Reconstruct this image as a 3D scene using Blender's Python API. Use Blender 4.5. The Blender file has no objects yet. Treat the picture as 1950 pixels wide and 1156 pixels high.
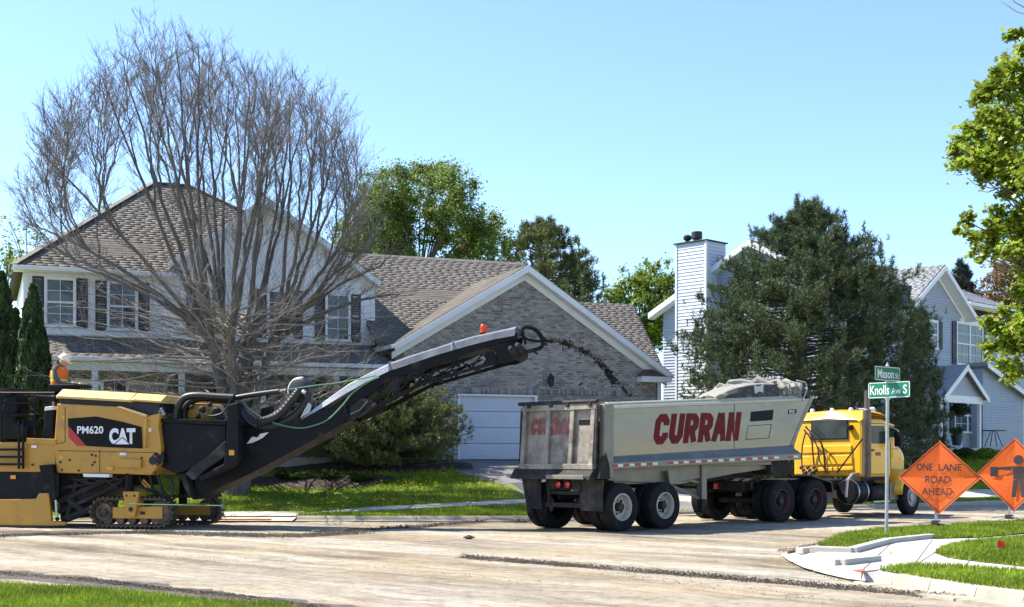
import bpy, bmesh, math, random
import numpy as np
from mathutils import Vector, Matrix
random.seed(7); RNG=np.random.default_rng(7)
S=bpy.context.scene; COL=S.collection
R=math.radians
# ---------------------------------------------------------------- camera, sky, sun
cam=bpy.data.cameras.new('camera'); co=bpy.data.objects.new('camera',cam); COL.objects.link(co)
co.location=(0,0,1.6); co.rotation_euler=(R(90),0,0)
cam.sensor_width=36; cam.lens=36*2500/1950; cam.shift_y=0.1503; cam.clip_start=.1; cam.clip_end=2000
S.camera=co
SUN_AZ=74.; SUN_EL=52.          # degrees left of the view direction, degrees above the horizon
w=bpy.data.worlds.new('World'); S.world=w; w.use_nodes=True
nt=w.node_tree; nt.nodes.clear()
sk=nt.nodes.new('ShaderNodeTexSky'); sk.sky_type='NISHITA'; sk.sun_disc=False
sk.sun_elevation=R(SUN_EL); sk.sun_rotation=R(-SUN_AZ); sk.altitude=200; sk.air_density=1.0; sk.dust_density=.6; sk.ozone_density=1.6
bg=nt.nodes.new('ShaderNodeBackground'); bg.inputs['Strength'].default_value=.13
ow=nt.nodes.new('ShaderNodeOutputWorld')
tint=nt.nodes.new('ShaderNodeMix'); tint.data_type='RGBA'; tint.blend_type='MULTIPLY'; tint.inputs[0].default_value=1; tint.inputs[7].default_value=(.80,.905,1.05,1)
nt.links.new(sk.outputs[0],tint.inputs[6]); nt.links.new(tint.outputs[2],bg.inputs[0]); nt.links.new(bg.outputs[0],ow.inputs[0])
sl=bpy.data.lights.new('sun','SUN'); sl.energy=5.0; sl.angle=R(.55); sl.color=(1,.93,.80)
so=bpy.data.objects.new('sun',sl); COL.objects.link(so); so.location=(-30,20,40)
az,el=R(SUN_AZ),R(SUN_EL)
sd=Vector((-math.sin(az)*math.cos(el),math.cos(az)*math.cos(el),math.sin(el)))
so.rotation_euler=sd.to_track_quat('Z','Y').to_euler()
S.view_settings.view_transform='Standard'; S.view_settings.look='None'
S.view_settings.exposure=1.16; S.view_settings.gamma=1; S.view_settings.use_curve_mapping=False
S.cycles.max_bounces=6; S.cycles.transparent_max_bounces=12
# ---------------------------------------------------------------- from the photograph's measures to metres
F=2500.;HX=975.;HY=871.;CH=1.6
def P(px,py,Y): return Vector(((px-HX)*Y/F,Y,CH-(py-HY)*Y/F))
def G(px,py,z=0.):
    Y=F*(CH-z)/(py-HY); return Vector(((px-HX)*Y/F,Y,z))
class Frame:
    def __init__(s,o,deg):
        s.o=Vector(o); s.deg=deg; a=R(deg); s.c=math.cos(a); s.s=math.sin(a)
    def rot(s,d): return Vector((s.c*d[0]+s.s*d[1],-s.s*d[0]+s.c*d[1],d[2]))
    def w2l(s,p): return s.rot(Vector(p)-s.o)
    def l2w(s,p): return Vector((s.o[0]+s.c*p[0]-s.s*p[1],s.o[1]+s.s*p[0]+s.c*p[1],s.o[2]+p[2]))
    def hit(s,px,py,ax,c):
        a=s.w2l((0,0,CH)); d=s.rot(((px-HX)/F,1,-(py-HY)/F)); return a+d*((c-a[ax])/d[ax])
    def hy(s,px,py,c): h=s.hit(px,py,1,c); return (h.x,h.z)
    def hx(s,px,py,c): h=s.hit(px,py,0,c); return (h.y,h.z)
    def ys(s,pts,c): return [s.hy(*p,c) for p in pts]
def frame_at(lp,wp,deg):
    a=R(deg);c,q=math.cos(a),math.sin(a)
    return Frame((wp[0]-c*lp[0]+q*lp[1],wp[1]-q*lp[0]-c*lp[1],wp[2]-lp[2]),deg)
# ---------------------------------------------------------------- mesh building
class MB:
    def __init__(s): s.v=[];s.f=[];s.m=[]
    def add(s,vs,fs,m=0):
        b=len(s.v); s.v+=[tuple(v) for v in vs]; s.f+=[tuple(i+b for i in f) for f in fs]; s.m+=[m]*len(fs); return s
    def box(s,x0,x1,y0,y1,z0,z1,m=0,M=None):
        vs=[(x,y,z) for z in(z0,z1) for y in(y0,y1) for x in(x0,x1)]
        if M is not None: vs=[M@Vector(v) for v in vs]
        return s.add(vs,[(0,2,3,1),(4,5,7,6),(0,1,5,4),(2,6,7,3),(0,4,6,2),(1,3,7,5)],m)
    def prism(s,poly,c0,c1,ax='y',m=0):
        f={'y':lambda a,b,c:(a,c,b),'x':lambda a,b,c:(c,a,b),'z':lambda a,b,c:(a,b,c)}[ax]
        n=len(poly); vs=[f(a,b,c0) for a,b in poly]+[f(a,b,c1) for a,b in poly]
        fs=[tuple(range(n)),tuple(range(2*n-1,n-1,-1))]+[(i,n+i,n+(i+1)%n,(i+1)%n) for i in range(n)]
        return s.add(vs,fs,m)
    def bar(s,p,q,w,h=None,m=0,up=(0,0,1)):
        h=h or w; p=Vector(p);q=Vector(q);d=(q-p).normalized(); u=Vector(up)
        if abs(d.dot(u))>.98: u=Vector((0,1,0))
        a=d.cross(u).normalized()*w/2; b=a.cross(d).normalized()*h/2
        vs=[p-a-b,p+a-b,p+a+b,p-a+b,q-a-b,q+a-b,q+a+b,q-a+b]
        return s.add(vs,[(3,2,1,0),(4,5,6,7),(0,1,5,4),(1,2,6,5),(2,3,7,6),(3,0,4,7)],m)
    def tube(s,pts,rs,n=8,m=0,cap=True):
        pts=[Vector(p) for p in pts]; k=len(pts)
        if not hasattr(rs,'__len__'): rs=[rs]*k
        vs=[];fs=[];prev=None
        for i in range(k):
            d=(pts[min(i+1,k-1)]-pts[max(i-1,0)])
            if d.length<1e-9: d=Vector((0,0,1))
            d.normalize()
            if prev is None: a=d.orthogonal().normalized()
            else:
                a=prev-d*prev.dot(d)
                a=a.normalized() if a.length>1e-6 else d.orthogonal().normalized()
            prev=a; b=d.cross(a)
            for j in range(n):
                t=2*math.pi*j/n; vs.append(pts[i]+(a*math.cos(t)+b*math.sin(t))*rs[i])
        for i in range(k-1):
            for j in range(n): fs.append((i*n+j,i*n+(j+1)%n,(i+1)*n+(j+1)%n,(i+1)*n+j))
        if cap: fs+= [tuple(range(n-1,-1,-1)),tuple(range((k-1)*n,k*n))]
        return s.add(vs,fs,m)
    def lathe(s,prof,c=(0,0,0),ax=(0,1,0),n=28,m=0,close=False):
        c=Vector(c);ax=Vector(ax).normalized();a=ax.orthogonal().normalized();b=ax.cross(a);k=len(prof);vs=[];fs=[]
        for r,h in prof:
            for j in range(n):
                t=2*math.pi*j/n; vs.append(c+ax*h+(a*math.cos(t)+b*math.sin(t))*r)
        for i in range(k if close else k-1):
            i2=(i+1)%k
            for j in range(n): fs.append((i*n+j,i*n+(j+1)%n,i2*n+(j+1)%n,i2*n+j))
        return s.add(vs,fs,m)
    def disc(s,r,c,ax,n=20,m=0,t=.01): return s.lathe([(1e-4,-t/2),(r,-t/2),(r,t/2),(1e-4,t/2)],c,ax,n,m)
    def ball(s,c,r,n=10,k=7,m=0,sq=(1,1,1)):
        vs=[];fs=[]
        for i in range(k+1):
            p=math.pi*i/k
            for j in range(n):
                t=2*math.pi*j/n; vs.append((c[0]+r*sq[0]*math.sin(p)*math.cos(t),c[1]+r*sq[1]*math.sin(p)*math.sin(t),c[2]+r*sq[2]*math.cos(p)))
        for i in range(k):
            for j in range(n): fs.append((i*n+j,(i+1)*n+j,(i+1)*n+(j+1)%n,i*n+(j+1)%n))
        return s.add(vs,fs,m)
    def mesh(s,name,mats,smooth=False):
        me=bpy.data.meshes.new(name); me.from_pydata(s.v,[],s.f)
        for m in (mats if isinstance(mats,(list,tuple)) else [mats]): me.materials.append(m)
        if any(s.m): me.polygons.foreach_set('material_index',s.m)
        if smooth: me.polygons.foreach_set('use_smooth',[True]*len(s.f))
        bm=bmesh.new(); bm.from_mesh(me); bmesh.ops.recalc_face_normals(bm,faces=bm.faces); bm.to_mesh(me); bm.free()
        me.update(); return me
def link(name,data,parent=None,loc=None):
    o=bpy.data.objects.new(name,data); COL.objects.link(o)
    if parent is not None: o.parent=parent
    if loc is not None: o.location=loc
    return o
def obj(name,mb,mat,parent=None,smooth=False,bevel=0,loc=None):
    o=link(name,mb.mesh(name,mat,smooth),parent,loc)
    if bevel:
        b=o.modifiers.new('bevel','BEVEL'); b.width=bevel; b.segments=2; b.limit_method='ANGLE'; b.angle_limit=R(40)
    if smooth:
        e=o.modifiers.new('split','EDGE_SPLIT'); e.split_angle=R(42)
    return o
def tag(o,label=None,cat=None,group=None,kind=None):
    if label: o['label']=label
    if cat: o['category']=cat
    if group: o['group']=group
    if kind: o['kind']=kind
    return o
def thing(name,label,cat,loc=(0,0,0),deg=0,group=None):
    o=link(name,None); o.location=loc; o.rotation_euler=(0,0,R(deg)); return tag(o,label,cat,group)
def copy_tree(o,parent=None):
    c=o.copy(); COL.objects.link(c)
    if parent is not None: c.parent=parent
    for ch in list(o.children): copy_tree(ch,c)
    return c
def mesh_np(name,v,f,mat,parent=None,smooth=False):
    v=np.ascontiguousarray(v,dtype=np.float32); f=np.ascontiguousarray(f,dtype=np.int32); k=f.shape[1]
    me=bpy.data.meshes.new(name); me.vertices.add(len(v)); me.vertices.foreach_set('co',v.ravel())
    me.loops.add(f.size); me.loops.foreach_set('vertex_index',f.ravel())
    me.polygons.add(len(f)); me.polygons.foreach_set('loop_start',np.arange(len(f),dtype=np.int32)*k)
    if smooth: me.polygons.foreach_set('use_smooth',np.ones(len(f),dtype=bool))
    me.materials.append(mat); me.update(calc_edges=True); me.validate()
    return link(name,me,parent)
def text_obj(name,body,parent,o,ex,ez,w,h,mat,bold=0.,shear=0.,depth=.004,sx=None):
    """lettering filling a w x h box whose lower left corner is o, along ex and ez"""
    cu=bpy.data.curves.new(name,'FONT'); cu.body=body; cu.offset=bold; cu.shear=shear; cu.resolution_u=3; cu.fill_mode='BOTH'
    t=bpy.data.objects.new(name,cu); COL.objects.link(t)
    dg=bpy.context.evaluated_depsgraph_get(); me=bpy.data.meshes.new_from_object(t.evaluated_get(dg)); bpy.data.objects.remove(t); bpy.data.curves.remove(cu)
    n=len(me.vertices); a=np.empty(n*3,dtype=np.float32); me.vertices.foreach_get('co',a); a=a.reshape(-1,3)
    lo=a.min(0);hi=a.max(0); a=(a-lo)/np.maximum(hi-lo,1e-6)
    ex=Vector(ex).normalized();ez=Vector(ez).normalized();nn=ex.cross(ez)
    out=np.array(o)[None]+a[:,:1]*w*np.array(ex)[None]+a[:,1:2]*h*np.array(ez)[None]+depth*np.array(nn)[None]
    me.vertices.foreach_set('co',out.astype(np.float32).ravel()); me.materials.clear(); me.materials.append(mat); me.update()
    return link(name,me,parent)
# ---------------------------------------------------------------- materials
def rgb(c): return (c[0],c[1],c[2],1.)
def mix(nt,a,b,f,blend='MIX'):
    n=nt.nodes.new('ShaderNodeMix'); n.data_type='RGBA'; n.blend_type=blend
    for s,x in ((0,f),(6,a),(7,b)):
        if hasattr(x,'is_linked') or hasattr(x,'links'): nt.links.new(x,n.inputs[s])
        else: n.inputs[s].default_value=x if s==0 else rgb(x)
    return n.outputs[2]
def ramp(nt,x,stops):
    n=nt.nodes.new('ShaderNodeValToRGB'); e=n.color_ramp.elements
    while len(e)<len(stops): e.new(.5)
    for q,(p,c) in zip(e,stops): q.position=p; q.color=rgb(c) if hasattr(c,'__len__') else (c,c,c,1)
    nt.links.new(x,n.inputs[0]); return n.outputs[0]
def noise(nt,vec,scale,detail=3,rough=.55):
    n=nt.nodes.new('ShaderNodeTexNoise'); n.inputs['Scale'].default_value=scale; n.inputs['Detail'].default_value=detail; n.inputs['Roughness'].default_value=rough
    nt.links.new(vec,n.inputs['Vector']); return n.outputs[0]
def mapping(nt,vec,scale=(1,1,1),rot=(0,0,0),loc=(0,0,0)):
    n=nt.nodes.new('ShaderNodeMapping'); n.inputs['Scale'].default_value=scale; n.inputs['Rotation'].default_value=rot; n.inputs['Location'].default_value=loc
    nt.links.new(vec,n.inputs[0]); return n.outputs[0]
def math_n(nt,op,a,b=None):
    n=nt.nodes.new('ShaderNodeMath'); n.operation=op
    for i,x in enumerate((a,b)):
        if x is None: continue
        if hasattr(x,'links'): nt.links.new(x,n.inputs[i])
        else: n.inputs[i].default_value=x
    return n.outputs[0]
def newmat(name):
    m=bpy.data.materials.new(name); m.use_nodes=True; nt=m.node_tree; b=nt.nodes['Principled BSDF']
    tc=nt.nodes.new('ShaderNodeTexCoord'); return m,nt,b,tc.outputs['Object']
def pm(name,col,rough=.6,metal=0.,var=.12,vs=3.,bump=0.,bs=60.,dirt=None,island=0.,trans=0.,vscale=(1,1,1),spec=.5,coat=0.):
    m,nt,b,vec=newmat(name)
    v=mapping(nt,vec,vscale); n=noise(nt,v,vs,4)
    n=ramp(nt,n,[(.3,0.),(.7,1.)])
    c=mix(nt,[x*(1-var) for x in col],[min(1,x*(1+var)) for x in col],n)
    if island:
        g=nt.nodes.new('ShaderNodeNewGeometry'); oi=nt.nodes.new('ShaderNodeObjectInfo')
        r=math_n(nt,'FRACT',math_n(nt,'ADD',g.outputs['Random Per Island'],oi.outputs['Random']))
        k=math_n(nt,'ADD',math_n(nt,'MULTIPLY',r,2*island),1-island)
        hs=nt.nodes.new('ShaderNodeHueSaturation'); nt.links.new(c,hs.inputs['Color']); nt.links.new(k,hs.inputs['Value'])
        r2=math_n(nt,'FRACT',math_n(nt,'MULTIPLY',r,7.31)); nt.links.new(math_n(nt,'ADD',math_n(nt,'MULTIPLY',r2,.05*min(1,island*3)),.5-.025*min(1,island*3)),hs.inputs['Hue'])
        c=hs.outputs[0]
    if dirt:
        for dc,amt,dsc in ([dirt] if not isinstance(dirt,list) else dirt):
            d=noise(nt,vec,dsc,6,.65); d=ramp(nt,d,[(.62-amt*.5,0.),(.78-amt*.3,1.)]); c=mix(nt,c,dc,math_n(nt,'MULTIPLY',d,.8))
    nt.links.new(c,b.inputs['Base Color'])
    b.inputs['Roughness'].default_value=rough; b.inputs['Metallic'].default_value=metal; b.inputs['Specular IOR Level'].default_value=spec
    if coat: b.inputs['Coat Weight'].default_value=coat; b.inputs['Coat Roughness'].default_value=.1
    if bump:
        bn=nt.nodes.new('ShaderNodeBump'); bn.inputs['Strength'].default_value=bump; bn.inputs['Distance'].default_value=.02
        nt.links.new(noise(nt,vec,bs,4),bn.inputs['Height']); nt.links.new(bn.outputs[0],b.inputs['Normal'])
    if trans:
        tr=nt.nodes.new('ShaderNodeBsdfTranslucent'); nt.links.new(c,tr.inputs[0]); mx=nt.nodes.new('ShaderNodeMixShader'); mx.inputs[0].default_value=trans
        out=nt.nodes['Material Output']; nt.links.new(b.outputs[0],mx.inputs[1]); nt.links.new(tr.outputs[0],mx.inputs[2]); nt.links.new(mx.outputs[0],out.inputs[0])
    return m
DUST=(.30,.25,.19)
MT=dict(
 concrete=pm('concrete',(.44,.415,.365),.85,bump=.25,bs=40,var=.1,vs=2,dirt=((.24,.20,.15),.24,2)),
 kerb=pm('kerb_concrete',(.36,.32,.25),.85,bump=.25,bs=40,var=.12,vs=2,island=.06,dirt=((.2,.17,.13),.16,2.5)),
 redplate=pm('red_plate',(.42,.10,.07),.7,bump=.3,bs=80),
 drive=pm('driveway_asphalt',(.17,.165,.16),.9,bump=.4,bs=120,var=.15,vs=1.2),
 soil=pm('soil',(.05,.038,.027),.95,bump=.8,bs=50,var=.4,vs=5),
 lawn=pm('lawn_ground',(.15,.20,.024),.95,bump=.6,bs=60,var=.45,vs=1.3),
 grass=pm('grass_blades',(.19,.265,.02),.6,var=.42,vs=.9,island=.3,trans=.35,spec=.25),
 grassfar=pm('far_grass_blades',(.27,.35,.026),.6,var=.40,vs=.7,island=.25,trans=.45,spec=.2),
 brick=pm('brick_face',(.285,.265,.243),.85,var=.15,vs=6,island=.42,bump=.3,bs=90),
 mortar=pm('mortar',(.50,.48,.455),.95,bump=.2,bs=90),
 siding=pm('white_siding',(.76,.78,.81),.55,var=.04,vs=1.5,island=.03),
 siding2=pm('bluegrey_siding',(.33,.375,.45),.55,var=.05,vs=1.5,island=.04),
 chim=pm('chimney_siding',(.60,.64,.70),.5,var=.04,vs=1.5,island=.03),
 trim=pm('trim_paint',(.72,.75,.77),.5,var=.05,vs=2),
 shingle=pm('brown_shingle',(.148,.131,.112),.9,var=.2,vs=1,island=.13,bump=.3,bs=120),
 shingle2=pm('grey_shingle',(.225,.235,.25),.9,var=.12,vs=1,island=.12,bump=.3,bs=120),
 under=pm('roof_underlay',(.10,.08,.065),.9),
 shutter=pm('navy_shutter',(.014,.018,.032),.5),
 garage=pm('garage_door_paint',(.50,.56,.66),.5,var=.03,vs=1.5),
 dark=pm('dark_interior',(.02,.022,.025),.7),
 lamp=pm('dark_lantern',(.02,.02,.02),.5),
 bark=pm('grey_bark',(.125,.112,.10),.95,var=.3,vs=6,bump=.8,bs=30,vscale=(1,1,.3)),
 twig=pm('pale_twigs',(.150,.140,.134),.9,var=.3,vs=1.5,island=.3),
 lowtwig=pm('sunlit_low_twigs',(.24,.21,.185),.9,var=.3,vs=1.5),
 pine=pm('pine_needles',(.078,.110,.047),.6,var=.3,vs=.9,island=.4,spec=.3,trans=.15),
 pine2=pm('mugo_needles',(.135,.155,.045),.6,var=.3,vs=.9,island=.4,spec=.3,trans=.15),
 cedar=pm('cedar_sprays',(.035,.062,.018),.65,var=.3,vs=1.5,island=.45,trans=.15,spec=.3),
 spruce=pm('spruce_needles',(.055,.068,.058),.7,var=.3,vs=.9,island=.35,spec=.3),
 leaf=pm('green_leaves',(.155,.22,.045),.5,var=.3,vs=.7,island=.4,trans=.4,spec=.35),
 leafy=pm('yellow_green_leaves',(.15,.22,.022),.5,var=.25,vs=.7,island=.35,trans=.42,spec=.35),
 maple=pm('maple_leaves',(.25,.33,.035),.45,var=.3,vs=.9,island=.45,trans=.5,spec=.4),
 rust=pm('russet_leaves',(.20,.12,.055),.6,var=.3,vs=.8,island=.4,trans=.3),
 shrub=pm('shrub_leaves',(.06,.105,.025),.5,var=.3,vs=2,island=.4,trans=.25),
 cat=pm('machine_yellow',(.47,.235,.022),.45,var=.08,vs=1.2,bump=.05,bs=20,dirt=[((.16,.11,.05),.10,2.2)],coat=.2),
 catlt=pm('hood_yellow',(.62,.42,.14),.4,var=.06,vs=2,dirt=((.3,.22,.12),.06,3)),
 black=pm('black_steel',(.005,.005,.006),.6,var=.3,vs=3,spec=.2,dirt=((.05,.043,.037),.16,2.2)),
 panel=pm('charcoal_panel',(.006,.0065,.0085),.55,var=.2,vs=2,spec=.2,dirt=((.045,.04,.036),.10,1.8)),
 dusty=pm('dusty_black_steel',(.025,.023,.022),.75,var=.3,vs=3,spec=.3,dirt=((.10,.085,.068),.2,2.5)),
 hose=pm('black_rubber_hose',(.010,.0105,.012),.45,var=.2,vs=4),
 rubber=pm('tyre_rubber',(.013,.013,.0135),.85,var=.25,vs=4,spec=.25,dirt=((.06,.052,.044),.14,4)),
 silverg=pm('grey_cover',(.17,.175,.185),.45,.3,var=.25,vs=2.5,bump=.6,bs=5,dirt=((.06,.06,.06),.12,3)),
 silver=pm('silver_cover',(.40,.41,.425),.38,.35,var=.12,vs=2.5,bump=.5,bs=5,dirt=((.25,.24,.23),.06,3)),
 steel=pm('bare_steel',(.42,.42,.42),.35,.9,var=.15,vs=8),
 track=pm('track_steel',(.07,.054,.038),.7,.2,var=.3,vs=6,dirt=((.24,.17,.10),.25,5)),
 sticker=pm('sticker_black',(.005,.005,.006),.5,var=.02,spec=.15),
 white=pm('white_print',(.75,.75,.75),.5,var=.03),
 red=pm('red_print',(.42,.02,.025),.5,var=.05),
 amber=pm('amber_lens',(.75,.30,.02),.25),
 beacon=pm('orange_beacon',(.85,.10,.015),.2,coat=.5,trans=.3),
 rope=pm('green_rope',(.10,.22,.13),.8,var=.2,vs=20),
 alu=pm('trailer_aluminium',(.225,.208,.178),.27,.65,var=.16,vs=1.2,bump=.16,bs=1.6,vscale=(.35,1,1.6),dirt=((.30,.27,.23),.10,1.6)),
 aluR=pm('tailgate_metal',(.27,.24,.195),.62,.15,var=.35,vs=3,bump=.2,bs=9,dirt=[((.085,.068,.052),.32,1.9),((.45,.42,.38),.12,5)]),
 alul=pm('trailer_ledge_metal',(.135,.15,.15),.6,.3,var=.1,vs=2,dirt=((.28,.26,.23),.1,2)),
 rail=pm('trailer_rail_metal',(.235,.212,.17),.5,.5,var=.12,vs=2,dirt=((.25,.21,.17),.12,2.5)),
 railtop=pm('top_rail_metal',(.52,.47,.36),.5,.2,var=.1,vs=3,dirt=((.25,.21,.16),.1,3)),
 frame=pm('chassis_steel',(.022,.021,.02),.75,var=.3,vs=3,spec=.3,dirt=((.09,.077,.062),.2,3)),
 flap=pm('mudflap_rubber',(.02,.02,.02),.8,var=.3,vs=2,spec=.25,dirt=((.085,.072,.058),.25,2.2)),
 curran=pm('dark_red_print',(.15,.008,.012),.6,var=.25,vs=5,spec=.15),
 curran2=pm('worn_red_print',(.23,.06,.05),.7,var=.35,vs=6,dirt=((.25,.20,.17),.30,5)),
 boxblk=pm('black_print',(.007,.007,.009),.6,var=.05,spec=.15),
 tapered=pm('red_tape',(.35,.03,.03),.35,var=.1,vs=9),
 tapewh=pm('white_tape',(.72,.70,.66),.35,var=.1,vs=9),
 rim=pm('cream_rim',(.58,.53,.44),.5,.15,var=.12,vs=6,dirt=((.22,.17,.13),.2,6)),
 rimred=pm('dark_red_rim',(.09,.035,.035),.7,var=.3,vs=6,dirt=((.07,.06,.05),.3,5)),
 rimgrey=pm('grey_rim',(.28,.27,.26),.45,.5,var=.2,vs=6,dirt=((.15,.12,.1),.2,6)),
 tarp=pm('grey_tarp',(.22,.212,.19),.8,var=.25,vs=4,bump=.9,bs=7,dirt=((.14,.13,.115),.25,3)),
 tarpd=pm('dark_tarp_end',(.05,.048,.045),.85,var=.35,vs=5,bump=.9,bs=7,dirt=((.22,.21,.19),.2,4)),
 redlens=pm('red_lens',(.62,.02,.02),.2,coat=.5),
 yel=pm('truck_yellow',(.80,.43,.012),.35,var=.05,vs=2,coat=.5,dirt=((.40,.24,.05),.05,3)),
 orange=pm('orange_fabric',(1.0,.165,.02),.6,var=.06,vs=4,bump=.35,bs=5,trans=.35),
 ink=pm('sign_ink',(.04,.03,.03),.6,var=.1),
 brace=pm('sign_brace',(.55,.12,.03),.5),
 green=pm('sign_green',(.0,.17,.085),.4,var=.04),
 post=pm('galvanised_post',(.40,.41,.41),.45,.6,var=.15,vs=8,bump=.2,bs=60),
 chunk=pm('asphalt_chunks',(.028,.025,.022),.9,var=.4,vs=5,island=.5,bump=.4,bs=60),
 rubble=pm('milled_rubble',(.115,.096,.076),.95,var=.35,vs=3,island=.6,bump=.4,bs=80),
 rubblel=pm('pale_rubble',(.33,.28,.22),.95,var=.35,vs=3,island=.5,bump=.4,bs=80),
 skin=pm('skin',(.45,.26,.18),.5,var=.05),
 hat=pm('hard_hat_shell',(.72,.66,.52),.35,var=.12,vs=9,dirt=((.3,.26,.2),.15,12)),
 vest=pm('orange_vest',(.85,.19,.03),.7,var=.08,vs=8,trans=.2),
 lime=pm('lime_stripe',(.62,.72,.10),.6,var=.05),
 hood=pm('brown_hoodie',(.10,.08,.068),.9,var=.2,vs=8),
 jeans=pm('dark_trousers',(.03,.035,.05),.9),
 hair=pm('dark_hair',(.02,.016,.013),.8),
 flagm=pm('orange_flag',(.85,.07,.015),.6,trans=.3),
 brown=pm('brown_form_board',(.16,.09,.055),.8,var=.2,vs=8),
 darkkerb=pm('grey_kerb_block',(.42,.40,.36),.85,bump=.2,bs=40,var=.1),  # own grey concrete of the kerb returns
 flower=pm('pale_flowers',(.7,.66,.7),.6),
 pot=pm('dark_pot',(.03,.03,.04),.5),
)
def glass_mat(name,col,rough=.06):
    m,nt,b,vec=newmat(name)
    n=ramp(nt,noise(nt,vec,2.2,3),[(.35,0.),(.65,1.)]); c=mix(nt,[x*.6 for x in col],[x*1.3 for x in col],n)
    nt.links.new(c,b.inputs['Base Color']); b.inputs['Roughness'].default_value=rough; b.inputs['Specular IOR Level'].default_value=.55
    b.inputs['Coat Weight'].default_value=.0; b.inputs['Coat Roughness'].default_value=.03
    return m
MT['glass']=glass_mat('window_glass',(.06,.075,.085)); MT['curtain']=glass_mat('curtained_glass',(.075,.085,.088)); MT['cabglass']=glass_mat('cab_glass',(.03,.042,.045))
for k_ in ('cabglass',): q_=MT[k_].node_tree.nodes['Principled BSDF'];q_.inputs['Specular IOR Level'].default_value=.3;q_.inputs['Coat Weight'].default_value=.0;q_.inputs['Roughness'].default_value=.15
MT['stack']=pm('weathered_stack_steel',(.17,.145,.12),.5,.5,var=.3,vs=5,dirt=((.08,.06,.045),.25,3),vscale=(1,1,.3))

# warm ground reflection put into the colour of the trailer sheets' lower half
def ground_reflection(m,col,z0,z1,amt):
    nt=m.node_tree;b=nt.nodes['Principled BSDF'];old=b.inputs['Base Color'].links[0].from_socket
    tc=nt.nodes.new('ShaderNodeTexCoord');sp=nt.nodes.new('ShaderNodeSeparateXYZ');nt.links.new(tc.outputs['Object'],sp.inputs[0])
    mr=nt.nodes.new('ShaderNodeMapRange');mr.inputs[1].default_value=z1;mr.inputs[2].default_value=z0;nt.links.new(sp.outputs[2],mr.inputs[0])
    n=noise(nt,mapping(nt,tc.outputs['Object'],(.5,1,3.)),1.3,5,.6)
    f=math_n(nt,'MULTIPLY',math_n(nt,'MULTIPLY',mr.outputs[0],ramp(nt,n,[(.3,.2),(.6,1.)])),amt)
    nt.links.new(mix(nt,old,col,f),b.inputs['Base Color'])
ground_reflection(MT['alu'],(.34,.25,.14),1.6,2.4,.6)
# ================================================================ THE SETTING
def ss(x): x=np.clip(x,0,1); return x*x*(3-2*x)
def kerbY(X): return np.where(np.asarray(X)<=.5,33.2,33.2+.75*(np.asarray(X)-.5))
def terrain(X,Y):
    X=np.asarray(X,dtype=float);Y=np.asarray(Y,dtype=float)
    d=(Y-kerbY(X))*np.where(X<.5,1,.8); amp=1.42+.5*ss((X-6)/8)
    z=.10+amp*ss((d-1.6)/8.2)+.04*np.sin(X*.7+Y*.4)*ss((d-2)/4)
    return np.where(d<0,.10,z)
def tz(X,Y): return float(terrain(X,Y))
def TP(px,py):
    """point of the lawn seen at a measured place"""
    Y=33.
    for _ in range(6000):
        p=P(px,py,Y)
        if p.z<=tz(p.x,Y): return Vector((p.x,Y,tz(p.x,Y)))
        Y+=.02
    return P(px,py,60)
# ground: one sheet to the horizon
g=MB(); g.add([(-600,-100,-.06),(600,-100,-.06),(600,900,-.06),(-600,900,-.06)],[(0,1,2,3)])
tag(obj('ground',g,MT['lawn']),'dull green ground running out to the horizon',kind='structure')
# milled road
m,nt,b,vec=newmat('milled_road')
v1=mapping(nt,vec,rot=(0,0,R(43)))
wp=nt.nodes.new('ShaderNodeTexNoise');wp.inputs['Scale'].default_value=.55;wp.inputs['Detail'].default_value=3;nt.links.new(vec,wp.inputs['Vector'])
wv=nt.nodes.new('ShaderNodeVectorMath');wv.operation='MULTIPLY_ADD';nt.links.new(wp.outputs['Color'],wv.inputs[0]);wv.inputs[1].default_value=(.9,.9,0);nt.links.new(v1,wv.inputs[2]);v1=wv.outputs[0]
st=noise(nt,mapping(nt,v1,(.17,1.3,1)),1.,8,.68)
st2=noise(nt,mapping(nt,v1,(.035,.55,1),loc=(4,2,0)),1.,4,.55)
st3=noise(nt,mapping(nt,v1,(.35,6,1)),1.,3,.5)
st4=noise(nt,mapping(nt,v1,(.03,11,1)),1.,2,.5);pa=noise(nt,vec,.35,4,.6); gr=noise(nt,vec,46.,5,.75); gr2=noise(nt,vec,7.,5,.7)
c=ramp(nt,st,[(.34,(.135,.105,.075)),(.43,(.26,.215,.155)),(.50,(.40,.355,.285)),(.60,(.52,.48,.40))])
c=mix(nt,c,ramp(nt,st2,[(.36,(.12,.10,.08)),(.46,(.34,.285,.205)),(.56,(.54,.50,.42))]),.45)
c=mix(nt,c,(.50,.405,.265),math_n(nt,'MULTIPLY',ramp(nt,pa,[(.45,0.),(.62,1.)]),.5))
c=mix(nt,c,ramp(nt,st3,[(.32,(.42,.38,.34)),(.55,(1.,1.,1.))]),.38,'MULTIPLY')
c=mix(nt,c,ramp(nt,st4,[(.35,(.62,.60,.57)),(.55,(1.,1.,1.))]),.3,'MULTIPLY')
md=noise(nt,vec,1.7,6,.7);c=mix(nt,c,ramp(nt,md,[(.34,(.55,.51,.46)),(.5,(1.,1.,1.))]),.55,'MULTIPLY')
c=mix(nt,c,ramp(nt,gr,[(.3,(.30,.28,.26)),(.52,(1.,1.,1.))]),.8,'MULTIPLY')
c=mix(nt,c,ramp(nt,gr2,[(.32,(.5,.47,.44)),(.5,(1.,1.,1.))]),.65,'MULTIPLY')
nt.links.new(c,b.inputs['Base Color']); b.inputs['Roughness'].default_value=.95; b.inputs['Specular IOR Level'].default_value=.15
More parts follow.
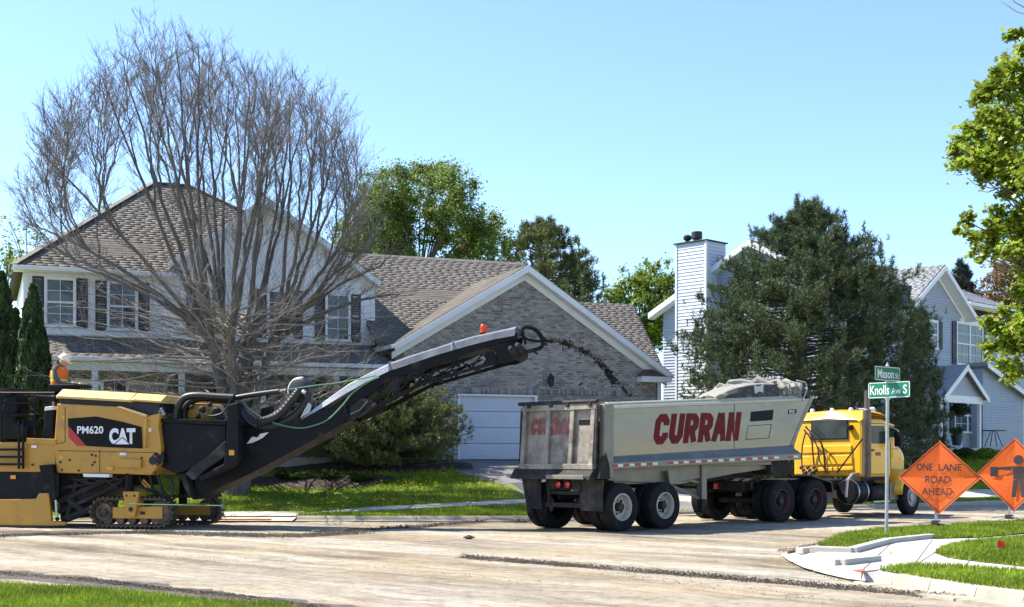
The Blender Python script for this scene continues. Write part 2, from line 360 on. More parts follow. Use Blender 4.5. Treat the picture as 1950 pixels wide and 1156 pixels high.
bn=nt.nodes.new('ShaderNodeBump'); bn.inputs['Strength'].default_value=.8; bn.inputs['Distance'].default_value=.025
nt.links.new(math_n(nt,'ADD',gr,math_n(nt,'ADD',math_n(nt,'MULTIPLY',st3,.7),math_n(nt,'MULTIPLY',st4,.6))),bn.inputs['Height']); nt.links.new(bn.outputs[0],b.inputs['Normal'])
MT['road']=m
def vnoise(x,y,sc,seed):
    r=np.random.default_rng(seed).random((64,64)); x=x*sc;y=y*sc
    xi=np.floor(x).astype(int);yi=np.floor(y).astype(int);fx=ss(x-xi);fy=ss(y-yi)
    a=r[xi%64,yi%64];b_=r[(xi+1)%64,yi%64];c_=r[xi%64,(yi+1)%64];d=r[(xi+1)%64,(yi+1)%64]
    return (a*(1-fx)+b_*fx)*(1-fy)+(c_*(1-fx)+d*fx)*fy-.5
def grid(name,xs,ys,zf,mat):
    X,Y=np.meshgrid(xs,ys); Z=zf(X,Y); n=len(xs);k=len(ys)
    v=np.stack([X,Y,Z],-1).reshape(-1,3); i=np.arange(n*k).reshape(k,n)
    f=np.stack([i[:-1,:-1],i[:-1,1:],i[1:,1:],i[1:,:-1]],-1).reshape(-1,4)
    return mesh_np(name,v,f,mat,smooth=True)
ca,sa=math.cos(R(43)),math.sin(R(43))
def roadz(X,Y):
    a=X*ca-Y*sa; c=X*sa+Y*ca    # along / across the streaks
    return .022*vnoise(a*.25,c,2.2,1)+.012*vnoise(a*.6,c,6,2)+.008*vnoise(X,Y,9,3)-.02
xs=np.concatenate([np.arange(-70,-14,2.),np.arange(-14,18,.11),np.arange(18,90,2.)]); ys=np.concatenate([np.arange(-4,11,1.),np.arange(11,34,.11),np.arange(34,110,1.)])
tag(grid('road',xs,ys,roadz,MT['road']),'pale milled road surface streaked with brown and grey',kind='structure')
# the rising front lawns beyond the kerb (far corner)
xs=np.arange(-46,60,.5); us=np.concatenate([np.arange(.32,13,.3),np.arange(13,90,4.)])
X,U=np.meshgrid(xs,us); Y=kerbY(X)+U; Z=terrain(X,Y)
n=len(xs);k=len(us);i=np.arange(n*k).reshape(k,n)
o=mesh_np('lawn',np.stack([X,Y,Z],-1).reshape(-1,3),np.stack([i[:-1,:-1],i[:-1,1:],i[1:,1:],i[1:,:-1]],-1).reshape(-1,4),MT['lawn'],smooth=True)
tag(o,'front lawns rising from the far kerb to the houses',kind='structure')
lawn_o=o
# far kerb: stones along a line, with a dropped ramp at the left
kerb=MB(); 
far_kerb=link('kerb',None); tag(far_kerb,'concrete kerb along the far side of the milled street',kind='structure')
pts=[(x,33.2) for x in np.arange(-5.45,.5,1.52)]+[(.62,33.29)]
x=.62
while x<40: x+=1.22; pts.append((x,float(kerbY(x))))
def kerb_stone(p,q,h,par,depth=.16,z=-.03,name='kerb_stone'):
    p=Vector((p[0],p[1],0));q=Vector((q[0],q[1],0));d=(q-p);L=d.length;d.normalize();nrm=Vector((-d.y,d.x,0))
    a=p+d*.006;b_=q-d*.006;mb=MB()
    prof=[(-.30,z),(-.30,z+.045),(-.02,z+.05),(.015,h-.03),(.045,h),(depth,h),(depth,z)]
    vs=[a+nrm*u+Vector((0,0,w_)) for u,w_ in prof]+[b_+nrm*u+Vector((0,0,w_)) for u,w_ in prof];k=len(prof)
    mb.add(vs,[tuple(range(k)),tuple(range(2*k-1,k-1,-1))]+[(i,k+i,k+(i+1)%k,(i+1)%k) for i in range(k)])
    return obj(name,mb,MT['kerb'],par)
for p,q in zip(pts[:-1],pts[1:]): kerb_stone(p,q,.115,far_kerb)
pl=[(x,33.2) for x in np.arange(-30,-9.4,1.52)]
for p,q in zip(pl[:-1],pl[1:]): kerb_stone(p,q,.115,far_kerb)
# strips draped on the lawn
def strip(name,L,Rr,mat,dz=.03,par=None,na=3,gap=0.,pieces=None,thick=.08):
    """paving between two edge lines; cut into slabs when pieces is set"""
    L=[Vector(p) for p in L];Rr=[Vector(p) for p in Rr]
    def at(pl,t):
        ln=[(pl[i+1]-pl[i]).length for i in range(len(pl)-1)];s=t*sum(ln)
        for i,l in enumerate(ln):
            if s<=l or i==len(ln)-1: return pl[i].lerp(pl[i+1],min(1,s/max(l,1e-6)))
            s-=l
    def piece(t0,t1,nn,nm,pr):
        mb=MB();vs=[]
        for i in range(nn+1):
            t=t0+(t1-t0)*i/nn;a=at(L,t);b_=at(Rr,t)
            for j in range(na+1):
                p=a.lerp(b_,j/na); vs.append((p.x,p.y,tz(p.x,p.y)+dz))
        w_=na+1;N=len(vs);low=[(x,y,z-thick) for x,y,z in vs]
        fs=[(i*w_+j,i*w_+j+1,(i+1)*w_+j+1,(i+1)*w_+j) for i in range(nn) for j in range(na)]
        bd=[j for j in range(na)]+[na+i*w_ for i in range(nn)]+[nn*w_+na-j for j in range(na)]+[(nn-i)*w_ for i in range(nn)]
        fs+=[(bd[i],bd[(i+1)%len(bd)],N+bd[(i+1)%len(bd)],N+bd[i]) for i in range(len(bd))]
        mb.add(vs+low,fs); return obj(nm,mb,mat,pr)
    if not pieces: return piece(0,1,24,name,par)
    e=link(name,None)
    for k in range(pieces): piece(k/pieces+gap,(k+1)/pieces-gap,3,'slab',e)
    return e
SWL=[(-5.6,34.05,0),TP(700,974),TP(850,967),TP(1000,960),TP(1150,949),(8,41.2,0),(16,47.3,0),(30,57.8,0)];SWU=[(-5.6,34.95,0),TP(700,968),TP(850,960.5),TP(1000,953),TP(1150,941.5),(7.2,42.3,0),(15.2,48.4,0),(29.2,58.9,0)]
sw=strip('sidewalk',SWL,SWU,MT['concrete'],.035,pieces=26,gap=.0006)
tag(sw,'pale concrete sidewalk crossing the far lawns behind the kerb',kind='structure')
rm=MB()
v=[(-9.3,32.85,.015),(-5.5,32.85,.015),(-5.5,34.1,.13),(-5.6,35.35,.15),(-9.6,35.3,.15),(-9.4,34.0,.13)]
rm.add(v,[(0,1,2,5),(5,2,3,4)])
tag(obj('kerb_ramp',rm,MT['concrete']),'dropped concrete ramp at the far street corner',kind='structure')
rp=MB(); 
for k in range(3): rp.box(-7.55+k*.5,-7.07+k*.5,32.95,33.6,.02,.05)
tag(obj('warning_plate',rp,MT['redplate']),'red textured warning plates set in the far ramp','paving plate')
A=Frame(((998-975)*44/F,44,1.5),22)
l0=A.l2w((-2.75,-.1,0));r0=A.l2w((4.2,-.1,0))
dv=strip('driveway',[l0,TP(872,901),TP(950,921),(1.1,36.4,0),(2.4,34.95,0)],[r0,(5.6,43.0,0),(7.0,41.2,0),(8.2,39.6,0),(9.0,39.9,0)],MT['drive'],.02,na=10)
tag(dv,'grey asphalt driveway in front of the brick garage',kind='structure')
# planting bed and bare soil ovals on the lawn
def bed(name,px,py,rx,ry,lab,mat='soil'):
    c_=TP(px,py);mb=MB();n=22;vs=[(c_.x,c_.y,c_.z+.07)]
    for ring in (.6,1.):
        for j in range(n):
            t=2*math.pi*j/n;rr=ring*(1+.12*math.sin(3*t+px)+.06*math.sin(7*t));x=c_.x+rx*rr*math.cos(t);y=c_.y+ry*rr*math.sin(t)
            vs.append((x,y,tz(x,y)+(.06 if ring<1 else .012)))
    fs=[(0,1+j,1+(j+1)%n) for j in range(n)]+[(1+j,1+n+j,1+n+(j+1)%n,1+(j+1)%n) for j in range(n)]
    mb.add(vs,fs);tag(obj(name,mb,MT[mat],smooth=True),lab,kind='structure')
bed('planting_bed',590,918,3.0,.75,'dark soil bed with small plants on the front lawn')
bed('mulch_bed',720,884,3.4,1.3,'dark mulch under the mugo pine beside the driveway')
# ---------------------------------------------------------------- near corner island at the right
def sheet(name,pts,mat,lab,th=0,kind='structure'):
    mb=MB();vs=[G(*p) for p in pts];n=len(vs)
    mb.add(vs,[tuple(range(n))]); 
    if th:
        mb.add([v+Vector((0,0,-th)) for v in vs],[]); mb.f+=[(i,(i+1)%n,n+(i+1)%n,n+i) for i in range(n)];mb.m+=[0]*n
    o=link(name,mb.mesh(name,MT[mat])); bm=bmesh.new();bm.from_mesh(o.data);bmesh.ops.triangulate(bm,faces=bm.faces);bm.to_mesh(o.data);bm.free()
    return tag(o,lab,kind=kind)
zs=.14
g1=[(1556,1042,.10),(1575,1030,.15),(1612,1018,.15),(1645,1011,.15),(1732,1004,.15),(1850,998,.15),(1950,992,.15),(2150,980,.15),(2150,1002,.15),(1950,1015,.15),(1870,1022,.15),(1730,1026,.15),(1690,1029,.15),(1660,1036,.15),(1622,1046,.15),(1575,1045,.15)]
g2=[(1779,1052,.15),(1795,1044,.15),(1822,1037,.15),(1880,1029,.15),(1950,1023,.15),(2150,1010,.15),(2150,1106,.15),(1950,1078,.15),(1875,1070,.15),(1809,1062,.15)]
g3=[(1676,1084,.15),(1740,1077,.15),(1835,1080,.15),(1950,1088,.15),(2150,1116,.15),(2150,1160,.15),(1950,1125,.15),(1850,1113,.15),(1758,1100,.15),(1712,1091,.15)]
walk=[(1556,1050,.135),(1575,1048,.139),(1622,1049,.139),(1660,1038,.139),(1690,1031,.139),(1730,1028,.139),(1870,1024,.139),(1950,1017,.139),(2150,1003,.139),(2150,1011,.139),(1950,1022,.139),(1880,1028,.139),(1822,1036,.139),(1795,1043,.139),(1777,1052,.139),(1807,1063,.139),(1875,1071,.139),(1950,1079,.139),(2150,1107,.139),(2150,1115,.139),(1950,1087,.139),(1835,1079,.139),(1740,1076,.139),(1674,1084,.139),(1640,1088,.13),(1596,1078,.13)]
ramp_=[(1487,1056,.012),(1502,1067,.012),(1529,1080,.012),(1570,1092,.012),(1614,1102,.012),(1660,1108,.012),(1698,1111,.012),(1700,1096,.13),(1674,1084,.137),(1640,1088,.127),(1596,1078,.127),(1556,1050,.127),(1538,1041,.05)]
sheet('lawn_strip',g1,'lawn','grass strip between the near sidewalk and the side street')
sheet('lawn_wedge',g2,'lawn','grass wedge between the two branches of the near sidewalk')
sheet('lawn_verge',g3,'lawn','grass verge behind the near kerb at the right')
sheet('footpath',walk,'concrete','bright new concrete sidewalk branching at the near corner',.1)
sheet('corner_ramp',ramp_,'concrete','bright new concrete ramp sloping down to the road corner')
MT['millings0']=pm('joint_line',(.17,.15,.12),.95)  # dark tone of the scored joints
jt=MB()
for a,b_ in (((1700,1031),(1640,1087)),((1775,1028),(1740,1076)),((1870,1030),(1930,1017)),((1880,1028.5),(1868,1023.5)),((1838,1079),(1846,1067)),((1925,1085),(1935,1077)),((1779,1053),(1742,1076)),((1668,1107),(1642,1089))):
    z_=.1425 if a[1]<1079 or a[0]>1700 else .1
    p=G(*a,z_);q=G(*b_,z_)
    if a in ((1614,1101),(1668,1107),(1535,1080)): p=G(*a,.016);q=G(*b_,.134)
    jt.bar(p+Vector((0,0,.001)),q+Vector((0,0,.001)),.009,.004)
tag(obj('pavement_joints',jt,MT['millings0']),'thin dark joints scored across the near sidewalk',kind='structure')
near_kerb=link('kerb',None); tag(near_kerb,'pale concrete kerb curving along the near right verge',kind='structure')
kp=[G(2350,1205,.15)[:2],G(2150,1160,.15)[:2],G(1950,1126,.15)[:2],G(1858,1115,.15)[:2],G(1770,1103,.15)[:2],G(1700,1093,.15)[:2]]
dense=[]
for a,b_ in zip(kp[:-1],kp[1:]):
    k=max(1,round((Vector(a)-Vector(b_)).length/1.3))
    dense+=[tuple(Vector(a).lerp(Vector(b_),i/k)) for i in range(k)]
dense.append(kp[-1]); dense=dense[::-1]
kend=G(1668,1089,.13)[:2]
for p,q in zip(dense[:-1],dense[1:]): kerb_stone(p,q,.152,near_kerb,.17)
kerb_stone(kend,dense[0],.135,near_kerb,.17)
def block(name,a,b_,w_,h,mat,lab,z=.1):
    mb=MB();p=G(*a,z);q=G(*b_,z);mb.bar((p.x,p.y,z+h/2),(q.x,q.y,z+h/2),w_,h);o=obj(name,mb,MT[mat],None,bevel=.012);return tag(o,lab,kind='structure')
block('kerb_return',(1623,1056.6),(1692.5,1037.6),.16,.12,'darkkerb','raised kerb return along the upper edge of the near ramp')
block('kerb_return',(1691.5,1037.8),(1774,1028.6),.16,.117,'darkkerb','raised kerb return continuing along the back grass strip')
block('kerb_return',(1545,1053.5),(1624.5,1056.4),.17,.114,'darkkerb','short level kerb beside the tip of the near grass strip')
block('kerb_return',(1522,1055.2),(1546,1053.4),.15,.10,'darkkerb','low kerb stub closing the tip of the near grass strip',.08)
block('kerb_return',(1583,1082.6),(1601,1081.8),.17,.13,'darkkerb','small square kerb block at the low end of the near ramp',.08)
block('kerb_return',(1600.5,1081.8),(1670,1074),.155,.125,'darkkerb','low kerb bar along the lower side of the near ramp',.09)
block('form_board',(1500,1056.4),(1521,1055.2),.05,.07,'brown','brown form board left at the tip of the near ramp',.02)
mb=MB(); vs=[G(1624,1087,.146),G(1646,1085,.146),G(1648,1089,.146),G(1634,1090,.146)]; mb.add(vs,[(0,1,2,3)]); mb.add([v_+Vector((0,0,.012)) for v_ in vs],[(0,1,2,3)]); mb.f+=[(i,(i+1)%4,4+(i+1)%4,4+i) for i in range(4)]; mb.m+=[0]*4
tag(obj('warning_plate',mb,MT['redplate']),'small red warning plate at the edge of the near ramp','paving plate')
# near left verge
g4=[(-300,1092,.10),(0,1114,.10),(150,1121,.10),(300,1134,.10),(430,1146,.10),(540,1157,.10),(700,1180,.10),(700,1500,.10),(-300,1500,.10)]
sheet('grass_verge',g4,'lawn','bright grass verge at the near left corner',.12)
# ---------------------------------------------------------------- grass blades, rubble
def inpoly(x,y,poly):
    c_=np.zeros(len(x),bool);n=len(poly)
    for i in range(n):
        x1,y1=poly[i][:2];x2,y2=poly[i-1][:2]
        if y1==y2: continue
        c_^=((y1>y)!=(y2>y))&(x<(x2-x1)*(y-y1)/(y2-y1)+x1)
    return c_
def blades(name,polys,dens,h,wd,lab,zf,mat='grass',holes=()):
    out=[]
    for poly in polys:
        a=np.array([p[:2] for p in poly]);lo=a.min(0);hi=a.max(0);n=int((hi-lo).prod()*dens)
        q=RNG.random((n,2))*(hi-lo)+lo;k=inpoly(q[:,0],q[:,1],poly)
        for hh in holes: k&=~inpoly(q[:,0],q[:,1],hh)
        out.append(q[k])
    q=np.concatenate(out);n=len(q);z=zf(q[:,0],q[:,1])
    t=RNG.random(n)*6.283;H=h*(.5+RNG.random(n))*(.7+.8*(vnoise(q[:,0],q[:,1],.9,5)+.5));W=wd*(.7+.6*RNG.random(n))
    b0=np.stack([q[:,0],q[:,1],z],-1);dx=np.stack([np.cos(t),np.sin(t),0*t],-1)*W[:,None]
    lean=np.stack([RNG.normal(0,.4,n)*H,RNG.normal(0,.4,n)*H,H],-1)
    v_=np.stack([b0-dx,b0+dx,b0+lean],1).reshape(-1,3);f_=np.arange(3*n).reshape(-1,3)
    return tag(mesh_np(name,v_,f_,MT[mat]),lab,kind='stuff')
W=lambda pts:[G(*p) for p in pts]
blades('grass',[W(g1),W(g2),W(g3)],1500,.06,.010,'short grass on the corner island at the right',lambda x,y:x*0+.148)
blades('grass',[[G(-60,1100,.1),G(0,1114,.1),G(150,1121,.1),G(300,1134,.1),G(430,1146,.1),G(540,1157,.1),G(640,1185,.1),G(-60,1260,.1)]],2600,.05,.008,'bright mown grass at the near left corner',lambda x,y:x*0+.098)
fl=[(-16,33.4),(.5,33.4),(9,39.8),(24,51.2),(24,60),(12,52),(6,46),(2,43),(-4,42.2),(-14,39.5),(-17,38)]
driv=[l0,TP(872,901),TP(950,921),(1.1,36.4,0),(2.4,34.95,0),(9.0,39.9,0),(8.2,39.6,0),(7.0,41.2,0),(5.6,43.0,0),r0]
swp=[tuple(p[:2]) for p in SWL]+[tuple(p[:2]) for p in SWU[::-1]]
rampp=[(-9.7,32),(-5.5,32),(-5.5,35.4),(-9.7,35.4)]
def oval(px,py,rx,ry):
    c_=TP(px,py);return [(c_.x+rx*math.cos(t),c_.y+ry*math.sin(t)) for t in np.arange(0,6.28,.4)]
blades('grass',[fl],480,.06,.017,'mown lawn grass in front of the houses',terrain,mat='grassfar',holes=[driv,swp,rampp,oval(590,918,2.6,.6),oval(720,884,3.2,1.1)])
# dandelion flecks
def flecks(name,poly,n,lab,holes):
    a=np.array([p[:2] for p in poly]);lo=a.min(0);hi=a.max(0);mb=MB()
    while n:
        x,y=RNG.random(2)*(hi-lo)+lo
        if not inpoly(np.array([x]),np.array([y]),poly)[0] or any(inpoly(np.array([x]),np.array([y]),h_)[0] for h_ in holes): continue
        z=tz(x,y)+.10; mb.lathe([(.001,0),(.02,.004),(.02,.012),(.001,.016)],(x,y,z),(0,-.3,1),6); n-=1
    tag(obj(name,mb,MT['dandelion']),lab,kind='stuff')
MT['dandelion']=pm('dandelion_yellow',(.75,.55,.03),.6)
flecks('dandelions',[(-6,35.5),(.5,36),(1,39),(-2,41),(-7,40)],130,'tiny yellow dandelions dotted over the front lawn',[swp,driv,oval(590,918,2.6,.6),oval(720,884,3.2,1.1)])
OCT=np.array([(1,0,0),(-1,0,0),(0,1,0),(0,-1,0),(0,0,1),(0,0,-1)],float);OF=np.array([(0,2,4),(2,1,4),(1,3,4),(3,0,4),(2,0,5),(1,2,5),(3,1,5),(0,3,5)])
def chunks(name,pos,size,mat,lab,par=None):
    pos=np.array(pos,float);n=len(pos);size=np.array(size,float)
    v_=OCT[None]*(.6+.8*RNG.random((n,6,1)))+RNG.normal(0,.15,(n,6,3)); t=RNG.random(n)*6.28;c_,s_=np.cos(t),np.sin(t)
    v_=np.stack([v_[...,0]*c_[:,None]-v_[...,1]*s_[:,None],v_[...,0]*s_[:,None]+v_[...,1]*c_[:,None],v_[...,2]*.75],-1)*size[:,None,None]+pos[:,None]
    f_=(OF[None]+6*np.arange(n)[:,None,None]).reshape(-1,3)
    o=mesh_np(name,v_.reshape(-1,3),f_,MT[mat],par)
    return tag(o,lab,kind='stuff') if lab else o
def windrow(line,width,n,smin,smax,lab,mat='rubble',hump=.05):
    pts=[G(*p) for p in line];ln=[(pts[i+1]-pts[i]).length for i in range(len(pts)-1)];tot=sum(ln);pos=[];sz=[]
    for _ in range(n):
        s=random.random()*tot;i=0
        while s>ln[i] and i<len(ln)-1: s-=ln[i];i+=1
        d=(pts[i+1]-pts[i]).normalized();p=pts[i]+d*s;u=random.gauss(0,.42)
        dens=.55+.45*math.sin(p.x*1.9+p.y*1.1)*math.sin(p.x*.7-p.y*2.3)
        if random.random()>dens+.35: continue
        r=smin+(smax-smin)*random.random()**3
        pos.append((p.x-d.y*u*width,p.y+d.x*u*width,max(0,hump*(1-abs(u)))*random.random()-.008+float(roadz(p.x,p.y))+.01));sz.append(r)
    return chunks('rubble',pos,sz,mat,lab)
MT['millings']=pm('fine_millings',(.095,.078,.062),.95,var=.35,vs=6,bump=.9,bs=70)
def dirt_band(line,w0,w1,lab,z=.012,mat='millings'):
    """thin ragged layer of fines under a windrow"""
    pts=[G(*p) for p in line];L=[];k=0
    for a,b_ in zip(pts[:-1],pts[1:]):
        n=max(2,int((b_-a).length/.12))
        for i in range(n): L.append((a.lerp(b_,i/n),(b_-a).normalized()))
    mb=MB();vs=[]
    for i,(p,d) in enumerate(L):
        s0=w0*(.65+.7*abs(math.sin(i*.37)*math.sin(i*.11+1))+.35*random.random());s1=w1*(.65+.7*abs(math.sin(i*.29+2)*math.sin(i*.13))+.35*random.random())
        nn=Vector((-d.y,d.x,0))
        for off in (-s0,-s0*.4,s1*.4,s1):
            q=p+nn*off;vs.append((q.x,q.y,float(roadz(q.x,q.y))+(.0 if abs(off) in (s0,s1) else z)+.003))
    mb.add(vs,[(4*i+j,4*i+4+j,4*i+5+j,4*i+1+j) for i in range(len(L)-1) for j in range(3)])
    tag(obj('road_fines',mb,MT[mat],smooth=True),lab,kind='structure')
dirt_band([(-90,1083),(0,1093),(160,1105),(300,1123),(430,1137),(560,1153),(660,1166)],.28,.42,'brown band of fines along the near left verge')
dirt_band([(880,1060),(1120,1079),(1450,1106),(1700,1127),(1980,1149)],.07,.09,'dark thin line of fines across the near road')
dirt_band([(-80,1012),(120,1011),(330,1013),(480,1018),(640,1017)],.5,.5,'dark strip of fines and painted shadow beside the milling machine',.02)  # part fines, part machine shadow put in as dark colour
dirt_band([(600,1010),(740,1005),(850,999),(935,992),(1010,993)],.18,.2,'dark fines lying near the far gutter')
windrow([(880,1060),(1120,1079),(1450,1106),(1700,1127),(1960,1147)],.16,15000,.004,.015,'dark ridge of milled asphalt crumbs crossing the near road',hump=.07)
windrow([(-60,1085),(0,1091),(160,1103),(300,1121),(430,1135),(560,1151),(640,1162)],.28,10000,.004,.014,'dark crumbs along the edge of the near left verge')
windrow([(250,1014),(400,1018),(520,1021),(600,1019),(700,1013)],.38,11000,.004,.016,'heap of dark millings on the road beside the track',hump=.09)
windrow([(-60,1022),(120,1016),(330,1013)],.30,5000,.006,.02,'dark millings under the side of the milling machine',hump=.06)
windrow([(600,1012),(740,1006),(850,999),(935,991),(1010,993)],.18,5000,.006,.02,'dark millings lying along the far gutter',hump=.08)
windrow([(1490,1058),(1530,1082),(1610,1105),(1700,1114),(1950,1150)],.10,500,.004,.014,'loose crumbs along the edge of the new corner concrete')
windrow([(1130,1090),(1500,1133),(1800,1165)],.35,700,.003,.010,'scattered crumbs on the near road')
windrow([(200,1050),(420,1066),(700,1080),(1100,1118)],.5,500,.003,.010,'thin scatter of crumbs on the streaked road')
windrow([(1480,1050),(1560,1034),(1645,1012),(1800,1003)],.16,1500,.006,.03,'pale crumbs beside the tip of the grass strip',mat='rubblel')
# ================================================================ MILLING MACHINE
M=frame_at((0,-1.1,0),((250-975)*29.7/F,29.7,0),-12)
mm=thing('milling_machine','yellow and black road milling machine cutting the street at the left','milling machine',M.o,-12)
Y0=-1.1
def pr(fr,pts,c0,c1,plane=None): return MB().prism(fr.ys(pts,c0 if plane is None else plane),c0,c1)
body=pr(M,[(108,768),(222,774),(276,793),(305,786),(302,812),(307,851),(304,884),(287,905),(240,903),(108,901),(102,850)],-1.1,1.1)
obj('body',body,MT['cat'],mm,bevel=.03)
obj('rear_deck',pr(M,[(-160,842),(104,842),(106,899),(-160,897)],-1.08,1.08),MT['cat'],mm,bevel=.02)
obj('deck_ledge',pr(M,[(50,834),(106,836),(106,846),(50,845)],-1.13,-.6),MT['cat'],mm,bevel=.01)
# chamfer ledge, paler yellow stands for the sun on it
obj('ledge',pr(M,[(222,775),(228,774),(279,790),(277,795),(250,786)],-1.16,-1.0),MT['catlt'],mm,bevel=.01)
# hood covers
for a,b_ in ((((112,743),(254,750),(254,758),(116,752))),None),:
    pass
def hood_cover(a,b_,th):
    x0,z0=M.hy(*a,-1.0);x1,z1=M.hy(*b_,-1.0);mb=MB();vs=[]
    for x,z in ((x0,z0),(x0+.06,z0+.012),(x1-.06,z1+.012),(x1,z1)):
        for y,dz in ((-1.12,-th),(-1.13,-th*.72),(-.86,.02),(.86,.02),(1.1,-th*.6),(1.1,-th)): vs.append((x,y,z+dz))
    mb.add(vs,[(i*6+j,i*6+(j+1)%6,(i+1)*6+(j+1)%6,(i+1)*6+j) for i in range(3) for j in range(6)]+[tuple(range(6)),tuple(range(18,24))])
    obj('hood',mb,MT['catlt'],mm,bevel=.012)
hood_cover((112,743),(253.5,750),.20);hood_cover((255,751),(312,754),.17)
obj('hood_gap',pr(M,[(112,753),(305,761),(300,792),(222,776),(112,769)],-1.0,.95),MT['dark'],mm)
pa=pr(M,[(130,797),(183,793),(233,803),(270,813),(272,854),(210,852),(162,849),(130,815)],-1.112,-1.1,-1.1); obj('side_panel',pa,MT['sticker'],mm)
obj('panel_stripe',pr(M,[(131,811),(165,849),(147,849),(131,832)],-1.117,-1.113,-1.1),MT['red'],mm)
def side_text(fr,par,name,s,ll,ur,c,mat,bold=0.,shear=0.):
    a=fr.hy(*ll,c);b_=fr.hy(*ur,c); return text_obj(name,s,par,(a[0],c,a[1]),(1,0,0),(0,0,1),b_[0]-a[0],b_[1]-a[1],MT[mat],bold,shear)
side_text(M,mm,'lettering','PM620',(147,826),(197,811),-1.118,'white',.025)
side_text(M,mm,'lettering','CAT',(208,846),(258,815),-1.118,'white',.055)
a=MB().prism(M.ys([(216,847),(234,832),(252,847)],-1.1),-1.124,-1.121); obj('logo_triangle',a,MT['sticker'],mm)
a=MB().prism(M.ys([(220,846),(234,834),(248,846)],-1.1),-1.129,-1.1255); obj('logo_triangle',a,MT['white'],mm)
obj('tool_box',pr(M,[(224,874),(268,875),(267,891),(224,890)],-1.2,-1.1),MT['cat'],mm,bevel=.015)
obj('marker_lamp',pr(M,[(203,888),(215,888),(215,896),(203,896)],-1.14,-1.1),MT['amber'],mm,bevel=.01)
obj('step_plate',pr(M,[(158,902),(208,903),(207,909),(159,908)],-1.16,-1.0),MT['white'],mm)
mb=MB();mb.tube([(M.hy(281,800,Y0)[0],-1.1,M.hy(281,800,Y0)[1]),(M.hy(281,800,Y0)[0],-1.17,M.hy(281,800,Y0)[1]),(M.hy(279,850,Y0)[0],-1.17,M.hy(279,850,Y0)[1]),(M.hy(279,852,Y0)[0],-1.1,M.hy(279,852,Y0)[1])],.02,8)
obj('grab_handle',mb,MT['cat'],mm,smooth=True)
mb=MB();x,z=M.hy(291,877,Y0);mb.lathe([(.001,.004),(.085,.004),(.10,.0)],(x,-1.1,z),(0,-1,0),18);obj('port_ring',mb,MT['dark'],mm)
mb=MB()
for px,py in [(133,876),(175,866),(182,868),(176,885),(180,880),(115,880),(118,895),(62,885),(90,887),(150,896),(270,872),(296,900)]:
    x,z=M.hy(px,py,Y0); mb.lathe([(.001,.012),(.028,.012),(.03,0)],(x,-1.1,z),(0,-1,0),8)
obj('bolts',mb,MT['dark'],mm)
# door seams
mb=MB()
for pts in ([(124,775),(124,842)],[(124,842),(108,846)],[(190,856),(190,900)],[(110,858),(300,862)]):
    a=M.hy(*pts[0],Y0);b_=M.hy(*pts[1],Y0); mb.bar((a[0],-1.102,a[1]),(b_[0],-1.102,b_[1]),.012,.012)
obj('door_seam',mb,MT['dark'],mm)
for (a_,b_,c_,d_,m_) in ((118,792,124,799,'amber'),(283,815,288,822,'white'),(112,868,120,874,'amber'),(228,862,240,867,'white'),(60,848,70,853,'white'),(20,905,30,912,'amber')):
    obj('decal',pr(M,[(a_,b_),(c_,b_),(c_,d_),(a_,d_)],-1.104,-1.1005,-1.1),MT[m_],mm)
# muffler and cooling stack behind the body
mb=MB();mb.prism(M.ys([(84,778),(101,776),(101,838),(81,838)],-.9),-.9,-.3);obj('muffler',mb,MT['panel'],mm,bevel=.04)
mb=MB();mb.prism(M.ys([(85,775),(100,773),(101,780),(84,782)],-.93),-.93,-.28);obj('muffler_cap',mb,MT['white'],mm,bevel=.01)
# operator station
st=M.hy(40,842,-.3);deckz=st[1]
mb=MB()
for py in (856,870,884):
    a=M.hy(-5,py,-1.14);b_=M.hy(43,py,-1.14); mb.bar((a[0],-1.16,a[1]),(b_[0],-1.16,b_[1]),.1,.05)
for px in (36,44):
    a=M.hy(px,800,-1.18);b_=M.hy(px,893,-1.18); mb.bar((a[0],-1.18,a[1]),(b_[0],-1.18,b_[1]),.04,.04)
obj('ladder',mb,MT['black'],mm)
mb=MB()
for (p,q) in [((-60,748),(104,748)),((-60,790),(40,790)),((2,748),(2,840)),((66,748),(66,842)),((-60,768),(60,768))]:
    a=M.hy(*p,-1.0);b_=M.hy(*q,-1.0); mb.tube([(a[0],-1.0,a[1]),(b_[0],-1.0,b_[1])],.022,6)
obj('handrail',mb,MT['black'],mm)
mb=MB()
a=M.hy(-10,745,-.9);b_=M.hy(12,752,-.9)
mb.prism(M.ys([(-40,741),(18,738),(22,745),(-40,746)],-.95),-.95,.9); obj('canopy_edge',mb,MT['dusty'],mm)
mb=MB()
mb.prism(M.ys([(5,800),(20,752),(40,750),(46,778),(40,800),(64,812),(64,838),(0,838)],-.6),-.85,-.3)
obj('seat',mb,MT['panel'],mm,bevel=.08)
mb=MB()
mb.prism(M.ys([(-40,800),(34,800),(34,840),(-40,840)],-.4),-.4,.6)
mb.prism(M.ys([(10,786),(66,788),(68,794),(14,793)],-.9),-.9,-.6)
obj('control_console',mb,MT['black'],mm,bevel=.03)
mb=MB()
mb.prism(M.ys([(92,732),(142,731),(144,736),(118,737),(118,742),(100,752),(92,745)],-.5),-.5,.3)
mb.prism(M.ys([(66,752),(112,755),(112,764),(90,764)],-.6),-.8,.4)
obj('control_panel',mb,MT['panel'],mm,bevel=.02)
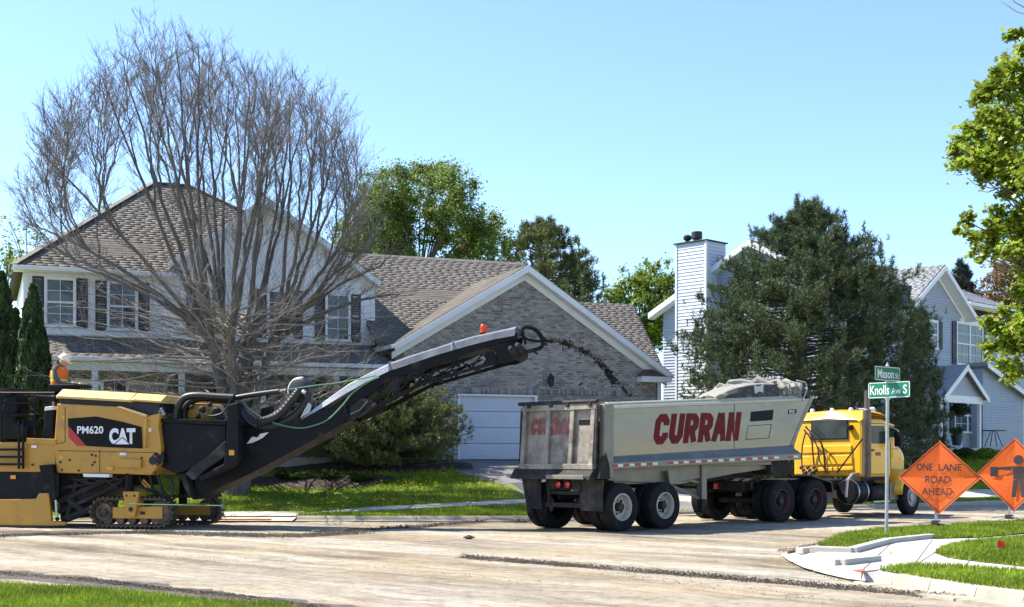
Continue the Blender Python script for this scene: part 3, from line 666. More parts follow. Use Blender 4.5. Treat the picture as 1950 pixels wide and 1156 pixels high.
# underside, cutter housing, side plate
mb=MB();mb.prism(M.ys([(-160,897),(82,897),(84,950),(70,952),(-160,953)],-1.05),-1.05,1.05);obj('cutter_housing',mb,MT['panel'],mm,bevel=.02)
mb=MB()
for k in range(14):
    px=4+k*6; x,z=M.hy(px,905+ (k%3)*13,-1.05); mb.ball((x,-1.055,z),.016,6,4)
obj('bolts',mb,MT['dusty'],mm)
mb=MB();mb.prism(M.ys([(-160,953),(68,950),(74,939),(93,939),(98,992),(124,994),(126,999),(112,1004),(92,1003),(-160,1001)],-1.16),-1.16,-1.08);obj('side_plate',mb,MT['cat'],mm,bevel=.012)
mb=MB();mb.prism(M.ys([(-160,999),(96,1001),(118,1000),(110,1007),(-160,1007)],-1.18),-1.19,-1.1);obj('skid_shoe',mb,MT['dusty'],mm)
mb=MB()
mb.prism(M.ys([(75,886),(101,884),(103,900),(113,905),(112,945),(100,960),(96,940),(84,936),(78,900)],-1.2),-1.22,-1.08);obj('lift_bracket',mb,MT['black'],mm,bevel=.012)
mb=MB();a=M.hy(106,950,-1.2);b_=M.hy(109,990,-1.2);mb.tube([(a[0],-1.2,a[1]),(b_[0],-1.2,b_[1])],.028,10);obj('lift_rod',mb,MT['steel'],mm,smooth=True)
mb=MB();a=M.hy(103,905,-1.2);b_=M.hy(106,952,-1.2);mb.tube([(a[0],-1.2,a[1]),(b_[0],-1.2,b_[1])],.05,10);a=M.hy(109,988,-1.2);obj('lift_cylinder',mb,MT['black'],mm,smooth=True);obj('rod_end',MB().ball((a[0],-1.2,a[1]),.05,8,6),MT['black'],mm,smooth=True)
mb=MB()
mb.prism(M.ys([(108,900),(236,900),(242,925),(196,934),(160,952),(150,985),(112,990)],-.8),-.75,.9)
obj('undercarriage',mb,MT['frame'],mm,bevel=.03)
mb=MB()
for (p,q,r_) in [((112,955),(200,915),.07),((112,975),(225,925),.05),((120,990),(178,968),.09),((150,900),(128,985),.05),((130,950),(160,975),.08),((112,930),(240,910),.04),((228,915),(196,940),.045)]:
    a=M.hy(*p,-.85);b_=M.hy(*q,-.85); mb.tube([(a[0],-.85,a[1]),(b_[0],-.85,b_[1])],r_,8)
obj('scraper_linkage',mb,MT['dusty'],mm,smooth=True)
mb=MB()
for k in range(7):
    a=M.hy(118+k*16,902,-.9);b_=M.hy(150+k*13,922+(k%3)*7,-.95);c_=M.hy(190+k*9,905+(k%2)*10,-.9)
    P_=[Vector((a[0],-.95,a[1])),Vector((b_[0],-1.0,b_[1])),Vector((c_[0],-.95,c_[1]))]
    mb.tube([P_[0].lerp(P_[1],t).lerp(P_[1].lerp(P_[2],t),t) for t in np.linspace(0,1,8)],.022,6)
obj('hydraulic_hoses',mb,MT['hose'],mm,smooth=True)
# crawler tracks
sx,sz=M.hy(197,977,Y0);ex_=M.hy(303,979,Y0)[0];TR=.30
def track(par,y0,y1,dx=0.,dusty=False):
    t=link('crawler_track',None,par,(dx,0,0)); x0=sx;x1=ex_;zc=TR+.055;L=x1-x0;per=2*L+2*math.pi*TR;n=40
    pad=MB();pad.box(-.052,.052,y0,y1,0,.022);pad.box(-.018,.018,y0,y1,.022,.058);pad.box(-.05,.05,y0+.08,y1-.08,-.03,0)
    me=pad.mesh('track_pad',MT['track'])
    for i in range(n):
        s=per*i/n
        if s<L: p=(x0+s,zc+TR);a=0.
        elif s<L+math.pi*TR: q=(s-L)/TR;p=(x1+math.sin(q)*TR,zc+math.cos(q)*TR);a=q
        elif s<2*L+math.pi*TR: p=(x1-(s-L-math.pi*TR),zc-TR);a=math.pi
        else: q=(s-2*L-math.pi*TR)/TR;p=(x0-math.sin(q)*TR,zc-math.cos(q)*TR);a=math.pi+q
        o=link('track_pad',me,t);o.location=(p[0],0,p[1]);o.rotation_euler=(0,a,0)
    mb=MB();ym=(y0+y1)/2
    for k in range(12):
        q=2*math.pi*k/12; mb.bar((x0,ym,zc),(x0+.27*math.cos(q),ym,zc+.27*math.sin(q)),.1,.09,up=(0,1,0))
    mb.lathe([(.001,-.12),(.2,-.12),(.22,-.05),(.22,.05),(.2,.12),(.001,.12)],(x0,ym,zc),(0,1,0),20)
    mb.lathe([(.001,0),(.09,0),(.1,.06)],(x0,y0+.02,zc),(0,-1,0),14)
    obj('sprocket',mb,MT['track'],t)
    mb=MB();mb.lathe([(.001,-.1),(.26,-.1),(.26,.1),(.001,.1)],(x1,ym,zc),(0,1,0),20);obj('idler',mb,MT['track'],t)
    mb=MB()
    for k in range(5): mb.lathe([(.001,-.11),(.1,-.11),(.1,.11),(.001,.11)],(x0+.1+(L-.2)*k/4,ym,zc-.17),(0,1,0),12)
    obj('rollers',mb,MT['track'],t)
    return t
nt_=track(mm,-1.13,-.80)
obj('track_frame',pr(M,[(214,966),(309,964),(309,988),(214,987)],-1.08,-.85),MT['cat'],nt_,bevel=.012)
obj('frame_slot',pr(M,[(267,974),(276,974),(276,980),(267,980)],-1.087,-1.075),MT['dark'],nt_)
obj('leg',pr(M,[(233,936),(265,936),(256,984),(241,984)],-1.2,-.86),MT['cat'],mm,bevel=.02)
mb=MB();a=M.hy(249,938,-.95);b_=M.hy(249,906,-.95);mb.tube([(a[0],-1.0,a[1]-.02),(b_[0],-1.0,b_[1]+.1)],.1,14);obj('leg_column',mb,MT['black'],mm,smooth=True)
mb=MB()
for px in (241,256): x,z=M.hy(px,944,-1.2); mb.lathe([(.001,.01),(.025,.01),(.028,0)],(x,-1.2,z),(0,-1,0),8)
x,z=M.hy(249,970,-1.2); mb.lathe([(.001,.02),(.05,.02),(.055,0)],(x,-1.2,z),(0,-1,0),12)
obj('bolts',mb,MT['dark'],mm)
ft=track(mm,.80,1.13,.25); obj('track_frame',pr(M,[(214,966),(309,964),(309,988),(214,987)],.85,1.08,-1.1),MT['cat'],ft)
mb=MB();a=M.hy(249,940,-1.1);mb.tube([(a[0]+.25,1.0,a[1]-.3),(a[0]+.25,1.0,a[1]+.55)],.1,12);obj('leg_column',mb,MT['black'],mm,smooth=True)
mb=MB();a=M.hy(246,960,-1.25);b_=M.hy(425,963,-1.25);mb.tube([(a[0],-1.27,a[1]),(b_[0],-1.27,b_[1])],.013,6);mb.box(b_[0]-.03,b_[0]+.03,-1.3,-1.24,b_[1]-.06,b_[1]+.04);obj('guide_rod',mb,MT['rope'],mm)
# front: black hopper plates, arm, lower conveyor end
obj('front_panel',pr(M,[(305,803),(430,810),(430,840),(408,862),(372,890),(334,903),(305,888)],-.95,.95),MT['panel'],mm,bevel=.02)
obj('front_deck',pr(M,[(305,797),(431,800),(431,810),(305,804)],-1.02,1.0),MT['black'],mm,bevel=.01)
obj('swing_post',pr(M,[(433,771),(453,766),(454,870),(440,889),(384,917),(376,909),(425,884),(430,860)],-1.12,-.85),MT['panel'],mm,bevel=.02)
obj('swing_post',pr(M,[(433,771),(453,766),(454,870),(440,889),(384,917),(376,909),(425,884),(430,860)],.75,1.0,-1.1),MT['panel'],mm,bevel=.02)
obj('lower_arm',pr(M,[(352,902),(362,892),(400,864),(430,838),(430,868),(395,892),(368,915)],-1.06,-.9),MT['dusty'],mm,bevel=.02)
obj('warning_sticker',pr(M,[(436,857),(446,857),(446,867),(436,867)],-1.126,-1.121),MT['amber'],mm)
obj('lower_hopper',pr(M,[(334,902),(352,900),(366,950),(356,940),(346,915)],-.8,.8),MT['frame'],mm)
mb=MB()
for k in range(9):
    t0=k*.7; P_=[Vector((M.hy(300+6*math.cos(i*.7+t0)+i*1.6,862+k*2+9*math.sin(i*.8+t0),-1.0)[0],-1.0-.02*k%3,M.hy(300+6*math.cos(i*.7+t0)+i*1.6,862+k*2+9*math.sin(i*.8+t0),-1.0)[1])) for i in range(7)]
    mb.tube(P_,.014,5)
for pts in ([(318,905),(330,925),(326,945),(312,942)],[(300,905),(310,935),(325,955),(340,940)],[(285,905),(290,930),(310,945)],[(265,906),(272,928),(300,940)]):
    mb.tube([(M.hy(*p,-.8)[0],-.8,M.hy(*p,-.8)[1]) for p in pts],.035,7)
obj('hydraulic_hoses',mb,MT['hose'],mm,smooth=True)
mb=MB();
for px in (266,273): a=M.hy(px,913,-.8);b_=M.hy(px+14,928,-.8); mb.bar((a[0],-.8,a[1]),(b_[0],-.8,b_[1]),.04,.03)
obj('warning_stripe',mb,MT['amber'],mm)
# engine bits above the front deck
mb=MB();mb.prism(M.ys([(345,778),(352,768),(400,768),(408,782),(404,800),(345,798)],-.3),-.4,.4);obj('pump_block',mb,MT['cat'],mm,bevel=.05)
mb=MB();
for px,py,r_ in [(385,780,.09),(412,785,.12),(400,770,.06),(365,775,.05),(420,795,.1),(377,792,.07)]:
    x,z=M.hy(px,py,-.6); mb.ball((x,-.6,z),r_,10,7)
obj('pump_fitting',mb,MT['dusty'],mm,smooth=True)['kind']='stuff'
mb=MB();x,z=M.hy(306,785,-1.0);
for k in range(6): mb.ball((x+.03*k-.1,-.95,z-.06*(k%3)+.08),.05,7,5)
obj('valve_cluster',mb,MT['steel'],mm,smooth=True)['kind']='stuff'
def fat(name,px,c,r,mat,par=mm,fr=M,n=10,rings=False):
    P_=[Vector((fr.hy(a,b_,c)[0],c,fr.hy(a,b_,c)[1])) for a,b_ in px]; out=[]
    for i in range(len(P_)-1):
        p0=P_[max(i-1,0)];p1=P_[i];p2=P_[i+1];p3=P_[min(i+2,len(P_)-1)]
        for t in np.linspace(0,1,9)[:-1]:
            out.append(.5*((2*p1)+(p2-p0)*t+(2*p0-5*p1+4*p2-p3)*t*t+(3*p1-p0-3*p2+p3)*t**3))
    out.append(P_[-1]); rs=[r*(1+(.07 if rings and i%2 else 0)) for i in range(len(out))]
    return obj(name,MB().tube(out,rs,n),MT[mat],par,smooth=not rings)
fat('intake_pipe',[(334,800),(337,780),(350,759),(372,753),(410,755),(446,757)],-.75,.085,'hose')
fat('intake_pipe',[(350,800),(352,780),(365,764),(385,758),(415,760),(446,762)],-.45,.085,'hose')
fat('intake_pipe',[(446,758),(480,752),(532,745)],-.6,.06,'hose')
mb=MB();a=M.hy(530,745,-.6);b_=M.hy(545,742,-.6);mb.tube([(a[0],-.6,a[1]),(b_[0],-.6,b_[1])],.03,8);obj('rod_end',mb,MT['steel'],mm)
fat('thin_hose',[(300,772),(325,795),(335,800)],-.8,.022,'hose');fat('thin_hose',[(440,760),(425,785),(400,792),(380,785)],-.9,.018,'hose');fat('thin_hose',[(455,768),(462,790),(475,805),(490,812)],-.9,.03,'hose');
# ---------------------------------------------------------------- discharge conveyor (part of the machine)
C=frame_at((0,-.55,0),((460-975)*29.8/F,29.8,0),-7)
cv=link('conveyor',None,mm); lo=M.w2l(C.o); cv.location=lo; cv.rotation_euler=(0,0,R(-7+12))
def cp(pts,c0,c1,plane=-.55): return MB().prism(C.ys(pts,plane),c0,c1)
low=[(367,952),(396,945),(483,899),(661,803),(668,781),(572,793),(456,836),(378,905)]
for c0,c1 in ((-.55,-.50),(.50,.55)):
    obj('side_plate',cp([(367,952),(483,899),(663,802),(672,770),(588,786),(456,836),(372,912)],c0,c1),MT['panel'],cv,bevel=.008)
obj('belly_plate',cp([(367,952),(483,899),(663,802),(661,797),(481,893),(366,944)],-.5,.5),MT['frame'],cv)
obj('belt',cp([(400,906),(460,846),(590,790),(672,765),(800,690),(975,640),(978,646),(800,698),(672,778),(592,801),(464,858)],-.42,.42),MT['hose'],cv)
# folding upper section: chords, channel band and lattice
for c0,c1 in ((-.55,-.47),(.47,.55)):
    obj('channel_band',cp([(655,762),(745,703),(884,660),(985,634),(985,646),(940,656),(900,669),(867,682),(832,695),(804,704),(785,709),(745,722),(690,760),(664,792)],c0,c1),MT['black'],cv,bevel=.008)
    obj('lower_chord',cp([(655,806),(720,778),(804,733),(900,705),(975,685),(990,678),(988,672),(900,699),(802,727),(716,770),(655,798)],c0,c1),MT['black'],cv,bevel=.006)
    cm=(c0+c1)/2
    lat=[((690,758),(706,782)),((706,782),(738,722)),((738,722),(752,752)),((752,752),(788,712)),((788,712),(806,728)),((806,728),(826,702)),((826,702),(850,716)),((850,716),(874,686)),((874,686),(896,702)),((896,702),(918,674)),((918,674),(936,690)),((782,722),(870,692)),((806,735),(832,700)),((848,704),(905,678))]
    for p,q in lat:
        a=C.hy(*p,-.55);b_=C.hy(*q,-.55); obj('lattice_bar',MB().bar((a[0],cm,a[1]),(b_[0],cm,b_[1]),.035,.035,up=(0,1,0)),MT['black'],cv)
    for pts in ([(744,722),(752,714),(772,716),(774,726),(764,724),(758,742),(764,748),(752,752),(742,744)],[(922,672),(940,668),(948,690),(928,696)],[(940,664),(975,654),(984,662),(990,680),(972,688),(950,690)]):
        obj('gusset',cp(pts,c0-.01,c1+.01),MT['black'],cv,bevel=.006)
    obj('hinge_block',cp([(666,775),(690,758),(706,760),(720,772),(700,786),(668,800)],c0-.03,c1+.03),MT['frame'],cv,bevel=.01)
mb=MB()
for p,q in [((676,793),(702,764)),((682,795),(716,768)),((668,790),(684,782))]:
    a=C.hy(*p,-.6);b_=C.hy(*q,-.6);mb.tube([(a[0],-.6,a[1]),(b_[0],-.6,b_[1])],.035,8)
obj('fold_cylinder',mb,MT['dusty'],cv,smooth=True)
for px,py in [(700,775),(760,745),(830,722),(900,700),(720,745),(800,712),(860,690),(930,672)]:
    x,z=C.hy(px,py,-.55); obj('cross_beam',MB().box(x-.03,x+.03,-.47,.47,z-.03,z+.03),MT['black'],cv)
for px,py in [(500,860),(560,835),(620,806)]:
    x,z=C.hy(px,py,-.55); mb=MB();mb.lathe([(.001,.012),(.02,.012),(.022,0)],(x,-.55,z),(0,-1,0),8);obj('bolt',mb,MT['dusty'],cv)
# head drum and splash guard rings
mb=MB();x,z=C.hy(982,668,-.55);mb.lathe([(.001,-.5),(.17,-.5),(.18,0),(.17,.5),(.001,.5)],(x,0,z),(0,1,0),20);obj('head_drum',mb,MT['black'],cv,smooth=True)
mb=MB();
for dx,dz in ((-.1,.03),(.05,.1),(0,-.06),(.13,0),(-.04,-.02)): mb.ball((x+dx,-.55,z+dz),.09,8,6)
obj('drive_motor',mb,MT['frame'],cv,smooth=True)
for c in (-.5,.45):
    fat('guard_ring',[(992,640),(995,626),(1003,622),(1018,627),(1029,638),(1034,652),(1029,662),(1014,667),(1000,671)],c,.045,'black',cv,C,8)
    fat('guard_ring',[(994,640),(1010,648),(1032,650)],c,.03,'black',cv,C,8)
    fat('guard_ring',[(994,624),(997,640),(1001,655)],c,.03,'black',cv,C,8)
mb=MB()
for px,py in [(1018,627),(1033,650),(1014,667)]:
    x,z=C.hy(px,py,-.5); mb.tube([(x,-.5,z),(x,.45,z)],.03,7)
obj('guard_bar',mb,MT['black'],cv)
# arched silver cover
ctr=[(574,789),(612,768),(660,738),(700,716),(740,697),(780,683),(830,667),(861,657),(900,646),(940,637),(981,628)]
mb=MB();vs=[];nn=9
for i,(px,py) in enumerate(ctr):
    x,z=C.hy(px,py+6,-.55); h=.07+.13*math.sin(min(1,i/2.)*math.pi/2)
    for j in range(nn):
        t=math.pi*j/(nn-1); jit=.012*math.sin(i*2.3+j*1.7)
        vs.append((x+jit,-.57*math.cos(t),z-.05+h*1.15*math.sin(t)**.42+jit))
fs=[(i*nn+j,(i+1)*nn+j,(i+1)*nn+j+1,i*nn+j+1) for i in range(len(ctr)-1) for j in range(nn-1)]+[tuple(range(nn)),tuple(range((len(ctr)-1)*nn+nn-1,(len(ctr)-1)*nn-1,-1))]
k_=4*nn
mb.add(vs[:k_+nn],[f for f in fs if max(f)<k_+nn]);obj('cover',mb,MT['silver'],cv,smooth=True)
mb=MB();mb.add(vs[k_:],[tuple(q-k_ for q in f) for f in fs if min(f)>=k_]);obj('cover',mb,MT['silverg'],cv,smooth=True)
for i in (4,7):
    mb=MB();x,z=C.hy(ctr[i][0],ctr[i][1]+6,-.55)
    mb.tube([(x,-.585*math.cos(t),z-.045+.24*math.sin(t)**.42) for t in np.linspace(0,math.pi,12)],.015,5);obj('cover_bow',mb,MT['steel'],cv)
obj('cover_tip',cp([(572,796),(588,766),(594,772),(590,786)],-.58,-.55),MT['silver'],cv)
mb=MB();x,z=C.hy(920,638,-.2);mb.lathe([(.001,0),(.07,0),(.075,.03)],(x,-.2,z+.02),(0,0,1),14);o=obj('beacon_base',mb,MT['black'],cv)
mb=MB();mb.lathe([(.07,.03),(.074,.05),(.072,.13),(.078,.14),(.078,.19),(.065,.21),(.001,.215)],(x,-.2,z+.02),(.08,0,1),16);obj('beacon_lamp',mb,MT['beacon'],cv,smooth=True)
# dust fan drum and its hoses
mb=MB();x,z=C.hy(574,744,-.3);mb.lathe([(.001,-.14),(.24,-.14),(.29,-.1),(.29,.1),(.24,.14),(.001,.14)],(x,-.3,z),(.35,1,0.05),24);obj('dust_fan',mb,MT['hose'],cv,smooth=True)
mb=MB();mb.tube([(x+.295*math.cos(t),-.34,z+.295*math.sin(t)) for t in np.linspace(1.4,3.4,14)],.018,6);obj('rim_glint',mb,MT['white'],cv,smooth=True)  # white arc paints the highlight on the fan's edge
fat('dust_hose',[(456,768),(464,790),(485,803),(510,800),(535,786),(556,762),(570,744)],-.6,.1,'hose',cv,C,12,True)
fat('dust_hose',[(458,772),(472,798),(500,812),(535,806),(565,788),(582,765),(588,746)],-.48,.1,'hose',cv,C,12,True)
mb=MB();x,z=C.hy(579,746,-.62);mb.ball((x,-.66,z),.045,10,7);obj('fan_hub',mb,MT['white'],cv,smooth=True)
obj('hose_bracket',cp([(458,838),(476,820),(498,806),(560,790),(590,770),(592,776),(560,800),(500,822),(478,842)],-.5,.5),MT['black'],cv,bevel=.01)
obj('window_sticker',cp([(470,845),(480,832),(492,833),(482,843)],-.556,-.551),MT['white'],cv)
obj('window_sticker',cp([(484,842),(496,826),(512,823),(500,834)],-.556,-.551),MT['white'],cv)
fat('tie_rope',[(548,742),(600,734),(650,728),(716,715)],-.62,.014,'rope',cv,C,6)
fat('tie_rope',[(454,760),(490,790),(527,807),(571,815),(605,808),(628,796),(652,772),(672,748),(700,728),(722,718)],-.63,.018,'rope',cv,C,6)
# ================================================================ WORKER
def worker():
    c_=M.hit(113,700,1,-.05); wx,wy=c_.x,-.05
    top=M.hit(124,683,1,-.05).z; base=top-1.62
    loc=M.l2w((wx,wy,base))
    p=thing('person','worker in hard hat and orange safety vest looking down at the controls','person',loc,-12)
    vs=[(0,0,.92),(0,0,1.08),(-.02,0,1.25),(.0,0,1.40),(.05,0,1.48)]
    ed=[(0,1),(1,2),(2,3),(3,4)];rad=[.15,.155,.17,.13,.065]
    def ch(a,pts,rs):
        i=a
        for q,r_ in zip(pts,rs): vs.append(q);rad.append(r_);ed.append((i,len(vs)-1));i=len(vs)-1
    for s in (-1,1):
        ch(3,[(-.01,s*.17,1.38),(.03,s*.225,1.15),(.20,s*.21,.98),(.36,s*.17,1.02),(.43,s*.16,1.03)],[.08,.065,.05,.04,.035])
        ch(0,[(0,s*.10,.86),(.02,s*.11,.48),(-.02,s*.11,.08),(.12,s*.12,.04)],[.11,.075,.055,.05])
    me=bpy.data.meshes.new('body');me.from_pydata(vs,ed,[]);o=link('body',me,p);me.materials.append(MT['hood'])
    sm=o.modifiers.new('skin','SKIN');sm.use_smooth_shade=True
    for i,r_ in enumerate(rad): me.skin_vertices[0].data[i].radius=(r_,r_*(1.15 if 0<i<4 else 1))
    me.skin_vertices[0].data[0].use_root=True
    su=o.modifiers.new('sub','SUBSURF');su.levels=1;su.render_levels=2
    mb=MB();n=16;prof=[(.93,.0,.19,.23),(1.08,-.0,.19,.225),(1.125,-.0,.192,.227),(1.2,-.01,.205,.235),(1.33,.0,.19,.225),(1.42,.02,.13,.15)];v_=[]
    for z,cx,rx,ry in prof:
        for j in range(n): t=2*math.pi*j/n; v_.append((cx+rx*math.cos(t),ry*math.sin(t),z))
    fs=[(i*n+j,i*n+(j+1)%n,(i+1)*n+(j+1)%n,(i+1)*n+j) for i in range(len(prof)-1) for j in range(n)]
    mb.add(v_,fs,0)
    for i,f in enumerate(fs):
        j=i%n
        if i//n==1 or (j==11 and i//n>1): mb.m[i]=1
    vo=obj('vest',mb,[MT['vest'],MT['lime']],p,smooth=True)
    # head, bowed forward
    Mh=Matrix.Translation((.11,0,1.55))@Matrix.Rotation(R(32),4,'Y')
    def hp(mb,name,mat): mb.v=[tuple(Mh@Vector(v)) for v in mb.v]; return obj(name,mb,MT[mat],p,smooth=True)
    mb=MB();mb.ball((.01,0,.015),.105,16,12,sq=(1.02,.8,1.2))
    mb.ball((.075,0,-.05),.05,10,7,sq=(.7,.9,.8)); mb.ball((.105,0,.0),.022,8,6,sq=(1,.7,1.3))
    for s in (-1,1): mb.ball((.0,s*.08,.0),.024,8,6,sq=(.7,.4,1.2))
    hd=hp(mb,'head','skin')
    mb=MB()
    for s in (-1,1): mb.ball((.09,s*.033,.025),.012,8,6)
    mb.box(.094,.102,-.022,.022,-.052,-.046); hp(mb,'eyes_and_mouth','hair')
    mb=MB();mb.lathe([(.155,.055),(.158,.065),(.132,.075),(.128,.12),(.10,.165),(.05,.188),(.001,.192)],(-.01,0,0),(0,0,1),18)
    mb.box(-.13,.11,-.012,.012,.165,.2);mb.prism([(.09,-.09),(.19,-.05),(.2,0),(.19,.05),(.09,.09)],.055,.068,'z')
    hp(mb,'hard_hat','hat')
    mb=MB();mb.lathe([(.10,-.18),(.115,-.13),(.105,-.08)],(-.045,0,.0),(.1,0,1),14);hp(mb,'hood_collar','hood')
    for s in (-1,1):
        mb=MB();b_=Vector((.45,s*.155,1.03));mb.ball(b_,.045,10,7,sq=(1.2,.8,.55))
        for k,l in enumerate((.07,.085,.08,.065)):
            q=b_+Vector((.035,(k-1.5)*.02,0));mb.tube([q,q+Vector((l*.55,0,-.005)),q+Vector((l*.9,0,-.04))],[.011,.0105,.008],6)
        q=b_+Vector((0,-s*.035,0));mb.tube([q,q+Vector((.03,-s*.02,-.01)),q+Vector((.055,-s*.02,-.035))],[.013,.011,.009],6)
        obj('hand',mb,MT['skin'],p,smooth=True)
worker()
# ================================================================ DUMP TRAILER
T=frame_at((0,-1.25,0),(2.39,28.4,0),43)
tr=thing('dump_trailer','grey aluminium dump trailer being filled with asphalt millings','dump trailer',T.o,43)
def tyre_mb(r=.525,wd=.27,n=36):
    mb=MB();h=wd/2
    prof=[(r*.56,-h*.72),(r*.60,-h*.92),(r*.80,-h),(r*.93,-h*.95),(r*.985,-h*.80)]
    for k in range(5):
        y=-h*.72+k*h*.36; prof+=[(r,y),(r,y+h*.26),(r*.968,y+h*.275),(r*.968,y+h*.345)] if k<4 else [(r,y)]
    prof+=[(r*.985,h*.80),(r*.93,h*.95),(r*.80,h),(r*.60,h*.92),(r*.56,h*.72)]
    return mb.lathe(prof,(0,0,0),(0,1,0),n)
TYRE=tyre_mb().mesh('tyre',MT['rubber'],True)
def rim_mb(r=.525,style=0):
    mb=MB()
    if style==0: mb.lathe([(r*.57,-.10),(r*.565,-.13),(r*.53,-.135),(r*.51,-.09),(r*.49,.03),(r*.40,.06),(r*.26,.05),(r*.24,.02),(.001,.02)],(0,0,0),(0,1,0),32)
    else: mb.lathe([(r*.57,-.10),(r*.565,-.13),(r*.53,-.135),(r*.50,-.10),(r*.42,-.08),(r*.26,-.10),(r*.25,-.13),(.001,-.13)],(0,0,0),(0,1,0),32)
    return mb
RIM={k:rim_mb(style=s).mesh('rim',MT[k],True) for k,s in (('rim',0),('rimred',0),('rimgrey',1))}
hb=MB();hb.lathe([(.10,.05),(.10,-.06),(.085,-.10),(.001,-.105)],(0,0,0),(0,1,0),16)
for k in range(10):
    q=2*math.pi*k/10; hb.lathe([(.016,.05),(.016,.015),(.001,.01)],(.145*math.cos(q),0,.145*math.sin(q)),(0,1,0),6)
HUB=hb.mesh('hub',MT['dusty']); 
HOLE1=MB().lathe([(.001,0),(.034,0),(.034,.01)],(0,.052,0),(0,-1,0),10).mesh('hand_hole',MT['dark'])
def wheel(par,x,y,side,kind='rim',r=.525,inner=False):
    t=link('tyre',TYRE,par,(x,y,r)); t.scale=(r/.525,)*3; t.rotation_euler=(0,random.random()*6,0) if side<0 else (0,random.random()*6,math.pi)
    es=t.modifiers.new('split','EDGE_SPLIT'); es.split_angle=R(40)
    if not inner:
        m_=link('rim',RIM[kind],t); es=m_.modifiers.new('split','EDGE_SPLIT'); es.split_angle=R(40)
        link('hub',HUB,t); 
        if kind!='rimgrey':
            for q in range(5): link('hand_hole',HOLE1,t,(.185*math.cos(1.2566*q+.5),0,.185*math.sin(1.2566*q+.5)))
    return t
for x in (0,1.42):
    for s in (-1,1):
        wheel(tr,x,s*1.13,s,'rim');wheel(tr,x,s*.80,s,'rim',inner=True)
    obj('axle',MB().tube([(x,-.7,.525),(x,.7,.525)],.075,12),MT['frame'],tr,smooth=True)
    obj('brake_chamber',MB().lathe([(.001,-.1),(.11,-.1),(.12,0),(.11,.1),(.001,.1)],(x-.25,-.3,.62),(1,0,.3),14),MT['frame'],tr,smooth=True)
top=lambda x:2.777+.0555*x
zb=lambda x:1.632+.0426*x
rt=lambda x:1.495+.0316*x
rb=lambda x:1.36+.0284*x
xr=-.33
YS=-1.16
for s in (-1,1):
    # side sheet with sloping front edge; slab 6 cm thick
    poly=[(xr,zb(xr)),(6.28,zb(6.28)),(7.2,top(7.2)),(xr,top(xr))]
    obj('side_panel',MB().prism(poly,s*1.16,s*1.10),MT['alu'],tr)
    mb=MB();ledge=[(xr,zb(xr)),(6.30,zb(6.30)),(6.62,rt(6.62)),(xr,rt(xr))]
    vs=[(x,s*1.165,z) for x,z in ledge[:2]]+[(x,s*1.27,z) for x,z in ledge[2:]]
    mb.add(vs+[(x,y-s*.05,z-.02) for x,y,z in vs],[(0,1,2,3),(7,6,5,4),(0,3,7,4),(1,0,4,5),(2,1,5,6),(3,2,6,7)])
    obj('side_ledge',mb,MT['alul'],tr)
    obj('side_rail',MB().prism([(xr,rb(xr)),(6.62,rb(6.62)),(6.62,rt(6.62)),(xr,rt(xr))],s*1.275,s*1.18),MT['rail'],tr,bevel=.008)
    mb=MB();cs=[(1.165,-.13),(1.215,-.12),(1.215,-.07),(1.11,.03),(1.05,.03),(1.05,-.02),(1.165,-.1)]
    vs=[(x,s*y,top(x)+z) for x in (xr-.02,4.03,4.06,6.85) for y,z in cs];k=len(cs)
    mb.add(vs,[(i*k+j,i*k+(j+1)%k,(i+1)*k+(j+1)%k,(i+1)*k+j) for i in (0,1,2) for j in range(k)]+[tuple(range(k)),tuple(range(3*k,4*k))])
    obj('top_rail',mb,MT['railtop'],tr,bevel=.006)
    obj('front_post',MB().prism([(6.30,zb(6.3)),(6.42,zb(6.4)),(7.3,top(7.2)-.1),(7.2,top(7.2))],s*1.165,s*1.0),MT['rail'],tr)
    obj('corner_post',MB().prism([(-.62,1.16),(-.30,1.16),(-.30,2.74),(-.58,2.74)],s*1.275,s*1.12),MT['rail'],tr,bevel=.012)
    obj('corner_skirt',MB().prism([(-.78,1.14),(-.42,1.14),(-.45,1.45),(-.56,1.72),(-.66,1.55)],s*1.29,s*1.2),MT['frame'],tr,bevel=.012)
    obj('lower_skin',MB().prism([(xr,rb(xr)-.005),(6.5,rb(6.5)-.005),(6.3,1.38),(4.2,1.2),(1.6,1.02),(-.1,1.10)],s*.95,s*.88),MT['rail'],tr)
# box seams and bolts on the near side
mb=MB();mb.bar((4.05,-1.163,zb(4.05)),(4.05,-1.163,top(4.05)-.1),.02,.012)
obj('panel_seam',mb,MT['rail'],tr)
obj('floor',MB().box(-.6,6.3,-1.1,1.1,1.42,1.5),MT['rail'],tr)
obj('front_wall',MB().add([(6.28,-1.1,1.45),(6.28,1.1,1.45),(7.2,1.1,top(7.2)),(7.2,-1.1,top(7.2)),(6.34,-1.1,1.45),(6.34,1.1,1.45),(7.26,1.1,top(7.2)),(7.26,-1.1,top(7.2))],[(0,1,2,3),(7,6,5,4),(0,4,5,1),(2,6,7,3),(0,3,7,4),(1,5,6,2)]),MT['rail'],tr)
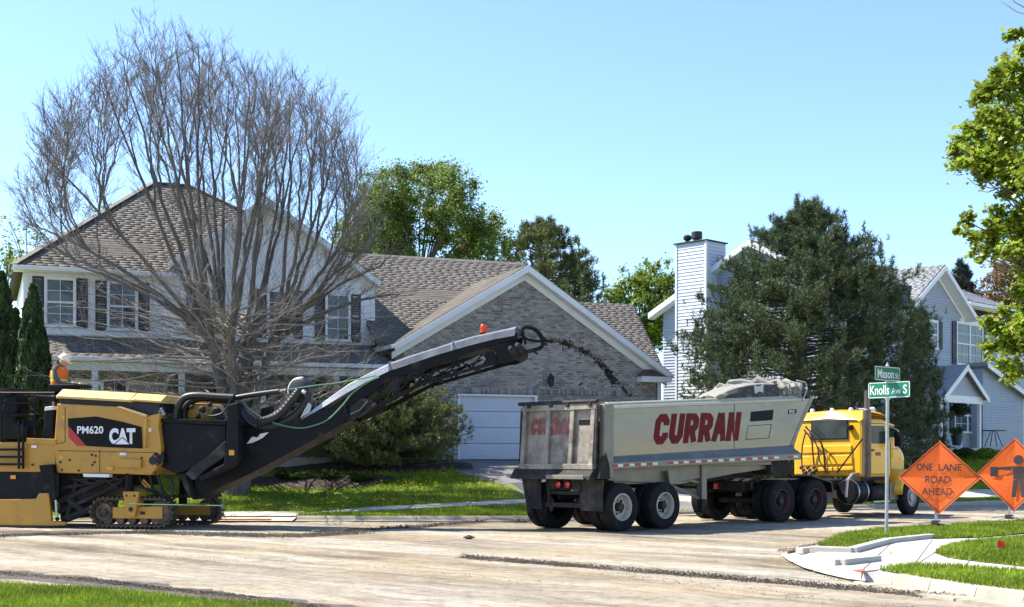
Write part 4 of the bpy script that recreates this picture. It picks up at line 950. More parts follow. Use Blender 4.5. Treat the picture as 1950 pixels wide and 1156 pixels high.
# red/white tape along the rail: groups as seen
tp=[(1166,892,1),(1177,891,0),(1188,890,1),(1199,890,0),(1210,889,1),(1221,888.5,0),(1232,887.5,1),(1243,887,0),(1272,885,1),(1283,884,0),(1291,884,1),(1302,883,0),(1315,882,1),(1325,881.5,0),(1337,881,1),(1347,880.5,0),(1357,880,1),(1368,879.5,0),(1379,879,1),(1389,878.5,0),(1401,877.5,1),(1411,877,0),(1423,876.5,1),(1433,876,0),(1443,875,1),(1453,874.5,0),(1463,873.5,1),(1474,873,0),(1501,871,1),(1511,870.5,0)]
for px,py,rd in tp:
    x0,z0=T.hy(px,py-5,-1.275);x1,_=T.hy(px+9.3,py,-1.275);zc=(rb(x0)+rt(x0))/2+.005
    o=obj('reflector_tape',MB().box(x0,x1,-1.279,-1.2755,zc-.028,zc+.028),MT['tapered' if rd else 'tapewh'],tr)
# lettering on the near side
def on_side(ll,ul,lr): 
    a=T.hit(*ll,1,YS-.004);b_=T.hit(*ul,1,YS-.004);c_=T.hit(*lr,1,YS-.004);return a,b_,c_
def stroke_letters(name,word,par,org,ex,ez,W_,H_,mat,wd=.2,slant=.22,gap=.16):
    """heavy condensed capitals drawn as stroke outlines"""
    L={'C':[[(1,.66),(1,.82),(.7,1),(.3,1),(0,.82),(0,.18),(.3,0),(.7,0),(1,.18),(1,.34)]],
       'U':[[(0,1),(0,.2),(.3,0),(.7,0),(1,.2),(1,1)]],
       'R':[[(0,0),(0,1)],[(0,1),(.7,1),(1,.84),(1,.6),(.7,.44),(.1,.44)],[(.55,.44),(1,0)]],
       'A':[[(-.1,0),(.42,1)],[(.58,1),(1.1,0)],[(.15,.28),(.85,.28)]],
       'N':[[(0,0),(0,1)],[(0,1),(1,0)],[(1,0),(1,1)]]}
    mb=MB();n=len(word);cw=1/(n+(n-1)*gap);lay=0;lw_=cw*W_-slant*H_*0;hw=wd/2*H_
    nrm=Vector(ex).cross(Vector(ez)).normalized()
    for k,chh in enumerate(word):
        for st_ in L[chh]:
            lay+=1;pts=[Vector((hw+x*(lw_-2*hw),hw*(.95)+y*(H_-2*hw*.95))) for x,y in st_];m_=len(pts)
            if chh in 'AN' and m_==2 or chh=='A': pts=[Vector((p.x,0 if y==0 else H_ if y==1 else p.y)) for p,(x,y) in zip(pts,st_)]
            if chh in 'URN' or (chh=='R'): pts=[Vector((p.x,0 if (y==0 and i in (0,m_-1)) else H_ if (y==1 and i in (0,m_-1)) else p.y)) for i,(p,(x,y)) in enumerate(zip(pts,st_))]
            hs=hw*(.8 if chh=='N' and st_[0][0]!=st_[1][0] else .62 if chh=='A' and st_[0][1]==.28 else 1)
            def off(sg):
                out=[]
                for i,p in enumerate(pts):
                    a_=(p-pts[i-1]).normalized() if i else None;b_=(pts[i+1]-p).normalized() if i<m_-1 else None
                    a_=a_ or b_;b_=b_ or a_
                    n1=Vector((-a_.y,a_.x));n2=Vector((-b_.y,b_.x));q=(n1+n2).normalized();out.append(p+q*sg*hs/max(.55,q.dot(n1)))
                return out
            vs=[]
            for q in off(1)+off(-1):
                y=min(max(q.y,0),H_);vs.append(Vector(org)+Vector(ex)*(k*(1+gap)*cw*W_+q.x+slant*y)+Vector(ez)*y+nrm*(.003+.0006*(lay%5)))
            mb.add(vs,[(i,i+1,m_+i+1,m_+i) for i in range(m_-1)])
    return obj(name,mb,MT[mat],par)
a,b_,c_=on_side((1243,847),(1250,790),(1408,839))
ex=(c_-a);Wd=ex.length;ex.normalize();H_=b_.z-a.z
stroke_letters('lettering','CURRAN',tr,a,ex,Vector((0,0,1)),Wd*.985,H_*1.02,'curran',.27,.20,.10)
def side_quad(name,pts,mat,dep=.004):
    q=[T.hy(*p,YS) for p in pts];return obj(name,MB().prism(q,YS-dep,YS-.0005),MT[mat],tr)
side_quad('dark_block',[(1428,803),(1430,784),(1473,780),(1471,800)],'boxblk')
def outline(name,pts,mat,w_=.014):
    q=[T.hy(*p,YS) for p in pts];mb=MB()
    for i in range(len(q)):
        p0=q[i];p1=q[(i+1)%len(q)];mb.bar((p0[0],YS-.002-.001*i,p0[1]),(p1[0],YS-.002-.001*i,p1[1]),.004,w_,up=(0,0,1))
    return obj(name,mb,MT[mat],tr)
outline('outlined_block',[(1420,837),(1425,811),(1469,808),(1464,834)],'boxblk')
side_quad('maker_plate',[(1500,788),(1501,780),(1517,779),(1516,787)],'boxblk')
p0=T.hit(1503,786,1,YS-.006);p1=T.hit(1514,781,1,YS-.006);text_obj('plate_lettering','EAST',tr,p0,(1,0,0),(0,0,1),p1.x-p0.x,p1.z-p0.z,MT['white'],.03)
# tailgate: leaning frame with three bays
def tgx(z): return -.60-.11*(2.74-z)/1.4
tg=link('tailgate',None,tr)
def gate_bar(y0,y1,z0,z1,t,name,mat='aluR'):
    vs=[(tgx(z)-dx,y,z) for dx in (0,t) for z in (z0,z1) for y in (y0,y1)]
    return obj(name,MB().add(vs,[(0,1,3,2),(6,7,5,4),(0,4,5,1),(2,3,7,6),(0,2,6,4),(1,5,7,3)]),MT[mat],tg,bevel=.01)
gate_bar(-1.12,1.12,1.36,2.74,.03,'gate_sheet')
for y in (.31,-.43): gate_bar(y-.06,y+.06,1.45,2.64,.11,'gate_rib')
gate_bar(-1.12,-1.0,1.45,2.64,.12,'gate_rib');gate_bar(1.0,1.12,1.45,2.64,.12,'gate_rib')
gate_bar(-1.16,1.16,2.63,2.78,.13,'gate_top_bar');gate_bar(-1.14,1.14,1.34,1.46,.13,'gate_bottom_bar')
for y in (-.98,-.3,.2,.9): obj('gate_hinge',MB().box(tgx(2.74)-.16,tgx(2.74)+.05,y-.05,y+.05,2.70,2.83),MT['frame'],tg,bevel=.01)
obj('hinge_tube',MB().tube([(-.72,-1.18,2.80),(-.72,1.24,2.80)],.045,10),MT['dusty'],tg,smooth=True)
obj('latch_arm',MB().bar((-.70,-1.16,2.7),(-.76,-1.16,1.4),.06,.05),MT['frame'],tg)
obj('latch_arm',MB().bar((-.70,1.16,2.7),(-.76,1.16,1.4),.06,.05),MT['frame'],tg)
# worn lettering on the gate (reads along -y)
def gx(z): return tgx(z)-.034
ez=(Vector((gx(2.45),0,2.45))-Vector((gx(2.05),0,2.05))).normalized()
for wd_,y0,y1 in (('CU',.97,.38),('RR',.20,-.08),('AN',-.10,-.36)): pass
stroke_letters('lettering','CURRAN',tg,Vector((gx(2.10),.95,2.10)),Vector((0,-1,0)),ez,1.34,.38,'curran2',.26,.18,.10)
def gate_patch(y0,y1,z0,z1,mat,name): 
    vs=[(gx(z)-.004,y,z) for z in(z0,z1) for y in (y0,y1)]; return obj(name,MB().add(vs,[(0,1,3,2)]),MT[mat],tg)
gate_patch(-.58,-.93,2.30,2.42,'boxblk','dark_block')
obj('sill_chute',MB().prism([(-.78,1.12),(-.95,1.12),(-.93,1.2),(-.80,1.36),(-.70,1.36)],-1.16,1.3),MT['frame'],tr,bevel=.01)
obj('bumper_plate',MB().box(-.99,-.955,-1.02,.12,1.13,1.22),MT['rail'],tr,bevel=.008)
obj('rear_frame',MB().box(-.5,-.42,-.62,.62,.88,1.12),MT['frame'],tr,bevel=.01)
mb=MB()
for s in (-1,1): mb.tube([(-.45,s*.55,1.1),(-.5,s*.50,.72),(-.5,s*.50,.55)],.045,8)
mb.box(-.55,-.45,-.58,.58,.50,.60);mb.box(-.5,-.45,-.45,.45,.78,.86)
obj('underride_guard',mb,MT['dusty'],tr,bevel=.008)
for y in (.15,-.13):
    t=link('tail_lamp',None,tr)
    obj('lamp_housing',MB().lathe([(.001,0),(.095,0),(.095,.06)],(-.49,y+0,1.0),(-1,0,0),18),MT['frame'],t,smooth=True)
    obj('lamp_lens',MB().lathe([(.075,.055),(.07,.075),(.001,.085)],(-.50,y,1.0),(-1,0,0),18),MT['redlens'],t,smooth=True)
for y0,y1 in ((.62,1.28),(-.60,-1.27)):
    vs=[];n=5
    for i in range(6):
        z=1.12-i*.135
        for j in range(n): y=y0+(y1-y0)*j/(n-1)*(1-.07*i if y0>0 else 1); vs.append((-.62-.02*math.sin(j*1.3+i*.8),y,z))
    fs=[(i*n+j,i*n+j+1,(i+1)*n+j+1,(i+1)*n+j) for i in range(5) for j in range(n-1)];N=len(vs)
    mb=MB();mb.add(vs+[(x+.012,y,z) for x,y,z in vs],fs+[tuple(reversed([q+N for q in f])) for f in fs]);obj('mudflap',mb,MT['flap'],tr)
# suspension, subframe, landing gear
for s in (-1,1):
    obj('frame_rail',MB().prism([(-.4,.9),(2.6,.92),(6.2,1.2),(6.2,1.4),(-.4,1.1)],s*.5,s*.42),MT['frame'],tr)
    obj('spring_beam',MB().bar((-.2,s*.5,.72),(1.6,s*.5,.72),.08,.12),MT['frame'],tr)
    obj('landing_leg',MB().prism([(3.03,.62),(3.21,.62),(3.21,1.42),(3.03,1.42)],s*1.0,s*.84),MT['rail'],tr,bevel=.01)
    obj('landing_leg_inner',MB().box(3.06,3.18,s*.97,s*.87,.36,.62),MT['dusty'],tr)
    obj('landing_foot',MB().box(2.98,3.26,s*1.05,s*.79,.32,.36),MT['dusty'],tr,bevel=.008)
    obj('landing_brace',MB().bar((3.1,s*.9,1.0),(1.95,s*.75,1.22),.07,.05),MT['rail'],tr)
    obj('landing_brace',MB().bar((3.1,s*.9,.62),(2.2,s*.6,1.02),.05,.05),MT['rail'],tr)
    obj('fender_plate',MB().prism([(1.75,1.02),(2.1,1.02),(2.0,1.3),(1.7,1.3)],s*1.1,s*1.04),MT['rail'],tr)
obj('cross_tube',MB().tube([(3.12,-.9,.9),(3.12,.9,.9)],.035,8),MT['frame'],tr)
obj('hopper_belly',MB().prism([(.2,1.02),(2.4,.98),(4.8,1.25),(5.6,1.42),(-.3,1.42)],-.86,.86),MT['rail'],tr)
obj('fifth_wheel_plate',MB().box(4.9,6.5,-.55,.55,1.16,1.26),MT['frame'],tr)
obj('nose_block',MB().prism([(5.6,1.2),(6.5,1.2),(6.55,1.5),(5.6,1.5)],-1.1,1.1),MT['frame'],tr)
# load heap just under the rails
mb=MB();nx,ny=14,9;vs=[]
for i in range(nx):
    for j in range(ny):
        x=-.3+6.9*i/(nx-1);y=-1.05+2.1*j/(ny-1);vs.append((x,y,2.35+.35*math.exp(-((x-2.2)/1.6)**2-(y/.7)**2)+random.random()*.05))
mb.add(vs,[(i*ny+j,(i+1)*ny+j,(i+1)*ny+j+1,i*ny+j+1) for i in range(nx-1) for j in range(ny-1)])
mh=tag(obj('millings_heap',mb,MT['chunk'],loc=T.o),'heap of black asphalt millings loaded in the trailer box',kind='stuff'); mh.rotation_euler=(0,0,R(43))
# rolled tarp over the front of the box
tpo=thing('tarp','crumpled grey tarp bunched over the front end of the trailer box','tarp',T.o,43)
xs_=[3.55,3.62,3.9,4.3,4.75,5.2,5.65,6.1,6.5,6.8];hs=[.02,.09,.21,.31,.37,.395,.385,.36,.33,.31]
mb=MB();vs=[];nn=11
for i,(x,h) in enumerate(zip(xs_,hs)):
    for j in range(nn):
        t=math.pi*j/(nn-1);jj=.02*math.sin(i*2.7+j*2.1)*(1 if 0<j<nn-1 else .3);xs2=min(6.85,x+(1-math.cos(t))*1.0*(1-i/9.5));vs.append((xs2+jj,-1.12*math.cos(t),top(xs2)+.02+h*math.sin(t)**.55*(1-.25*(1-math.cos(t))*(1-i/9.5))+jj))
mb.add(vs,[(i*nn+j,(i+1)*nn+j,(i+1)*nn+j+1,i*nn+j+1) for i in range(len(xs_)-1) for j in range(nn-1)]);obj('tarp_cover',mb,MT['tarp'],tpo,smooth=True)
# dark drooping near edge with a pale patch
mb=MB();vs=[];k=14
for i in range(k):
    x=3.6+i*(5.9-3.6)/(k-1);h=np.interp(x,xs_,hs)*.88
    vs+=[(x,-1.14-.015*math.sin(i*1.9),top(x)+.015),(x,-1.145-.02*math.sin(i*2.3+1),top(x)+h*.55),(x,-1.04,top(x)+h*.93)]
mb.add(vs,[(3*i+j,3*i+3+j,3*i+4+j,3*i+1+j) for i in range(k-1) for j in range(2)]);obj('tarp_end',mb,MT['tarpd'],tpo,smooth=True)
def tq(px,py): h=T.hit(px,py,1,-1.175);return (h.x,h.z)
obj('tarp_patch',MB().prism([tq(1437,733),(tq(1442,736)),tq(1449,735),tq(1454,732),tq(1453,748),tq(1447,745),tq(1438,750)],-1.178,-1.165),MT['silver'],tpo)
for k in range(7):
    x=6.05+.14*k;zt=top(x);P_=[]
    for j in range(13):
        t=math.pi*j/12;P_.append((x+.10*math.sin(j*1.9+k*2.2)+.05*k*math.sin(t),-1.14*math.cos(t),zt+.03+(.26+.13*math.sin(k*1.7))*math.sin(t)**.5+.05*math.sin(j*2.6+k)))
    obj('tarp_fold',MB().tube(P_,[.05+.045*abs(math.sin(j*1.3+k*1.1)) for j in range(13)],7),MT['tarp'],tpo)
obj('tarp_arm',MB().tube([(6.75,-1.22,top(6.7)-.12),(6.95,-1.22,top(6.7)+.2),(6.9,-1.2,top(6.7)+.34),(6.55,-1.2,top(6.7)+.38)],.022,7),MT['steel'],tpo)
mb=MB();mb.lathe([(.001,-.03),(.10,-.03),(.10,.03),(.001,.03)],(7.0,-1.2,top(6.7)+.04),(0,1,0),16);obj('tarp_reel',mb,MT['dusty'],tpo,smooth=True)
mb=MB();mb.ball((3.55,-1.12,top(3.55)+.06),.09,9,6,sq=(1.6,1,.8));obj('tarp_knot',mb,MT['tarp'],tpo,smooth=True)
# ================================================================ TRACTOR
kw=T.l2w((5.86,-1.25,0));K=frame_at((0,-1.25,0),kw,42)
tk=thing('semi_truck','yellow conventional truck cab hauling the dump trailer','truck',K.o,42)
for x in (0,1.40):
    for s in (-1,1): wheel(tk,x,s*1.13,s,'rimred');wheel(tk,x,s*.80,s,'rimred',inner=True)
    obj('axle',MB().tube([(x,-.7,.525),(x,.7,.525)],.09,12),MT['frame'],tk,smooth=True)
FW=6.05
for s in (-1,1):
    w_=wheel(tk,FW,s*1.05,s,'rimgrey',.51)
    w_.rotation_euler[2]+=R(6)
obj('axle',MB().tube([(FW,-.9,.5),(FW,.9,.5)],.06,10),MT['frame'],tk)
for s in (-1,1): obj('frame_rail',MB().box(-.75,7.0,s*.48,s*.40,.72,.98),MT['frame'],tk)
mb=MB()
for s in (-1,1): mb.box(-.95,-.75,s*.75,s*.35,.78,1.02)
mb.box(-.8,-.7,-.9,.9,.8,1.0);obj('tail_beam',mb,MT['frame'],tk,bevel=.01)
for y in (.55,.05):
    obj('tail_lamp',MB().box(-.99,-.94,y-.07,y+.07,.82,.96),MT['redlens'],tk,bevel=.012)
obj('deck_plate',MB().box(1.9,3.0,-.85,.85,.98,1.02),MT['dusty'],tk)
obj('fender_plate',MB().prism([(1.2,1.12),(2.05,.95),(2.1,.7),(2.14,.7),(2.08,.98),(1.25,1.16)],-1.27,-.65),MT['hose'],tk)
# cab from measured corners
cb=K.hit(1642,850,1,-1.08);CX=cb.x
cz0=K.hit(1642,909,1,-1.08).z;cz1=K.hit(1642,800,1,-1.08).z;croof=K.hit(1642,782,1,-1.0).z
CL=1.35
cab=[(CX,cz0),(CX,cz1-.02),(CX+.04,cz1+.05),(CX+CL-.25,cz1+.05),(CX+CL+.02,cz1-.6),(CX+CL+.1,cz0+.45),(CX+CL+.1,cz0)]
obj('cab',MB().prism(cab,-1.08,1.14),MT['yel'],tk,bevel=.12)
obj('cab_seam',MB().box(CX-.004,CX+.01,-.95,1.0,cz1-.055,cz1-.04),MT['frame'],tk)
obj('cab_base',MB().box(CX+.03,CX+CL,-1.0,1.05,cz0-.1,cz0+.01),MT['frame'],tk)
mb=MB();rv=[]
for (x,hw,z) in ((CX-.03,1.0,cz1+.01),(CX+.02,1.07,cz1+.07),(CX+.15,1.0,croof-.03),(CX+.6,1.0,croof+.02),(CX+1.1,1.0,croof-.03),(CX+1.5,.95,croof-.12),(CX+1.52,.95,croof-.17)):
    rv+=[(x,-hw,z-.05),(x,-hw*.93,z),(x,0,z+.05),(x,hw*.99,z),(x,hw*1.05,z-.05)]
mb.add(rv,[(i*5+j,i*5+5+j,i*5+6+j,i*5+1+j) for i in range(6) for j in range(4)]);obj('cab_roof',mb,MT['yel'],tk,smooth=True)
obj('sun_visor',MB().prism([(CX+1.2,cz1+.0),(CX+1.7,cz1-.1),(CX+1.68,cz1-.14),(CX+1.2,cz1-.04)],-1.0,1.0),MT['yel'],tk)
for y in (.75,.1,-.5):
    obj('roof_marker',MB().lathe([(.06,0),(.06,.07),(.04,.1),(.001,.105)],(CX+.35,y,croof+.0),(0,0,1),12),MT['white'],tk,smooth=True)
obj('roof_horn',MB().lathe([(.04,0),(.05,.5),(.09,.75)],(CX+.5,-.6,croof+.05),(1,0,0),12),MT['white'],tk,smooth=True)
# rear face: window, ribs, trim  (reads at x = CX)
def rear_q(pts,c): return [K.hx(*p,c) for p in pts]
rw=link('rear_window',None,tk)
wq=rear_q([(1548,803),(1612,801),(1613,834),(1547,836)],CX-.03)
yw=[q[0] for q in wq];zw=[q[1] for q in wq]
obj('window_gasket',MB().prism(rear_q([(1545,801),(1614,799),(1615,836.5),(1544,838)],CX-.02),CX-.035,CX+.005,'x'),MT['hose'],rw,bevel=.01)
obj('pane',MB().prism(wq,CX-.042,CX-.03,'x'),MT['cabglass'],rw)
for q_ in ([(1527,849),(1622,847),(1622,862),(1526,864)],[(1527,868),(1623,865.5),(1624,884),(1527,887)],[(1529,891),(1625,888),(1625,896),(1529,899)]):
    obj('pressed_panel',MB().prism(rear_q(q_,CX-.02),CX-.045,CX+.005,'x'),MT['yel'],tk,bevel=.022)
a=K.hx(1579,868,CX);obj('cab_badge',MB().box(CX-.06,CX,a[0]-.05,a[0]+.05,a[1]-.1,a[1]+.08),MT['yel'],tk,bevel=.02)
a=K.hx(1620,815,CX);obj('work_lamp',MB().box(CX-.12,CX,a[0]-.09,a[0]+.06,a[1]-.05,a[1]+.08),MT['black'],tk,bevel=.02)
# side: door, window, mirror
d0=K.hy(1660,905,-1.1);
dr=link('door',None,tk)
obj('door_skin',MB().prism([(CX+.28,cz0+.08),(CX+.28,cz1-.08),(CX+1.05,cz1-.08),(CX+1.33,cz1-.62),(CX+1.36,cz0+.08)],-1.10,-1.07),MT['yel'],dr,bevel=.012)
obj('door_window',MB().prism([(CX+.36,cz1-.62),(CX+.36,cz1-.14),(CX+1.0,cz1-.14),(CX+1.22,cz1-.62)],-1.112,-1.10),MT['cabglass'],dr)
for (a_,b_) in (((CX+.28,cz0+.08),(CX+.28,cz1-.08)),((CX+.28,cz1-.08),(CX+1.05,cz1-.08)),((CX+1.36,cz0+.08),(CX+1.33,cz1-.62)),((CX+.28,cz0+.08),(CX+1.36,cz0+.08))):
    obj('door_seam',MB().bar((a_[0],-1.101,a_[1]),(b_[0],-1.101,b_[1]),.014,.014,up=(0,1,0)),MT['frame'],dr)
obj('grab_handle',MB().tube([(CX+.2,-1.09,cz0+.3),(CX+.2,-1.16,cz0+.34),(CX+.2,-1.16,cz1-.5),(CX+.2,-1.09,cz1-.46)],.018,7),MT['steel'],tk)
obj('handle',MB().box(CX+.34,CX+.5,-1.14,-1.10,cz1-.82,cz1-.78),MT['black'],dr)
obj('door_sticker',MB().box(CX+.6,CX+.85,-1.106,-1.1015,cz1-.95,cz1-.85),MT['red'],dr)
mt_=link('mirror',None,tk)
obj('mirror_bracket',MB().tube([(CX+1.1,-1.08,cz1-.1),(CX+1.3,-1.35,cz1-.25),(CX+1.3,-1.35,cz1-.75),(CX+1.1,-1.08,cz1-.78)],.018,6),MT['steel'],mt_)
obj('mirror_head',MB().box(CX+1.27,CX+1.33,-1.45,-1.25,cz1-.7,cz1-.28),MT['panel'],mt_,bevel=.02)
# hood, cowl and fenders
hz=K.hit(1715,848,1,-.4).z;HX0=CX+CL+.06
HXE=FW+.62
hp=[(HX0,cz0+.1),(HX0,hz+.22),(HX0+.3,hz+.2),(HXE-.35,hz),(HXE-.1,hz-.12),(HXE,hz-.4),(HXE,.75),(HX0,.85)]
obj('hood',MB().prism(hp,-.62,.62),MT['yel'],tk,bevel=.16)
obj('air_cleaner',MB().lathe([(.001,0),(.2,0),(.22,.04),(.22,.5),(.18,.56),(.001,.56)],(HX0+.12,-.86,hz-.35),(0,0,1),18),MT['yel'],tk,smooth=True)
obj('cowl_box',MB().box(HX0-.05,HX0+.22,-1.0,-.6,cz0+.35,hz+.08),MT['yel'],tk,bevel=.03)
obj('radiator_grille',MB().box(HXE-.01,HXE+.05,-.5,.5,.8,hz-.3),MT['steel'],tk)
for s in (-1,1):
    mb=MB();vs=[];n=9
    for i in range(n):
        t=math.pi*(1.02-i/(n-1)*.98);r0=.66
        for y in (.56,.75,1.0,1.2,1.24): dd=0 if y<1.19 else (.03 if y<1.22 else .12);vs.append((FW+(r0-dd)*math.cos(t)*1.1,s*y,.62+(r0-dd)*math.sin(t)))
    mb.add(vs,[(i*5+j,i*5+5+j,i*5+6+j,i*5+1+j) for i in range(n-1) for j in range(4)]);o=obj('fender',mb,MT['yel'],tk,smooth=True)
    so_=o.modifiers.new('thick','SOLIDIFY');so_.thickness=.025
    obj('headlight',MB().lathe([(.11,0),(.11,-.1),(.06,-.16)],(FW+.75,s*.85,1.1),(1,0,0),16),MT['steel'],tk,smooth=True)
obj('front_bumper',MB().box(FW+.78,FW+.9,-1.15,1.15,.45,.75),MT['steel'],tk,bevel=.03)
# exhaust stack, fuel tank, battery box, steps
sx0,sz1=K.hy(1651,742,-1.0);_,sz0=K.hy(1651,908,-1.0)
sx0=CX-.12+.2
ps=K.hit(1651,742,1,-1.16);pe=K.hit(1651,909,1,-1.16)
es_=link('exhaust_stack',None,tk)
obj('stack_pipe',MB().tube([(ps.x,-1.16,pe.z+.55),(ps.x,-1.16,ps.z-.02)],.07,14),MT['stack'],es_,smooth=True)
obj('muffler_shield',MB().tube([(ps.x,-1.16,pe.z),(ps.x,-1.16,pe.z+.05),(ps.x,-1.16,ps.z-.55),(ps.x,-1.16,ps.z-.5)],[.085,.11,.11,.06],18),MT['stack'],es_,smooth=True)
ft=K.hit(1640,940,1,-1.05)
tkk=link('fuel_tank',None,tk)
obj('tank_shell',MB().lathe([(.001,-.34),(.30,-.34),(.33,-.3),(.33,.3),(.30,.34),(.001,.34)],(ft.x,-.80,.68),(0,1,0) if False else (1,0,0),26),MT['panel'],tkk,smooth=True)
for dx in (-.22,.22): obj('tank_strap',MB().lathe([(.335,-.025),(.345,-.025),(.345,.025),(.335,.025)],(ft.x+dx,-.80,.68),(1,0,0),26,close=True),MT['steel'],tkk)
obj('air_tank',MB().lathe([(.001,-.3),(.18,-.3),(.22,-.25),(.22,.25),(.18,.3),(.001,.3)],(ft.x+.95,-.8,.62),(1,0,0),20),MT['dusty'],tk,smooth=True)
obj('battery_box',MB().box(ft.x+1.4,ft.x+1.9,-1.05,-.6,.42,.9),MT['rail'],tk,bevel=.02)
obj('step',MB().box(ft.x+.5,ft.x+1.3,-1.12,-.7,.38,.43),MT['steel'],tk,bevel=.01)
obj('step',MB().box(ft.x+.5,ft.x+1.3,-1.12,-.8,.95,1.0),MT['dusty'],tk,bevel=.01)
P_=[Vector((ft.x-.55,-.95,.55)),Vector((ft.x-.52,-.97,1.0)),Vector((ft.x-.3,-.97,1.16)),Vector((ft.x+.3,-.97,1.19))]
obj('grab_rail',MB().tube(P_,.035,8),MT['steel'],tk,smooth=True)
obj('engine_block',MB().box(HX0-.2,FW+.3,-.38,.38,.55,1.1),MT['frame'],tk)
obj('transmission',MB().prism([(CX-.2,.5),(CX+1.6,.45),(CX+1.6,1.1),(CX-.2,1.0)],-.5,.5),MT['frame'],tk)
# air lines looping between cab and trailer
for k,(pp,mat,r_) in enumerate([([(1534,812),(1541,820),(1560,838),(1568,858),(1572,900)],'hose',.025),([(1531,818),(1545,838),(1548,862),(1552,905)],'hose',.022),([(1534,824),(1528,850),(1527,880),(1530,905)],'hose',.02),([(1541,824),(1556,850),(1562,880),(1578,902)],'frame',.018),([(1642,836),(1620,865),(1594,900)],'hose',.022)]):
    P_=[K.hit(a,b_,0,CX-.25) for a,b_ in pp];out=[]
    for i in range(len(P_)-1):
        p0=P_[max(i-1,0)];p1=P_[i];p2=P_[i+1];p3=P_[min(i+2,len(P_)-1)]
        for t in np.linspace(0,1,6)[:-1]: out.append(.5*((2*p1)+(p2-p0)*t+(2*p0-5*p1+4*p2-p3)*t*t+(3*p1-p0-3*p2+p3)*t**3))
    obj('air_line',MB().tube(out+[P_[-1]],r_,7),MT[mat],tk,smooth=True)
mb=MB()
for k in range(8):
    a=K.hit(1526+k*4,890+(k%3)*5,0,CX-.3);mb.ball(a,.06,8,5)
obj('coupling_head',mb,MT['rimred'],tk)
# ================================================================ HOUSES
def spans(poly,b):
    xs=[];n=len(poly)
    for i in range(n):
        (a0,b0),(a1,b1)=poly[i],poly[i-1]
        if (b0>b)!=(b1>b): xs.append(a0+(b-b0)/(b1-b0)*(a1-a0))
    xs.sort(); return list(zip(xs[::2],xs[1::2]))
def planks(par,poly,o,e1,n,mat,step=.115,holes=(),depth=.022,name='plank'):
    """lapped boards over a wall face: o + e1*a + z*b, facing n"""
    o=Vector(o);e1=Vector(e1);n=Vector(n);zs_=[p[1] for p in poly];b=min(zs_)
    while b<max(zs_)-.01:
        hb=min(step,max(zs_)-b)
        for a0,a1 in spans(poly,b+hb*.5):
            segs=[(a0,a1)]
            for (h0,h1,v0,v1) in holes:
                if v0<b+hb*.5<v1: segs=[q for s0,s1 in segs for q in ((s0,min(s1,h0)),(max(s0,h1),s1)) if q[1]-q[0]>.02]
            for s0,s1 in segs:
                pt=lambda a,z,d: o+e1*a+Vector((0,0,z))+n*d
                vs=[pt(a,z,d) for a in (s0,s1) for z,d in ((b,0),(b,depth),(b+hb+.004,.005),(b+hb+.004,0))]
                obj(name,MB().add(vs,[(0,1,2,3),(7,6,5,4),(0,4,5,1),(1,5,6,2),(2,6,7,3)]),mat,par)
        b+=step
def tiles(par,poly,o,e1,e2,n,mat,tw,th,gap,thick,name,nobj=0,stag=.5,jit=.0,sel=None,holes=(),tilt=0.):
    """courses of separate pieces on a plane; the first nobj chosen full pieces are objects, the rest one joined mesh"""
    o=Vector(o);e1=Vector(e1).normalized();e2=Vector(e2).normalized();n=Vector(n).normalized()
    bs=[p[1] for p in poly];b=min(bs);row=0;cells=[]
    while b<max(bs)-th*.3:
        hb=min(th,max(bs)-b)
        for a0,a1 in spans(poly,b+hb*.5):
            a=math.floor(a0/tw)*tw-(row%2)*tw*stag-(random.random()*jit*tw)
            while a<a1:
                c0,c1=max(a,a0),min(a+tw,a1)
                cx,cz=(c0+c1)/2,b+hb/2
                if c1-c0>gap*2 and not any(h[0]<cx<h[1] and h[2]<cz<h[3] for h in holes): cells.append((c0,c1-gap,b,b+hb-gap,c1-c0>tw*.98))
                a+=tw
        b+=th;row+=1
    full=[c for c in cells if c[4] and (sel is None or sel(c))][:nobj] if nobj else []
    fs_=set(id(c) for c in full);rest=[c for c in cells if id(c) not in fs_]
    w0,h0=tw-gap,th-gap
    def corner(c0,c1,d0,d1,t): 
        out=[]
        for d in (0,t):
            for (a,bb) in ((c0,d0),(c1,d0),(c1,d1),(c0,d1)):
                k=d if not tilt else (d if bb==d0 else d*.35)
                out.append(o+e1*a+e2*bb+n*k)
        return out
    FA=np.array([(4,5,6,7),(0,1,5,4),(1,2,6,5),(2,3,7,6),(3,0,4,7)])
    if rest:
        v=np.array([[tuple(p) for p in corner(*c[:4],thick*(.75+.5*random.random()))] for c in rest]).reshape(-1,3)
        f=(FA[None]+8*np.arange(len(rest))[:,None,None]).reshape(-1,4)
        ob=mesh_np(name,v,f,mat,par);ob['kind']='stuff'
    if full:
        Mx=Matrix((e1,e2,n)).transposed().to_4x4()
        vs=[(x,y,z if (not tilt or y==0) else z*.35) for z in (0,thick) for x,y in ((0,0),(w0,0),(w0,h0),(0,h0))]
        me=MB().add(vs,[tuple(f) for f in FA.tolist()]).mesh(name,mat)
        for c in full:
            q=link(name,me,par);q.matrix_local=Matrix.Translation(o+e1*c[0]+e2*c[2]+n*(random.random()*thick*.3))@Mx
    return len(cells)
